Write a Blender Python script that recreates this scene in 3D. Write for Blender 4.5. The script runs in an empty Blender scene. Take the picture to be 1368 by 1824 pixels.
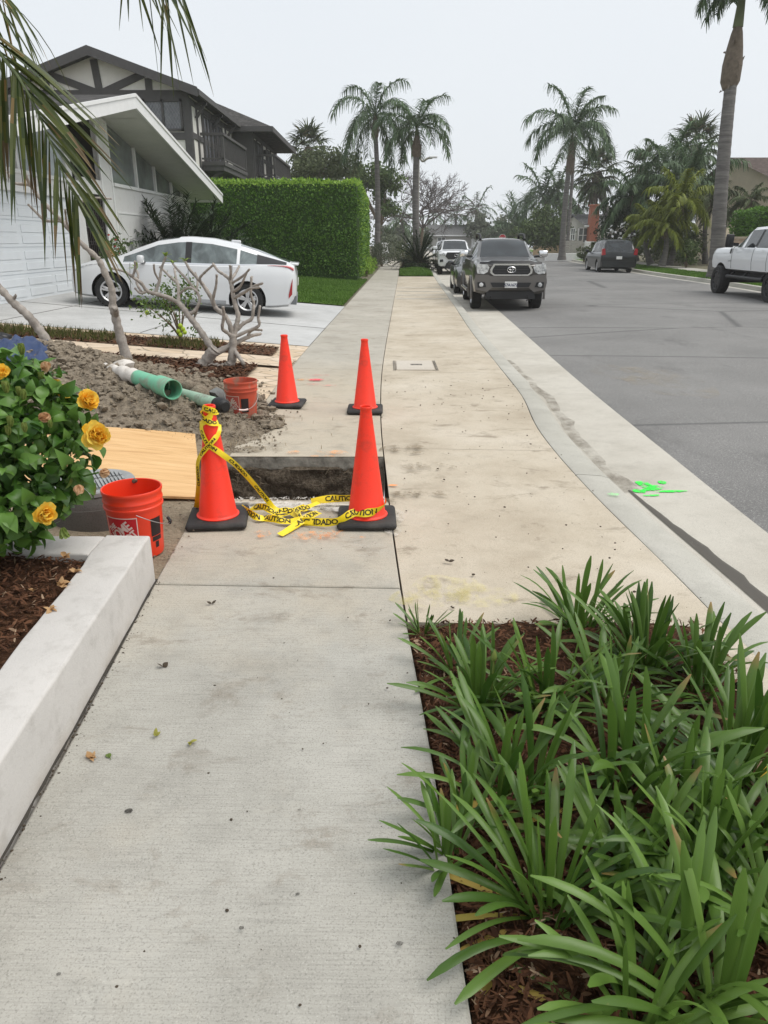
import bpy, bmesh, math, random
from mathutils import Vector, Matrix, noise as mnoise
import numpy as np
S = bpy.context.scene
COL = S.collection
R = math.radians
random.seed(7)

# ---------------------------------------------------------------- camera
CAM_Z = 1.62
FPX = 1300.0                    # focal length in photo pixels (photo 1368 x 1824)
PITCH = math.atan((912 - 428) / FPX)
cd = bpy.data.cameras.new('camera')
cam = bpy.data.objects.new('camera', cd); COL.objects.link(cam)
cam.location = (0, 0, CAM_Z); cam.rotation_euler = (R(90) - PITCH, 0, 0)
cd.sensor_fit = 'VERTICAL'; cd.sensor_height = 24; cd.lens = 24 * FPX / 1824
cd.clip_start = 0.05; cd.clip_end = 3000
S.camera = cam

# ---------------------------------------------------------------- sky, sun, exposure (overcast)
SUN_EL, SUN_AZ = R(60), R(98)
w = bpy.data.worlds.new('World'); S.world = w; w.use_nodes = True
nt = w.node_tree; nt.nodes.clear()
sky = nt.nodes.new('ShaderNodeTexSky'); sky.sky_type = 'NISHITA'; sky.sun_disc = False
sky.sun_elevation = SUN_EL; sky.sun_rotation = SUN_AZ; sky.dust_density = 4; sky.air_density = 1.2
hs = nt.nodes.new('ShaderNodeHueSaturation'); hs.inputs['Saturation'].default_value = .45
cl = nt.nodes.new('ShaderNodeTexNoise'); cl.inputs['Scale'].default_value = 1.6; cl.inputs['Detail'].default_value = 4
cr = nt.nodes.new('ShaderNodeValToRGB')
cr.color_ramp.elements[0].position = .3; cr.color_ramp.elements[0].color = (5.35, 5.68, 6.05, 1)
cr.color_ramp.elements[1].position = .75; cr.color_ramp.elements[1].color = (5.75, 5.98, 6.2, 1)
mx = nt.nodes.new('ShaderNodeMixRGB'); mx.inputs[0].default_value = .88
bg = nt.nodes.new('ShaderNodeBackground'); bg.inputs['Strength'].default_value = .1
wo = nt.nodes.new('ShaderNodeOutputWorld')
tcw = nt.nodes.new('ShaderNodeTexCoord')
nt.links.new(tcw.outputs['Generated'], cl.inputs['Vector'])
nt.links.new(cl.outputs['Fac'], cr.inputs['Fac'])
nt.links.new(sky.outputs[0], hs.inputs['Color']); nt.links.new(hs.outputs[0], mx.inputs[1])
nt.links.new(cr.outputs[0], mx.inputs[2]); nt.links.new(mx.outputs[0], bg.inputs['Color']); nt.links.new(bg.outputs[0], wo.inputs['Surface'])
sl = bpy.data.lights.new('sun', 'SUN'); sl.energy = 1.5; sl.angle = R(45); sl.color = (1, .965, .91)
so = bpy.data.objects.new('sun', sl); COL.objects.link(so)
so.rotation_euler = (R(90) - SUN_EL, 0, R(180) - SUN_AZ)
S.cycles.volume_bounces = 3
S.view_settings.view_transform = 'Standard'; S.view_settings.look = 'None'
S.view_settings.exposure = 0.66; S.view_settings.gamma = 1

def at(px, py, Y):              # photo pixel + distance ahead -> world point
    u = (px - 684) / FPX; v = (912 - py) / FPX
    c, s = math.cos(PITCH), math.sin(PITCH)
    t = Y / (c + v * s)
    return Vector((u * t, Y, CAM_Z + (-s + v * c) * t))
def gd(px, py, z=0.0):          # photo pixel -> point on the level plane z
    u = (px - 684) / FPX; v = (912 - py) / FPX
    c, s = math.cos(PITCH), math.sin(PITCH)
    t = (z - CAM_Z) / (-s + v * c)
    return Vector((u * t, (c + v * s) * t, z))

# ---------------------------------------------------------------- mesh builder
ORG = {}
def org(o):
    return ORG.get(o.name, Vector((0, 0, 0))) if o is not None else Vector((0, 0, 0))
class B:
    def __init__(s): s.v = []; s.f = []; s.m = []
    def add(s, vs, fs, mi=0):
        n = len(s.v); s.v.extend(vs)
        for f in fs: s.f.append(tuple(i + n for i in f)); s.m.append(mi)
    def quad(s, a, b, c, d, mi=0): s.add([a, b, c, d], [(0, 1, 2, 3)], mi)
    def box(s, lo, hi, mi=0, M=None):
        x0, y0, z0 = lo; x1, y1, z1 = hi
        vs = [(x0,y0,z0),(x1,y0,z0),(x1,y1,z0),(x0,y1,z0),(x0,y0,z1),(x1,y0,z1),(x1,y1,z1),(x0,y1,z1)]
        if M is not None: vs = [tuple(M @ Vector(v)) for v in vs]
        s.add(vs, [(0,3,2,1),(4,5,6,7),(0,1,5,4),(1,2,6,5),(2,3,7,6),(3,0,4,7)], mi)
    def bbox(s, lo, hi, bev=.01, seg=2, M=None, mi=0):
        bm = bmesh.new(); bmesh.ops.create_cube(bm, size=1)
        for v in bm.verts:
            v.co = Vector([lo[i] + (v.co[i] + .5) * (hi[i] - lo[i]) for i in range(3)])
        bmesh.ops.bevel(bm, geom=bm.edges[:], offset=bev, segments=seg, affect='EDGES', profile=.5)
        if M is not None: bm.transform(M)
        s.addbm(bm, mi); bm.free()
    def addbm(s, bm, mi=0):
        bm.verts.index_update()
        s.add([tuple(v.co) for v in bm.verts], [tuple(v.index for v in f.verts) for f in bm.faces], mi)
    def bar(s, p, q, wx, wz, mi=0, up=(0, 0, 1)):
        p = Vector(p); q = Vector(q); d = (q - p); L = d.length; d /= L
        upv = Vector(up)
        if abs(d.dot(upv)) > .98: upv = Vector((0, 1, 0))
        x = d.cross(upv).normalized(); z = x.cross(d)
        M = Matrix(((x.x, d.x, z.x, p.x), (x.y, d.y, z.y, p.y), (x.z, d.z, z.z, p.z), (0, 0, 0, 1)))
        s.box((-wx / 2, 0, -wz / 2), (wx / 2, L, wz / 2), mi, M)
    def tube(s, pts, rad, n=8, mi=0, cap=True):
        pts = [Vector(p) for p in pts]
        if not hasattr(rad, '__len__'): rad = [rad] * len(pts)
        rings = []; prev = None
        for i, p in enumerate(pts):
            d = (pts[min(i + 1, len(pts) - 1)] - pts[max(i - 1, 0)])
            d = d.normalized() if d.length > 1e-9 else Vector((0, 0, 1))
            if prev is None:
                a = Vector((1, 0, 0)) if abs(d.x) < .9 else Vector((0, 1, 0))
                u = d.cross(a).normalized()
            else:
                u = (prev - d * prev.dot(d)); u = u.normalized() if u.length > 1e-6 else d.orthogonal().normalized()
            prev = u; w_ = d.cross(u)
            rings.append([tuple(p + (u * math.cos(t) + w_ * math.sin(t)) * rad[i]) for t in [2 * math.pi * k / n for k in range(n)]])
        vs = [v for r in rings for v in r]; fs = []
        for i in range(len(pts) - 1):
            for k in range(n):
                k2 = (k + 1) % n
                fs.append((i * n + k, i * n + k2, (i + 1) * n + k2, (i + 1) * n + k))
        if cap:
            fs.append(tuple(reversed(range(n)))); fs.append(tuple((len(pts) - 1) * n + k for k in range(n)))
        s.add(vs, fs, mi)
    def lathe(s, prof, n=32, c=(0, 0, 0), mi=0, M=None, a0=0, a1=None):
        full = a1 is None; a1 = 2 * math.pi if full else a1
        m = n if full else n + 1
        vs = []
        for r, z in prof:
            for k in range(m):
                t = a0 + (a1 - a0) * k / n
                p = Vector((c[0] + r * math.cos(t), c[1] + r * math.sin(t), c[2] + z))
                vs.append(tuple(M @ p) if M is not None else tuple(p))
        fs = []
        for i in range(len(prof) - 1):
            for k in range(n):
                k2 = (k + 1) % m
                fs.append((i * m + k, i * m + k2, (i + 1) * m + k2, (i + 1) * m + k))
        s.add(vs, fs, mi)
    def grid(s, nx, ny, fn, mi=0, skip=None):
        vs = [tuple(fn(i / nx, j / ny)) for j in range(ny + 1) for i in range(nx + 1)]
        fs = []
        for j in range(ny):
            for i in range(nx):
                if skip and skip((i + .5) / nx, (j + .5) / ny): continue
                a = j * (nx + 1) + i
                fs.append((a, a + 1, a + nx + 2, a + nx + 1))
        s.add(vs, fs, mi)
    def poly(s, pts, z0, z1, mi=0):     # vertical prism over an xy outline
        n = len(pts)
        vs = [(p[0], p[1], z0) for p in pts] + [(p[0], p[1], z1) for p in pts]
        s.add(vs, [tuple(reversed(range(n))), tuple(range(n, 2 * n))] + [(i, (i + 1) % n, n + (i + 1) % n, n + i) for i in range(n)], mi)
    def build(s, name, mats, parent=None, local=False, smooth=None, kind=None):
        me = bpy.data.meshes.new(name)
        if parent is not None and not local:
            o = org(parent); vs = [(v[0] - o.x, v[1] - o.y, v[2] - o.z) for v in s.v]
        else: vs = [tuple(v) for v in s.v]
        me.from_pydata(vs, [], s.f)
        if not isinstance(mats, (list, tuple)): mats = [mats]
        for m in mats: me.materials.append(m)
        if len(mats) > 1: me.polygons.foreach_set('material_index', s.m)
        if smooth is not None:
            me.polygons.foreach_set('use_smooth', [True] * len(me.polygons))
            if smooth < 180: me.set_sharp_from_angle(angle=R(smooth))
        me.update()
        ob = bpy.data.objects.new(name, me); COL.objects.link(ob)
        if parent is not None:
            ob.parent = parent; ORG[ob.name] = org(parent)
        if kind: ob['kind'] = kind
        return ob
def tag(o, label=None, cat=None, group=None, kind=None):
    if label: o['label'] = label
    if cat: o['category'] = cat
    if group: o['group'] = group
    if kind: o['kind'] = kind
    return o
def thing(name, label, cat, loc=(0, 0, 0), rz=0, group=None):
    o = bpy.data.objects.new(name, None); COL.objects.link(o); o.empty_display_size = .1
    o.location = loc; o.rotation_euler = (0, 0, rz); ORG[o.name] = Vector(loc)
    return tag(o, label, cat, group)
def dup(o, loc, rz=0, label=None, group=None, scale=1):
    def cp(a, par):
        c = a.copy(); COL.objects.link(c)
        if par is not None: c.parent = par
        for ch in [x for x in bpy.data.objects if x.parent == a]: cp(ch, c)
        return c
    r = cp(o, None); r.location = loc; r.rotation_euler = (0, 0, rz); r.scale = (scale,) * 3
    if label: r['label'] = label
    if group: r['group'] = group
    return r
def interp(tab):
    xs = [t[0] for t in tab]; ys = [t[1] for t in tab]
    # smooth (Catmull-Rom / Hermite) interpolation
    def f(x):
        if x <= xs[0]: return ys[0] + (ys[1] - ys[0]) / (xs[1] - xs[0]) * (x - xs[0])
        if x >= xs[-1]: return ys[-1] + (ys[-1] - ys[-2]) / (xs[-1] - xs[-2]) * (x - xs[-1])
        i = max(k for k in range(len(xs) - 1) if xs[k] <= x)
        def sl(k):
            if k == 0: return (ys[1] - ys[0]) / (xs[1] - xs[0])
            if k == len(xs) - 1: return (ys[-1] - ys[-2]) / (xs[-1] - xs[-2])
            return (ys[k + 1] - ys[k - 1]) / (xs[k + 1] - xs[k - 1])
        h = xs[i + 1] - xs[i]; t = (x - xs[i]) / h
        return (2*t**3-3*t**2+1)*ys[i] + (t**3-2*t**2+t)*h*sl(i) + (-2*t**3+3*t**2)*ys[i+1] + (t**3-t**2)*h*sl(i+1)
    return f
def fbm(x, y, z=0, o=4):
    v = 0; a = 1
    for _ in range(o):
        v += a * mnoise.noise(Vector((x, y, z))); x *= 2; y *= 2; z *= 2; a *= .5
    return v

# ---------------------------------------------------------------- materials
class MT:
    def __init__(s, name):
        s.m = bpy.data.materials.new(name); s.m.use_nodes = True
        s.t = s.m.node_tree; s.t.nodes.clear()
        s.out = s.n('ShaderNodeOutputMaterial'); s.p = s.n('ShaderNodeBsdfPrincipled')
        s.l(s.p.outputs[0], s.out.inputs['Surface']); s._v = None
    def n(s, t): return s.t.nodes.new(t)
    def l(s, a, b): s.t.links.new(a, b)
    def vec(s, world=True):
        if world: return s.n('ShaderNodeNewGeometry').outputs['Position']
        return s.n('ShaderNodeTexCoord').outputs['Object']
    def mapv(s, v, sc=(1, 1, 1), rot=(0, 0, 0), loc=(0, 0, 0)):
        m = s.n('ShaderNodeMapping'); s.l(v, m.inputs['Vector']); m.inputs['Scale'].default_value = sc
        m.inputs['Rotation'].default_value = rot; m.inputs['Location'].default_value = loc; return m.outputs[0]
    def noise(s, v, sc, det=5, rough=.6, dist=0):
        n = s.n('ShaderNodeTexNoise'); s.l(v, n.inputs['Vector']); n.inputs['Scale'].default_value = sc
        n.inputs['Detail'].default_value = det; n.inputs['Roughness'].default_value = rough; n.inputs['Distortion'].default_value = dist
        return n.outputs['Fac']
    def vor(s, v, sc, feat='F1', out='Distance', rnd=1):
        n = s.n('ShaderNodeTexVoronoi'); s.l(v, n.inputs['Vector']); n.inputs['Scale'].default_value = sc; n.feature = feat
        n.inputs['Randomness'].default_value = rnd
        return n.outputs[out]
    def ramp(s, f, stops, const=False):
        r = s.n('ShaderNodeValToRGB'); s.l(f, r.inputs['Fac']); e = r.color_ramp.elements
        if const: r.color_ramp.interpolation = 'CONSTANT'
        while len(e) < len(stops): e.new(.5)
        for k, (p, c) in enumerate(stops):
            e[k].position = p; e[k].color = (c, c, c, 1) if not hasattr(c, '__len__') else (*c, 1)
        return r.outputs['Color']
    def mix(s, f, a, b, mode='MIX'):
        m = s.n('ShaderNodeMixRGB'); m.blend_type = mode
        for i, x in enumerate((f, a, b)):
            if hasattr(x, 'is_linked'): s.l(x, m.inputs[i])
            elif hasattr(x, '__len__'): m.inputs[i].default_value = (*x, 1)
            else: m.inputs[i].default_value = x if i == 0 else (x, x, x, 1)
        return m.outputs[0]
    def math(s, op, a, b=0, clamp=False):
        m = s.n('ShaderNodeMath'); m.operation = op; m.use_clamp = clamp
        for i, x in enumerate((a, b)):
            if hasattr(x, 'is_linked'): s.l(x, m.inputs[i])
            else: m.inputs[i].default_value = x
        return m.outputs[0]
    def sep(s, v):
        n = s.n('ShaderNodeSeparateXYZ'); s.l(v, n.inputs[0]); return n.outputs
    def island(s): return s.n('ShaderNodeNewGeometry').outputs['Random Per Island']
    def col(s, c):
        if hasattr(c, 'is_linked'): s.l(c, s.p.inputs['Base Color'])
        else: s.p.inputs['Base Color'].default_value = (*c, 1)
    def set(s, rough=None, metal=None, spec=None, coat=None):
        if rough is not None:
            if hasattr(rough, 'is_linked'): s.l(rough, s.p.inputs['Roughness'])
            else: s.p.inputs['Roughness'].default_value = rough
        if metal is not None: s.p.inputs['Metallic'].default_value = metal
        if spec is not None: s.p.inputs['Specular IOR Level'].default_value = spec
        if coat is not None:
            s.p.inputs['Coat Weight'].default_value = coat; s.p.inputs['Coat Roughness'].default_value = .06
    def bump(s, h, st=.3, d=.01):
        b = s.n('ShaderNodeBump'); s.l(h, b.inputs['Height']); b.inputs['Strength'].default_value = st; b.inputs['Distance'].default_value = d
        s.l(b.outputs[0], s.p.inputs['Normal'])
def mat(name, c, rough=.7, var=.12, sc=6., bump=0., bsc=60., metal=0, spec=.4, coat=None, world=False, dirt=None, dsc=2.):
    m = MT(name); v = m.vec(world)
    lo = tuple(x * (1 - var) for x in c); hi = tuple(min(1, x * (1 + var)) for x in c)
    k = m.ramp(m.noise(v, sc), [(.3, lo), (.7, hi)])
    if dirt: k = m.mix(m.ramp(m.noise(v, dsc, 8, .65), [(.5, 0.), (.68, 1.)]), k, dirt)
    m.col(k); m.set(rough, metal, spec, coat)
    if bump: m.bump(m.noise(v, bsc, 6), bump, .01)
    return m.m
def leafmat(name, a, b, rough=.5, trans=.25, spec=.3, extra=None, strap=False):
    m = MT(name); isl = m.island()
    stops = [(0., a), (.9, b)] if extra is None else [(0., a), (.8, b), (.93, b), (.97, extra)]
    k = m.ramp(isl, stops)
    v = m.vec(True); k = m.mix(m.ramp(m.noise(v, 1.3, 3), [(.35, .0), (.7, .45)]), k, tuple(x * .6 for x in a))
    if strap:       # veins along the blade, pale foot, browned tip on some blades
        at_ = m.n('ShaderNodeAttribute'); at_.attribute_name = 'along'; ac = m.n('ShaderNodeAttribute'); ac.attribute_name = 'across'
        vn = m.math('ABSOLUTE', m.math('SINE', m.math('MULTIPLY', ac.outputs['Fac'], 16.0)))
        k = m.mix(m.math('MULTIPLY', vn, .22), k, tuple(x * .45 for x in a))
        k = m.mix(m.ramp(at_.outputs['Fac'], [(.0, .55), (.16, 0.)]), k, tuple(min(1, x * 1.6) for x in b))
        tipm = m.math('MULTIPLY', m.ramp(at_.outputs['Fac'], [(.84, 0.), (.97, 1.)]), m.ramp(isl, [(.90, 0.), (.93, 1.)]))
        k = m.mix(tipm, k, (.30, .20, .07))
        k = m.mix(m.ramp(m.noise(v, 45, 4, .7), [(.62, 0.), (.72, .5)]), k, (.20, .20, .06))
    m.col(k); m.set(rough, 0, spec)
    t = m.n('ShaderNodeBsdfTranslucent'); m.l(k, t.inputs['Color'])
    mx_ = m.n('ShaderNodeMixShader'); mx_.inputs[0].default_value = trans
    m.l(m.p.outputs[0], mx_.inputs[1]); m.l(t.outputs[0], mx_.inputs[2]); m.l(mx_.outputs[0], m.out.inputs['Surface'])
    return m.m

def concrete(name, cols, broom=True, tan=None, rough=.85, bumpd=.3, spots=True, blot=0.):
    m = MT(name); v = m.vec()
    k = m.ramp(m.noise(v, .9, 6, .62), [(.28, cols[0]), (.5, cols[1]), (.72, cols[2])])
    if tan:
        y0, y1, tc, amt = tan
        ys = m.sep(v)[1]
        g = m.math('MULTIPLY', m.math('SUBTRACT', ys, y0), 1 / (y1 - y0), True)
        g2 = m.math('ADD', m.math('MULTIPLY', g, 1.1), m.math('MULTIPLY', m.math('SUBTRACT', m.noise(v, 2.2, 6, .65), .55), 1.4), True)
        g2 = m.math('MULTIPLY', g2, m.math('SUBTRACT', 1, m.math('MULTIPLY', m.math('MULTIPLY', m.math('SUBTRACT', ys, 8.8), .5, True), .65)))
        k = m.mix(m.math('MULTIPLY', g2, amt), k, tc)
    # blotches, fine grain, pits
    k = m.mix(m.ramp(m.noise(v, 5, 8, .7), [(.35, .20), (.5, .0)]), k, tuple(x * .62 for x in cols[0]))
    if blot:
        k = m.mix(m.math('MULTIPLY', m.ramp(m.noise(m.mapv(v, (1, 1.6, 1)), 2.6, 9, .72, .4), [(.56, 0.), (.66, 1.)]), blot), k, (.16, .125, .085))
    k = m.mix(m.ramp(m.noise(v, 170, 3, .7), [(.34, .5), (.48, 0.), (.66, .0)]), k, tuple(x * .5 for x in cols[0]))
    k = m.mix(m.ramp(m.noise(v, 230, 2, .6), [(.58, 0.), (.72, .3)]), k, tuple(min(1, x * 1.45) for x in cols[2]))
    if spots:
        d = m.vor(v, 3.3); th = m.ramp(d, [(.0, 1.), (.018, .8), (.03, 0.)])
        k = m.mix(m.math('MULTIPLY', th, m.ramp(m.noise(v, 1.7, 2), [(.5, 0.), (.56, .8)])), k, (.05, .045, .04))
        d2 = m.vor(m.mapv(v, loc=(3.1, 1.7, 0)), 14.); th2 = m.ramp(d2, [(.0, .8), (.05, .6), (.09, 0.)])
        k = m.mix(m.math('MULTIPLY', th2, m.ramp(m.noise(v, 2.7, 3), [(.53, 0.), (.63, .7)])), k, (.10, .09, .08))
    h = m.noise(v, 120, 4, .6)
    if broom:
        wv = m.noise(m.mapv(v, (5, 170, 1)), 1.0, 4, .6)
        h = m.math('ADD', m.math('MULTIPLY', h, .5), wv)
        k = m.mix(m.ramp(wv, [(.36, .22), (.52, 0.)]), k, tuple(x * .6 for x in cols[0]))
    m.col(k); m.set(rough, 0, .25); m.bump(h, bumpd, .004)
    return m.m

m_walk = concrete('sidewalk_concrete', [(.285, .272, .238), (.395, .38, .338), (.475, .457, .412)], tan=(2.2, 4.4, (.50, .43, .325), .8), blot=.45)
m_tan = concrete('parkway_concrete', [(.375, .315, .235), (.49, .428, .335), (.57, .51, .42)], broom=False, blot=.55, spots=True)
m_gut = concrete('gutter_concrete', [(.40, .37, .315), (.49, .46, .40), (.56, .53, .465)], broom=False, blot=.15)
m_kerb = concrete('kerb_concrete', [(.36, .345, .30), (.43, .415, .365), (.50, .48, .43)], broom=False, blot=.05, spots=False)
m_drive = concrete('driveway_concrete', [(.40, .40, .39), (.475, .475, .465), (.54, .54, .53)], broom=False, blot=.08, spots=False)
def asphalt():
    m = MT('asphalt'); v = m.vec()
    k = m.ramp(m.noise(v, .35, 6, .6), [(.3, (.150, .146, .141)), (.7, (.235, .229, .220))])
    k = m.mix(m.ramp(m.noise(v, 120, 4, .75), [(.3, .75), (.5, 0.)]), k, (.035, .035, .035))
    k = m.mix(m.ramp(m.noise(v, 90, 3, .75), [(.54, 0.), (.7, .8)]), k, (.48, .47, .44))
    k = m.mix(m.ramp(m.noise(m.mapv(v, (1, .35, 1)), 1.4, 7, .7), [(.58, 0.), (.72, .45)]), k, (.075, .073, .07))
    k = m.mix(m.ramp(m.vor(m.mapv(v, (.9, 2, 1)), .12, 'DISTANCE_TO_EDGE'), [(0., .6), (.006, .35), (.012, 0.)]), k, (.05, .05, .05))
    m.col(k); m.set(.9, 0, .25); m.bump(m.noise(v, 140, 4, .7), .5, .006); return m.m
m_asph = asphalt()
def mulchm(name, a, b, c):
    m = MT(name); v = m.vec()
    k = m.ramp(m.noise(m.mapv(v, (30, 55, 30)), 1, 6, .75), [(.3, a), (.5, b), (.72, c)])
    m.col(k); m.set(.95, 0, .15); m.bump(m.noise(v, 60, 6, .7), .9, .03); return m.m
m_mulch = mulchm('mulch_base', (.018, .008, .004), (.07, .032, .016), (.16, .085, .045))
m_chip = leafmat('mulch_chips', (.04, .016, .008), (.145, .066, .034), .9, 0., .2, (.38, .27, .18))
m_soil = mulchm('soil', (.15, .122, .088), (.29, .24, .18), (.42, .355, .275))
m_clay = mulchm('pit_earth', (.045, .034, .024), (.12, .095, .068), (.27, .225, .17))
m_dirt = mulchm('yard_dirt', (.20, .16, .11), (.33, .27, .19), (.44, .36, .27))
def crazy():
    m = MT('flagstone'); v = m.vec()
    vv = m.mix(.12, v, m.n('ShaderNodeTexNoise').outputs['Color'], 'ADD')
    e = m.vor(m.mapv(v, (2.2, 3.2, 1)), 1.3, 'DISTANCE_TO_EDGE')
    c = m.vor(m.mapv(v, (2.2, 3.2, 1)), 1.3, 'F1', 'Color')
    k = m.mix(m.sep(c)[0], (.56, .44, .31), (.64, .53, .41))
    k = m.mix(m.ramp(m.noise(v, 7, 6), [(.35, .35), (.6, 0.)]), k, (.40, .30, .20))
    k = m.mix(m.ramp(e, [(.0, .8), (.02, .6), (.035, 0.)]), k, (.17, .14, .10))
    m.col(k); m.set(.85, 0, .2); m.bump(e, .25, .01); return m.m
m_flag = crazy()
def grassm(name, a, b):
    m = MT(name); v = m.vec(); k = m.ramp(m.noise(v, 9, 6, .7), [(.3, a), (.7, b)])
    m.col(k); m.set(.9, 0, .1); m.bump(m.noise(v, 80, 4), .8, .03); return m.m
m_lawn = grassm('lawn_base', (.06, .12, .016), (.12, .20, .035))
m_blade = leafmat('grass_blades', (.07, .15, .02), (.16, .28, .05), .6, .3, .2)
m_dryg = leafmat('dry_weeds', (.06, .09, .02), (.17, .15, .06), .8, .2, .1, (.3, .22, .1))
m_earth = mulchm('ground_earth', (.10, .09, .06), (.17, .16, .11), (.24, .22, .17))

# ---------------------------------------------------------------- road geometry curves (x as a function of distance y)
xr = interp([(0, .25), (1.1, .2), (2, .165), (3.2, .09), (5, .02), (7, -.03), (10, -.02), (17.5, .17), (38, .72), (64, 1.35), (110, 2.6)])
xl = lambda y: xr(y) - 1.24
xk = interp([(0, 1.6), (3, 1.56), (5, 1.45), (6.6, 1.44), (8.2, 1.56), (10.7, 1.60), (14.2, 1.66), (20, 1.86), (33, 2.26), (47, 2.8), (75, 4.0), (110, 5.6)])
kbw = interp([(0, .31), (6, .31), (8.5, .27), (10, .25), (14, .25), (110, .25)])
kb = lambda y: xk(y) + kbw(y)
xa = interp([(0, 2.40), (4.3, 2.41), (5.8, 2.44), (8.9, 2.52), (12.8, 2.68), (17.6, 2.9), (22.5, 3.1), (47, 4.0), (110, 6.8)])
xf = interp([(0, 12.6), (20, 13.25), (26, 13.5), (31, 13.9), (42, 14.35), (75, 17.2), (110, 21)])
kz = interp([(0, -.03), (6.5, -.03), (9, -.02), (14, .0), (40, .0), (110, 0)])
def stations(y0, y1, near=.25):
    ys = [y0]
    while ys[-1] < y1:
        ys.append(min(y1, ys[-1] + (near if ys[-1] < 14 else (1. if ys[-1] < 40 else 3.))))
    return ys
def yz(x, y):       # rising front yards on the left
    e = xl(y)
    if x > e: return .02
    return .024 + .075 * min(e - x, 6.4) + .01 * max(0, e - x - 6.4)
def strip(name, fns, ys, mt, sub=None):
    b = B(); n = len(fns)
    vs = []
    for y in ys:
        for f in fns: vs.append(f(y))
    fs = []
    for j in range(len(ys) - 1):
        for i in range(n - 1):
            a = j * n + i; fs.append((a, a + 1, a + n + 1, a + n))
    b.add(vs, fs); return b.build(name, mt, smooth=40, kind='structure')
YS = stations(-4, 170)
def lerp(a, b, t): return a + (b - a) * t
road_fns = [(lambda y, t=t: (lerp(xa(y), xf(y), t), y, -.118 + .06 * (1 - (2 * t - 1) ** 2))) for t in [i / 10 for i in range(11)]]
strip('road', road_fns, YS, m_asph)
strip('gutter', [lambda y: (kb(y) - .006, y, -.135), lambda y: (kb(y) + .05, y, -.128), lambda y: (xa(y) + .01, y, -.110)], YS, m_gut)
def kstrip(nm, y0, y1):
    strip(nm, [lambda y: (xk(y) - .01, y, -.25), lambda y: (xk(y) + .004, y, kz(y) - .006), lambda y: (xk(y) + .02, y, kz(y)),
               lambda y: (kb(y) - (.06 if y > 9 else .12), y, kz(y) - .012), lambda y: (kb(y) - (.03 if y > 9 else .06), y, kz(y) - .03), lambda y: (kb(y), y, -.134)], stations(y0, y1), m_kerb)
kj = [-4, 2.2, 5.25, 8.6, 9.6, 11.2, 14.5, 18, 22, 26, 30, 35, 40, 46, 52, 60, 70, 85, 100, 130, 170]
for a, c in zip(kj[:-1], kj[1:]): kstrip('kerb', a + .004, c - .004)
# far side: kerb, verge, footpath
strip('kerb', [lambda y: (xf(y) - .35, y, -.112), lambda y: (xf(y), y, -.112), lambda y: (xf(y) + .03, y, .03), lambda y: (xf(y) + .2, y, .04), lambda y: (xf(y) + .21, y, -.2)], YS, m_kerb)
strip('verge', [lambda y: (xf(y) + .19, y, .03), lambda y: (xf(y) + 1.2, y, .07), lambda y: (xf(y) + 2.3, y, .06)], YS, m_lawn)
strip('sidewalk', [lambda y: (xf(y) + 2.28, y, .075), lambda y: (xf(y) + 3.6, y, .09)], YS, m_kerb)
strip('ground', [lambda y: (xf(y) + 3.58, y, .08), lambda y: (xf(y) + 6, y, .2), lambda y: (xf(y) + 70, y, .3)], YS, m_earth)
# ground sheet to the horizon, ringed round the excavation
b = B(); X0, X1, Y0, Y1 = -1.75, .16, 4.35, 5.75; G = 178; zz = -.32
for q in [((-G, -G), (G, Y0)), ((-G, Y1), (G, G)), ((-G, Y0), (X0, Y1)), ((X1, Y0), (G, Y1))]:
    (a, c), (d, e) = q; b.quad((a, c, zz), (d, c, zz), (d, e, zz), (a, e, zz))
b.build('ground', m_earth, kind='structure')

# near sidewalk: cast slabs with open joints; the slab over the excavation is missing
sj = [-4, .92, 3.27, 4.56, 'gap', 5.56, 7.62, 9.78, 12.3, 14.6, 17.0, 19.4, 22, 25, 28, 31.5, 35, 39, 43, 48, 53, 59, 66, 75, 85, 100, 120, 150]
b = B(); prev = None
for y in sj:
    if y == 'gap': prev = None; continue
    if prev is not None:
        g = .006 if prev > .5 and y > 1 else .0005
        y0, y1 = prev + g, y - g; n = max(2, int((y1 - y0) / .3))
        vs = []; e = .006
        rows = [y0 + .0, y0 + e] + [lerp(y0, y1, k / n) for k in range(1, n)] + [y1 - e, y1]
        for r_, y_ in enumerate(rows):
            a, c = xl(y_) + .012, xr(y_) - .006
            drop = -.005 if r_ in (0, len(rows) - 1) else 0
            for t, dz in ((0, -.12), (0, drop - .005), (.006, drop), (.5, drop), (.994, drop), (1, drop - .005), (1, -.12)):
                vs.append((lerp(a, c, t), y_, .022 - .022 * t + dz if dz > -.1 else -.12))
        fs = [(j * 7 + i, j * 7 + i + 1, j * 7 + i + 8, j * 7 + i + 7) for j in range(len(rows) - 1) for i in range(6)]
        k = len(rows) - 1
        fs += [tuple(reversed(range(7))), tuple(k * 7 + i for i in range(7))]
        b.add(vs, fs)
    prev = y
b.build('sidewalk', m_walk, kind='structure')

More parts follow.
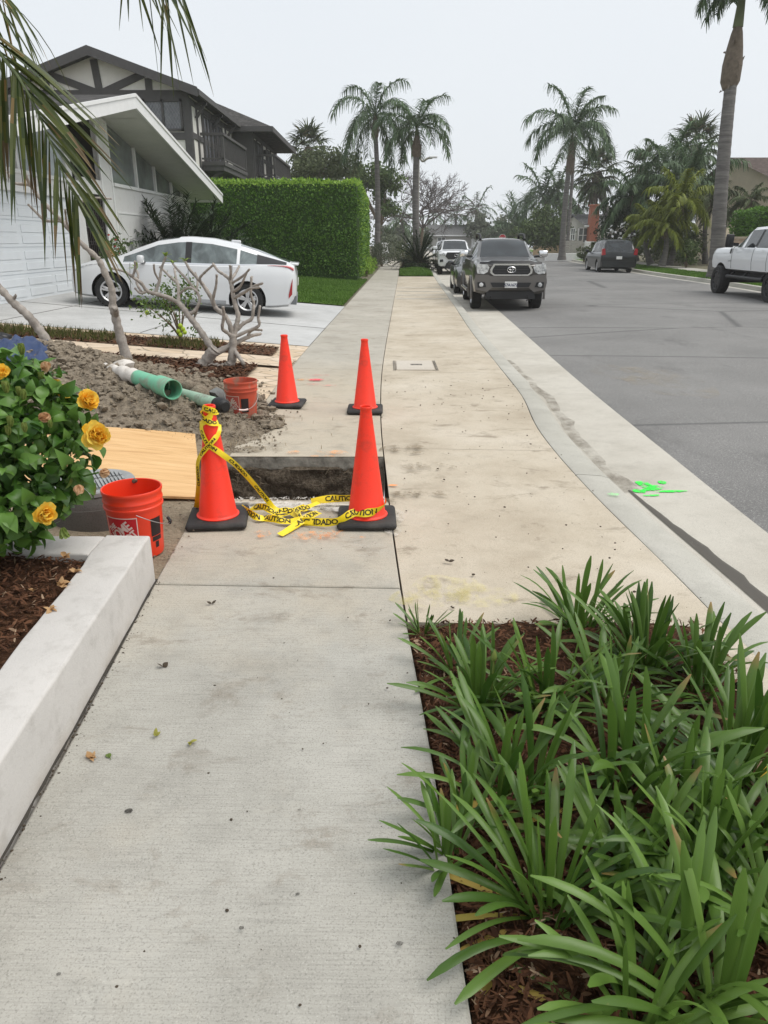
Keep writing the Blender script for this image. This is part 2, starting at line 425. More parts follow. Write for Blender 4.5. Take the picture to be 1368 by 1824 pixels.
# tan parkway paving between walk and kerb
def pz(x, y):
    t = (x - xr(y)) / max(.1, xk(y) - xr(y)); return -.004 + (kz(y) + .002) * t + .006 * fbm(x * .7, y * .7)
def pave(y0, y1):
    b = B(); y0 += .003; y1 -= .003; n = max(2, int((y1 - y0) / .25)); m = 8
    def fn(u, v):
        y = lerp(y0, y1, v); x = lerp(xr(y) + .004, xk(y) - .006, u); return (x, y, pz(x, y))
    b.grid(m, n, fn)
    b.quad((xr(y0), y0, -.1), (xk(y0), y0, -.1), fn(1, 0), fn(0, 0))
    b.grid(1, n, lambda u, v: fn(0, v) if u else (fn(0, v)[0], fn(0, v)[1], -.33))
    return b
pj = [2.93, 5.9, 9.66, 10.95, 14.2, 17.5, 19.6, 22.3, 25.6, 30.5, 36.6]
for a, c in zip(pj[:-1], pj[1:]): pave(a, c).build('parkway_paving', m_tan, smooth=60, kind='structure')
b = B()
b.grid(2, 30, lambda u, v: (lerp(1.40, xk(lerp(-4, 2.93, v)) - .004, u), lerp(-4, 2.93, v), -.02))
b.build('parkway_paving', m_tan, kind='structure')
for y in (22.3, 23.9, 25.6, 27.6):   # pale dividing strips across the paving
    b = B(); b.grid(8, 1, lambda u, v: (lerp(xr(y) + .05, xk(y) - .05, u), y + .18 * v + .05 * fbm(u * 3, y), pz(lerp(xr(y), xk(y), u), y) + .005))
    b.build('paving_band', m_kerb, kind='structure')
# utility cover set in the paving
def kxy(px, py): return gd(px, py, 0.)
cv = thing('utility_cover', 'small rectangular concrete utility cover with a slotted lid set flush in the tan paving', 'utility cover', (.42, 10.2, 0))
b = B(); b.bbox((.17, 9.78, -.03), (.68, 10.55, .007), .004, 1); b.build('lid', concrete('cover_concrete', [(.46, .41, .34), (.52, .47, .40), (.58, .53, .46)], False, spots=False), cv)
b = B()
for k in range(9): b.box((.37 + k * .018, 10.13, .0072), (.381 + k * .018, 10.24, .0090))
b.build('slot', mat('slot_dark', (.02, .02, .02), .9), cv)
b = B()
for (p, q) in (((.135, 9.75), (.135, 10.56)), ((.155, 9.75), (.155, 10.56)), ((.70, 9.75), (.70, 10.56)), ((.72, 9.75), (.72, 10.56))):
    b.bar((*p, .0035), (*q, .0035), .006, .008)
b.build('frame', mat('frame_iron', (.12, .11, .10), .8), cv)
# ================================================================ left yards: earth, flagstones, beds, driveway, lawn
PX0, PX1, PY0, PY1 = -1.45, .0, 4.555, 5.565       # excavation outline
def sheet(name, mt, x0, x1, y0, y1, dz, nx, ny, kind='structure', amp=0., sc=3., skip=None, smooth=60):
    b = B()
    fx0 = x0 if callable(x0) else (lambda y: x0); fx1 = x1 if callable(x1) else (lambda y: x1)
    def fn(u, v):
        y = lerp(y0, y1, v); x = lerp(fx0(y), fx1(y), u)
        return (x, y, yz(x, y) + dz + (amp * fbm(x * sc, y * sc) if amp else 0))
    sk = None
    if skip: sk = lambda u, v: skip(lerp(fx0(lerp(y0, y1, v)), fx1(lerp(y0, y1, v)), u), lerp(y0, y1, v))
    b.grid(nx, ny, fn, skip=sk); return b.build(name, mt, smooth=smooth, kind=kind)
edge = lambda y: xl(y) + .012
sheet('yard', m_dirt, lambda y: -3.0, edge, 3.0, PY0, -.004, 24, 14, amp=.008, sc=4)
sheet('yard', m_dirt, lambda y: -3.0, lambda y: PX0, PY0, PY1, -.004, 14, 10, amp=.008, sc=4)
sheet('yard', m_dirt, lambda y: -3.0, edge, PY1, 7.0, -.004, 24, 14, amp=.008, sc=4)
sheet('yard', m_dirt, -60, -3.0, -4, 7.0, -.004, 30, 10, amp=.008, sc=4)
sheet('yard', m_dirt, -3.0, edge, -4, 3.3, -.03, 6, 20)
sheet('yard', m_earth, -60, edge, 19.4, 170, -.03, 30, 60)
sheet('flagstone_path', m_flag, -60, edge, 7.0, 11.9, .0, 40, 20)
sheet('driveway', m_drive, -7.25, edge, 11.9, 19.4, .006, 20, 20)
b = B()
for p, q in (((-7.2, 15.0), (-1.12, 14.4)), ((-3.9, 11.95), (-3.6, 19.35)), ((-6.2, 11.95), (-6.0, 19.35))):
    for k in range(12): a_, c_ = [(lerp(p[0], q[0], t_), lerp(p[1], q[1], t_)) for t_ in (k / 12, (k + 1) / 12)]; b.bar((*a_, yz(*a_) + .009), (*c_, yz(*c_) + .009), .014, .004)
b.build('driveway_joint', mat('joint_dark', (.10, .095, .085), .95), kind='structure')
sheet('flagstone_path', m_flag, -60, -7.25, 11.9, 19.4, -.004, 20, 10)
def lawn_patch(nm, pts_fn, n, zf, hgt=.05, m=None, seed=1, wd=.006):
    rnd = random.Random(seed); b = B()
    for _ in range(n):
        p = pts_fn(rnd)
        if p is None: continue
        x, y = p; z = zf(x, y); a = rnd.uniform(0, 6.28); h = hgt * rnd.uniform(.5, 1.2); l = h * rnd.uniform(.1, .8)
        dx, dy = math.cos(a), math.sin(a); w_ = wd * rnd.uniform(.7, 1.3)
        a2 = rnd.uniform(0, 6.28); lx, ly = math.cos(a2) * l, math.sin(a2) * l
        b.add([(x - dx * w_, y - dy * w_, z - .01), (x + dx * w_, y + dy * w_, z - .01), (x + lx * .4 + dx * w_ * .7, y + ly * .4 + dy * w_ * .7, z + h * .6), (x + lx * .4 - dx * w_ * .7, y + ly * .4 - dy * w_ * .7, z + h * .6), (x + lx, y + ly, z + h)],
              [(0, 1, 2, 3), (3, 2, 4)])
    o = b.build(nm, m or m_blade); tag(o, kind='stuff'); return o
sheet('lawn', m_lawn, -12, lambda y: xl(y) - .06, 19.6, 33, .012, 30, 30, amp=.012, sc=2)
lawn_patch('grass', lambda r: (lambda y: (r.uniform(-5.2, xl(y) - .05), y))(r.uniform(19.6, 32.5)), 26000, lambda x, y: yz(x, y) + .01, .07, wd=.013)
# lawn square in the parkway further along
b = B(); b.grid(10, 20, lambda u, v: (lerp(xr(lerp(36.7, 48, v)) + .05, xk(lerp(36.7, 48, v)) - .02, u), lerp(36.7, 48, v), .03 + .12 * math.sin(u * 3.14) * min(1, v * 2) + .02 * fbm(u * 4, v * 7)))
b.build('lawn', m_lawn, smooth=60, kind='structure')
lawn_patch('grass', lambda r: (lambda y: (lerp(xr(y) + .06, xk(y) - .05, r.random()), y))(r.uniform(36.7, 46)), 9000, lambda x, y: .03 + .12 * math.sin(3.14 * (x - xr(y)) / (xk(y) - xr(y))) * min(1, (y - 36.7) / 5.6), .08, seed=3, wd=.018)
strip('parkway_paving', [lambda y: (xr(y), y, -.0), lambda y: (xk(y), y, -.0)], stations(48, 170), m_earth)
lawn_patch('grass', lambda r: (lambda y: (xf(y) + r.uniform(.2, 2.28), y))(r.uniform(22, 60)), 16000, lambda x, y: .05, .07, seed=5, wd=.02)

# mulch beds in the yard
def chips(nm, pts_fn, n, zf, ln=.05, seed=1, m=None):
    rnd = random.Random(seed); b = B()
    for _ in range(n):
        p = pts_fn(rnd)
        if p is None: continue
        x, y = p; z = zf(x, y); a = rnd.uniform(0, 6.28); L = ln * rnd.uniform(.35, 1.3); W = L * rnd.uniform(.08, .3); t = rnd.uniform(-.5, .5)
        d = Vector((math.cos(a) * math.cos(t), math.sin(a) * math.cos(t), math.sin(t))) * L / 2
        n_ = Vector((-math.sin(a), math.cos(a), rnd.uniform(-.5, .5))) * W / 2
        c = Vector((x, y, z + .3 * abs(d.z) + .006)); up = Vector((0, 0, W * .35))
        b.add([tuple(c - d - n_ * .5), tuple(c - n_), tuple(c + d - n_ * .3), tuple(c + d + n_ * .4), tuple(c + n_ + up), tuple(c - d + n_ * .6)], [(0, 1, 4, 5), (1, 2, 3, 4)])
    o = b.build(nm, m or m_chip); tag(o, kind='stuff'); return o
m_mulch2 = mulchm('old_mulch', (.05, .032, .02), (.12, .075, .045), (.22, .15, .10))
sheet('mulch_bed', m_mulch2, -7, -1.66, 8.5, 9.68, .03, 60, 18, amp=.02, sc=6)
sheet('mulch_bed', m_mulch2, -6.2, -1.6, 10.5, 11.42, .03, 60, 14, amp=.02, sc=6)
chips('mulch', lambda r: (r.uniform(-5, -1.66), r.uniform(8.5, 9.68)), 5000, lambda x, y: yz(x, y) + .035, .09, 11)
chips('mulch', lambda r: (r.uniform(-6, -1.62), r.uniform(10.5, 11.42)), 2500, lambda x, y: yz(x, y) + .03, .09, 12)
lawn_patch('weeds', lambda r: (lambda x: (x, r.uniform(10.55, 11.4)) if fbm(x * 1.2, 3) > -.15 or x < -4.6 else None)(r.uniform(-6, -1.7)), 3000, lambda x, y: yz(x, y) + .03, .10, m_dryg, 8, .006)
# low raised edging strip of pale stone along the back of the front bed
sheet('flagstone_path', m_flag, -7, edge, 9.70, 10.46, .03, 30, 3)

# near right bed under the strap-leaved plants
bedx = lambda y: xr(y) + .004
b = B(); b.grid(40, 90, lambda u, v: (lerp(bedx(lerp(-3, 2.93, v)), 1.42 + .03 * fbm(v * 9, 2), u), lerp(-3, 2.93, v), -.045 + .02 * fbm(u * 12, v * 30) + .035 * min(1, u * 6) * min(1, (1 - u) * 8)))
b.build('mulch_bed', m_mulch, smooth=70, kind='structure')
chips('mulch', lambda r: (lambda y: (lerp(bedx(y) + .01, 1.42, r.random() ** 1.4), y))(r.uniform(.55, 2.92)), 14000, lambda x, y: -.03 + .035 * min(1, (x - bedx(y)) * 5) + .012 * fbm(x * 12, y * 12), .034, 21)

# ================================================================ excavation
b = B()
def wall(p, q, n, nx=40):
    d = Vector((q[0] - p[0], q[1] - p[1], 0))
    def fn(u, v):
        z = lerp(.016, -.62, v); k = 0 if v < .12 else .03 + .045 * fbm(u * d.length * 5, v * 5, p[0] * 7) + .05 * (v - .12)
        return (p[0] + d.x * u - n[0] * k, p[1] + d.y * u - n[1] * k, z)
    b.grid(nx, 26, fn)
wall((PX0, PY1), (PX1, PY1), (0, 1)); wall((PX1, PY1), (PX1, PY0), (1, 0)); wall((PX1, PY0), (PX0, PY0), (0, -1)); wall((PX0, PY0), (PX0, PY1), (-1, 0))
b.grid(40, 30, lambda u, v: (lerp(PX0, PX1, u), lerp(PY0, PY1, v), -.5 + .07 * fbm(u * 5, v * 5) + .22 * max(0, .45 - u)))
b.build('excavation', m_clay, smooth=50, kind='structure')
b = B(); b.grid(60, 5, lambda u, v: (lerp(PX0 + .15, PX1, u), PY1 - .006 - .012 * abs(fbm(u * 14, v * 3)) - .004 * v, lerp(.012, -.085 + .03 * fbm(u * 9, 4), v)))
b.build('slab_edge', mat('slab_edge_dirty', (.30, .28, .235), .95, .35, 11, .6, 40, dirt=(.07, .06, .045), dsc=6), smooth=50, kind='structure')
b = B(); rnd = random.Random(4)
for k in range(34):         # root hairs in the cut face
    x = rnd.uniform(-1.2, -.06); z = rnd.uniform(-.45, -.08); p = Vector((x, PY1 - .02, z)); pts = [p]
    for _ in range(5): p = p + Vector((rnd.uniform(-.06, .06), rnd.uniform(-.02, .005), rnd.uniform(-.07, .035))); pts.append(p)
    b.tube(pts, [.003, .0025, .002, .002, .0015, .001], 4)
tag(b.build('roots', mat('root', (.24, .19, .13), .9)), kind='stuff')
# broken slab edge along the cut
chips('rubble', lambda r: (r.uniform(-1.15, 0), PY0 - abs(r.gauss(0, .03))), 260, lambda x, y: .02, .03, 31, mat('rubble_dust', (.5, .47, .42), .95))

# ================================================================ soil heap
def heap(x, y):
    g = lambda cx, cy, sx, sy, h, a=0: h * math.exp(-(((x - cx) * math.cos(a) + (y - cy) * math.sin(a)) / sx) ** 2 - ((-(x - cx) * math.sin(a) + (y - cy) * math.cos(a)) / sy) ** 2)
    h = g(-3.75, 8.0, 1.15, .85, .38) + g(-2.55, 7.25, .85, .55, .20) + g(-1.78, 6.6, .46, .42, .10) + g(-2.3, 6.5, .8, .4, .16)
    return h
b = B()
def hf(u, v):
    x = lerp(-5.6, -.82, u); y = lerp(5.6, 9.3, v); h = heap(x, y)
    z = h + min(1, h * 9) * (.045 * fbm(x * 5, y * 5) + .032 * fbm(x * 13, y * 13, 3)) - .02
    return (x, y, yz(x, y) + z)
b.grid(230, 170, hf)
rnd = random.Random(9)
ico = bmesh.new(); bmesh.ops.create_icosphere(ico, subdivisions=1, radius=1); iv = [v.co.copy() for v in ico.verts]; ifc = [tuple(v.index for v in f.verts) for f in ico.faces]; ico.free()
def clod(b, c, r, rnd, mi=0, sq=.75):
    q = [1 + rnd.uniform(-.3, .3) for _ in iv]; a = rnd.uniform(0, 6.28); ca, sa = math.cos(a), math.sin(a); sx = rnd.uniform(.7, 1.3)
    b.add([(c[0] + (v.x * sx * ca - v.y * sa) * r * k, c[1] + (v.x * sx * sa + v.y * ca) * r * k, c[2] + v.z * r * k * sq) for v, k in zip(iv, q)], ifc, mi)
for _i in range(9000):
    x = rnd.uniform(-5.2, -.85); y = rnd.uniform(5.7, 9.1); h = heap(x, y)
    if h < .015 and rnd.random() > .12: continue
    if h < .004: continue
    r = .010 + .042 * rnd.random() ** 2.6 if _i < 3000 else .005 + .012 * rnd.random() ** 2
    clod(b, (x, y, yz(x, y) + h + r * .25), r, rnd)
tag(b.build('soil_heap', m_soil, smooth=45), 'tall heap of loose grey brown excavated soil beside the open pit and pipes', 'soil heap')
# spilled fines over the slab and crumbs
def crumbs(nm, fn, n, seed, m, r0=.004, r1=.014):
    rnd = random.Random(seed); b = B()
    for _ in range(n):
        p = fn(rnd)
        if p: clod(b, p, lerp(r0, r1, rnd.random() ** 3), rnd, sq=.6)
    tag(b.build(nm, m), kind='stuff')
crumbs('spilled_soil', lambda r: (r.gauss(-1.22, .13), r.uniform(5.65, 6.95), .027), 600, 3, m_soil)
crumbs('spilled_soil', lambda r: (r.uniform(-1.9, -1.1), r.uniform(3.5, 4.5), .035), 260, 5, m_soil, .003, .01)
lawn_patch('straw', lambda r: (r.gauss(-1.55, .35), r.uniform(5.7, 6.8)), 320, lambda x, y: yz(x, y) + heap(x, y) + .012, .03, mat('straw', (.36, .29, .19), .95), 6, .003)

# ================================================================ plywood sheet
def plywood():
    m = MT('plywood'); v = m.vec(False)
    k = m.ramp(m.noise(m.mapv(v, (1.2, 14, 1)), 1.6, 6, .6, 1.2), [(.3, (.52, .30, .125)), (.5, (.64, .40, .185)), (.7, (.70, .46, .23))])
    k = m.mix(m.ramp(m.noise(m.mapv(v, (3, 60, 1)), 1.6, 4), [(.62, 0.), (.72, .5)]), k, (.30, .15, .06))
    k = m.mix(m.ramp(m.vor(m.mapv(v, (2, 5, 1)), 1.1), [(.02, .7), (.06, 0.)]), k, (.25, .12, .05))
    m.col(k); m.set(.65, 0, .3); return m.m
b = B()
c4 = [Vector((-2.40, 4.28, .135)), Vector((-1.185, 4.49, .05)), Vector((-1.60, 6.02, .085)), Vector((-2.85, 5.86, .21))]
def pw(u, v, dz): 
    p = c4[0].lerp(c4[1], u).lerp(c4[3].lerp(c4[2], u), v); return (p.x, p.y, p.z + dz + .012 * math.sin(u * 3.1))
b.grid(12, 12, lambda u, v: pw(u, v, .0)); b.grid(12, 12, lambda u, v: pw(u, v, -.016))
for u0, v0, u1, v1 in ((0, 0, 1, 0), (1, 0, 1, 1), (1, 1, 0, 1), (0, 1, 0, 0)):
    b.grid(12, 1, lambda u, v: pw(lerp(u0, u1, u), lerp(v0, v1, u), -.016 * (1 - v)))
tag(b.build('plywood_sheet', plywood(), smooth=30), 'clean pale orange plywood sheet lying over the dug ground beside the pit', 'plywood sheet')

# ================================================================ pipes, rubble, tarp
m_pipe = mat('green_pipe', (.16, .47, .30), .45, .1, 3, dirt=(.25, .24, .18), dsc=5)
m_pipe2 = mat('mint_pipe', (.30, .44, .33), .55, .12, 4, dirt=(.19, .18, .14), dsc=9)
m_white = mat('mortar_white', (.62, .58, .53), .9, .15, 9, .6, 40, dirt=(.35, .3, .25), dsc=6)
m_blk = mat('black_rubber', (.012, .012, .013), .55, .2)
def hollow(b, p, q, r, t, n=28):
    p = Vector(p); q = Vector(q); d = (q - p).normalized(); u = d.orthogonal().normalized(); w_ = d.cross(u)
    ring = lambda c, rr: [tuple(c + (u * math.cos(a) + w_ * math.sin(a)) * rr) for a in [2 * math.pi * k / n for k in range(n)]]
    L = ring(p, r) + ring(q, r) + ring(q, r - t) + ring(p + d * .02, r - t)
    b.add(L, [(j * n + k, j * n + (k + 1) % n, (j + 1) * n + (k + 1) % n, (j + 1) * n + k) for j in range(3) for k in range(n)])
P0 = at(184, 651, 7.5); P1 = at(246, 673, 6.95); P2 = at(288, 687, 6.56); P3 = at(308, 694, 6.38)
t = thing('drain_pipe', 'wide bright green plastic drain pipe with an open bell end lying on the soil heap', 'pipe', tuple(P2))
b = B(); hollow(b, P1, P2, .073, .006); b.build('pipe_body', m_pipe, t, smooth=50)
b = B(); hollow(b, P2 - (P3 - P2) * .15, P3, .089, .008); b.build('bell_end', m_pipe, t, smooth=50)
b = B(); n_ = 14
pp = [P0.lerp(P1, k / n_) + Vector((0, 0, .012 * math.sin(k * 1.7))) for k in range(n_ + 2)]
b.tube(pp, [.015 + .052 * min(1, k / 9) + .006 * math.sin(k * 2.1) for k in range(n_ + 2)], 16); b.build('mortar_coating', m_white, t, smooth=60)
b = B(); clod(b, tuple(at(222, 653, 7.6)), .14, random.Random(2), sq=.7)
tag(b.build('concrete_lump', m_white, smooth=60), 'white lump of old concrete lying behind the white end of the green pipe', 'concrete lump')
Q0 = at(322, 702, 6.75); Q1 = at(350, 712, 6.55); Q2 = at(388, 720, 6.3); Q3 = at(400, 724, 6.22)
t = thing('drain_pipe', 'narrower dirty mint green pipe with a black rubber end beside the dirty bucket', 'pipe', tuple(Q1))
b = B(); hollow(b, Q0, Q2, .056, .006); b.build('pipe_body', m_pipe2, t, smooth=50)
b = B(); b.tube([Q2.lerp(Q3, k / 6) for k in range(-1, 8)], [.058, .064, .060, .066, .058, .063, .055, .058, .04], 16); b.build('rubber_coupling', m_blk, t, smooth=40)
b = B(); rr = random.Random(12)
for (px, py, Y, r) in ((387, 703, 7.0, .09), (372, 712, 6.95, .06), (398, 715, 6.9, .05)): clod(b, tuple(at(px, py, Y)), r, rr)
tag(b.build('clay_lump', mat('grey_clay', (.15, .155, .15), .95, .25, 9, .8, 30), smooth=60), 'dark grey lump of wet clay beside the dirty bucket', 'clay lump')
b = B()
for (px, py, Y, r) in ((335, 690, 7.05, .1), (355, 700, 6.9, .11), (320, 688, 7.1, .07)): clod(b, tuple(at(px, py, Y)), r, rr)
tag(b.build('soil_clod', m_soil, smooth=60), 'brown clod of soil piled behind the gap between the two green pipes', 'soil clod')
# blue tarp: crumpled sheet on the far shoulder of the heap
b = B()
def tf(u, v):
    px = lerp(-10, 86, u) + 6 * fbm(v * 4, u * 3); py = lerp(642, 618, v) - 10 * abs(fbm(u * 3, 1)); p = at(px, py, lerp(7.3, 8.1, v)); p.z = max(p.z, yz(p.x, p.y) + heap(p.x, p.y) + .02)
    bulge = .05 * math.sin(u * 3.1) * math.sin(v * 3.1)
    return (p.x, p.y, p.z + bulge + .055 * fbm(u * 5, v * 4, 2) - .10 * max(0, abs(v - .5) - .3))
b.grid(26, 18, tf)
tag(b.build('tarp', mat('blue_tarp', (.020, .042, .115), .4, .15, 12), smooth=180), 'crumpled dark blue plastic tarp at the top of the soil heap', 'tarp')
b = B(); clod(b, tuple(at(-5, 610, 8.4)), .16, rr); clod(b, tuple(at(4, 604, 8.5)), .1, rr)
tag(b.build('bag', mat('black_bag', (.012, .012, .014), .35), smooth=180), 'black plastic bag behind the blue tarp', 'bag')

# ================================================================ concrete riser with ribbed lid
RX, RY = -1.73, 4.12
t = thing('meter_riser', 'round dark grey concrete riser under a ribbed grey lid behind the white planter wall', 'meter riser', (RX, RY, .0))
b = B(); b.lathe([(.0, .22), (.235, .22), (.245, .205), (.25, .15), (.253, .149), (.255, .0), (.262, -.1)], 40, (RX, RY, .03)); b.build('riser_body', concrete('riser_concrete', [(.085, .08, .075), (.12, .115, .105), (.16, .15, .14)], False, rough=.9), t, smooth=40)
b = B(); b.lathe([(0, .252), (.19, .252), (.205, .258), (.235, .256), (.242, .247), (.242, .224), (.0, .2215)], 40, (RX, RY, .03))
for k in range(-8, 9):
    h = math.sqrt(max(0, .185 ** 2 - (k * .021) ** 2))
    if h > .03:
        M = Matrix.Translation((RX, RY, .03)) @ Matrix.Rotation(.5, 4, 'Z')
        for s0, s1 in ((-h, -.012), (.012, h)): b.box((k * .021 - .006, s0, .2525), (k * .021 + .006, s1, .266), 0, M)
b.build('lid', mat('lid_grey', (.30, .31, .31), .6, .15, 9, dirt=(.2, .2, .19)), t, smooth=35)

# ================================================================ writing helper
def textmesh(s, size=1., bold=.0, shear=0., space=1., align='CENTER'):
    c = bpy.data.curves.new('txt', 'FONT'); c.body = s; c.size = size; c.offset = bold; c.shear = shear; c.space_character = space
    c.align_x = align; c.align_y = 'CENTER'; c.resolution_u = 2
    o = bpy.data.objects.new('txt', c); COL.objects.link(o)
    dg = bpy.context.evaluated_depsgraph_get(); dg.update()
    me = o.evaluated_get(dg).to_mesh()
    vs = [v.co.copy() for v in me.vertices]; fs = [tuple(p.vertices) for p in me.polygons]
    o.evaluated_get(dg).to_mesh_clear(); bpy.data.objects.remove(o); bpy.data.curves.remove(c)
    return vs, fs

# ================================================================ buckets
m_orange = mat('bucket_orange', (.80, .045, .012), .38, .05, 2, spec=.5)
m_orange_d = mat('bucket_orange_dirty', (.50, .075, .035), .7, .2, 5, dirt=(.25, .205, .15), dsc=6)
m_lw = mat('logo_white', (.80, .62, .58), .6); m_lr = mat('logo_red', (.55, .012, .02), .5); m_lb = mat('print_black', (.02, .012, .012), .6)
m_lw_d = mat('logo_white_dirty', (.55, .45, .38), .8); m_lr_d = mat('logo_red_dirty', (.40, .07, .05), .8)
m_wire = mat('wire', (.45, .45, .44), .35, metal=.9); m_inside = mat('bucket_mud', (.12, .10, .075), .95, .3, 9, .7, 30)
def brad(z): return .131 + (.150 - .131) * z / .37          # bucket wall radius at height z
def bucket(label, loc, face, mo, mw, mr, mud=False, hang=0.):
    t = thing('bucket', label, 'bucket', loc, 0)
    b = B()
    prof = [(0, .004), (.12, .004), (.128, .0), (.131, .012), (brad(.25), .25), (brad(.27), .27), (.153, .272), (.154, .282), (.149, .286), (.149, .305), (.154, .308), (.154, .316), (.150, .32), (.151, .345), (.155, .352), (.156, .366), (.153, .37), (.148, .368), (.146, .35), (.144, .3), (.128, .03), (0, .03)]
    b.lathe(prof, 48); b.build('pail', mo, t, True, 50)
    def wrap(vs, fs, a, z0, r=.0015):       # bend a flat print round the wall
        bb = B(); bb.add([((brad(z0 + v[1]) + r) * math.cos(a + v[0] / .14), (brad(z0 + v[1]) + r) * math.sin(a + v[0] / .14), z0 + v[1]) for v in vs], fs); return bb
    def plate(x0, z0, x1, z1, n=14):
        vs = [(lerp(x0, x1, i / n), z) for i in range(n + 1) for z in (z0, z1)]; return vs, [(2 * i, 2 * i + 2, 2 * i + 3, 2 * i + 1) for i in range(n)]
    lg = wrap(*plate(-.085, -.085, .085, .085), face, .155, .0012).build('logo_panel', mr, t, True)
    bb = B()
    for x0, z0, x1, z1 in ((-.09, .084, .09, .089), (-.09, -.089, .09, -.084), (-.09, -.084, -.0855, .084), (.0855, -.084, .09, .084)):
        w_ = wrap(*plate(x0, z0, x1, z1), face, .155, .0018); bb.add(w_.v, w_.f)
    ca, sa = math.cos(R(38)), math.sin(R(38))
    for s, sz, ox, oz, sp in (('THE', .030, -.050, .030, 1.), ('HOME', .056, -.008, .006, .9), ('DEPOT', .045, .026, -.034, .9)):
        vs, fs = textmesh(s, sz, .0016, 0., sp)
        q = []
        for v in vs:
            x = v.x; z = v.y * 1.25; X, Zz = x * ca - z * sa + ox, x * sa + z * ca + oz
            q.append((max(-.083, min(.083, X)), max(-.083, min(.083, Zz))))
        w_ = wrap(q, fs, face, .155, .002); bb.add(w_.v, w_.f)
    o = bb.build('lettering', mw, lg, True)
    # dark printed panel round the side
    bb = B(); w_ = wrap(*plate(-.035, -.02, .035, .08), (face + 1.38 if not mud else face + 1.0), .14, .0014); bb.add(w_.v, w_.f)
    w_ = wrap(*plate(-.012, -.09, .012, -.055), (face + 1.38 if not mud else face + 1.0), .14, .0014); bb.add(w_.v, w_.f)
    w_ = wrap(*plate(-.03, -.05, .034, -.024), (face + 1.38 if not mud else face + 1.0), .14, .0014); bb.add(w_.v, w_.f)
    bb.build('printed_panel', m_lb, t, True)
    # bail
    bb = B(); a0 = R(22) if not mud else R(-75)
    ax = Vector((math.cos(a0), math.sin(a0), 0)); px_ = Vector((-ax.y, ax.x, 0)); 
    pts = []
    for k in range(25):
        th = math.pi * k / 24; d = px_ * math.cos(th) * .155 ; f = ax * (.153 + .02 * math.sin(th)) 
        # bail hangs down the side facing ax
        pts.append(px_ * (.157 * math.cos(th)) + ax * (.157 * math.sin(th) + .02 * math.sin(th)) + Vector((0, 0, .262 - (.11 + hang) * math.sin(th))))
    bb.tube(pts, .0022, 6); hd = bb.build('bail', m_wire, t, True, 60)
    bb = B(); bb.tube(pts[10:15], .009, 10); bb.build('grip', m_lw if mud else m_blk, hd, True, 60)
    if mud:
        bb = B(); bb.grid(24, 24, lambda u, v: (lambda r_, a_: (r_ * math.cos(a_), r_ * math.sin(a_), .30 - .10 * (1 - r_ / .145) + .012 * fbm(r_ * 20 * math.cos(a_), r_ * 20 * math.sin(a_))))(.145 * u, v * 2 * math.pi))
        bb.build('mud_fill', m_inside, t, True, 60)
    else:
        bb = B(); clod(bb, (-.03, .146, .355), .022, random.Random(3)); bb.build('mud_smear', m_inside, t, True, 60)
    return t
bucket('clean bright orange bucket with a red and white logo beside the white planter wall', (-1.335, 3.66, .03), R(-104), m_orange, m_lw, m_lr)
bucket('muddy faded orange bucket full of soil standing at the end of the mint pipe', (-1.335, 6.78, .035), R(-125), m_orange_d, m_lw_d, m_lr_d, True, .03)

# ================================================================ traffic cones
m_cone = mat('cone_orange', (.93, .038, .012), .46, .06, 3, spec=.45, dirt=(.62, .045, .02), dsc=7)
m_base = mat('cone_base', (.022, .021, .02), .7, .2, 6, .3, 90, dirt=(.06, .055, .05), dsc=4)
def cone(loc, rz, label):
    t = thing('traffic_cone', label, 'traffic cone', loc, rz, 'orange cones round the open pit')
    b = B(); b.bbox((-.178, -.178, .0), (.178, .178, .042), .022, 3)
    for c in ((-.14, -.14), (.14, -.14), (.14, .14), (-.14, .14)): pass
    b.build('base', m_base, t, True, 40)
    b = B(); b.lathe([(.126, .0425), (.127, .048), (.118, .053), (.112, .06), (.0345, .67), (.033, .69), (.036, .696), (.036, .708), (.033, .712), (.028, .710), (.027, .67), (.1, .07)], 48)
    b.build('cone_body', m_cone, t, True, 50); return t
CL = (-1.005, 4.14, .022); CR = (-.105, 4.18, .008)
cone(CL, .12, 'orange traffic cone wrapped in crossed yellow caution tape beside the plywood sheet')
cone(CR, .02, 'orange traffic cone with tape round its foot at the near right pit corner')
cone((-1.0, 7.46, .022), -.06, 'orange traffic cone behind the pit, beside the muddy bucket')
cone((-.19, 7.24, .008), .0, 'orange traffic cone behind the pit, next to the tan parkway paving')

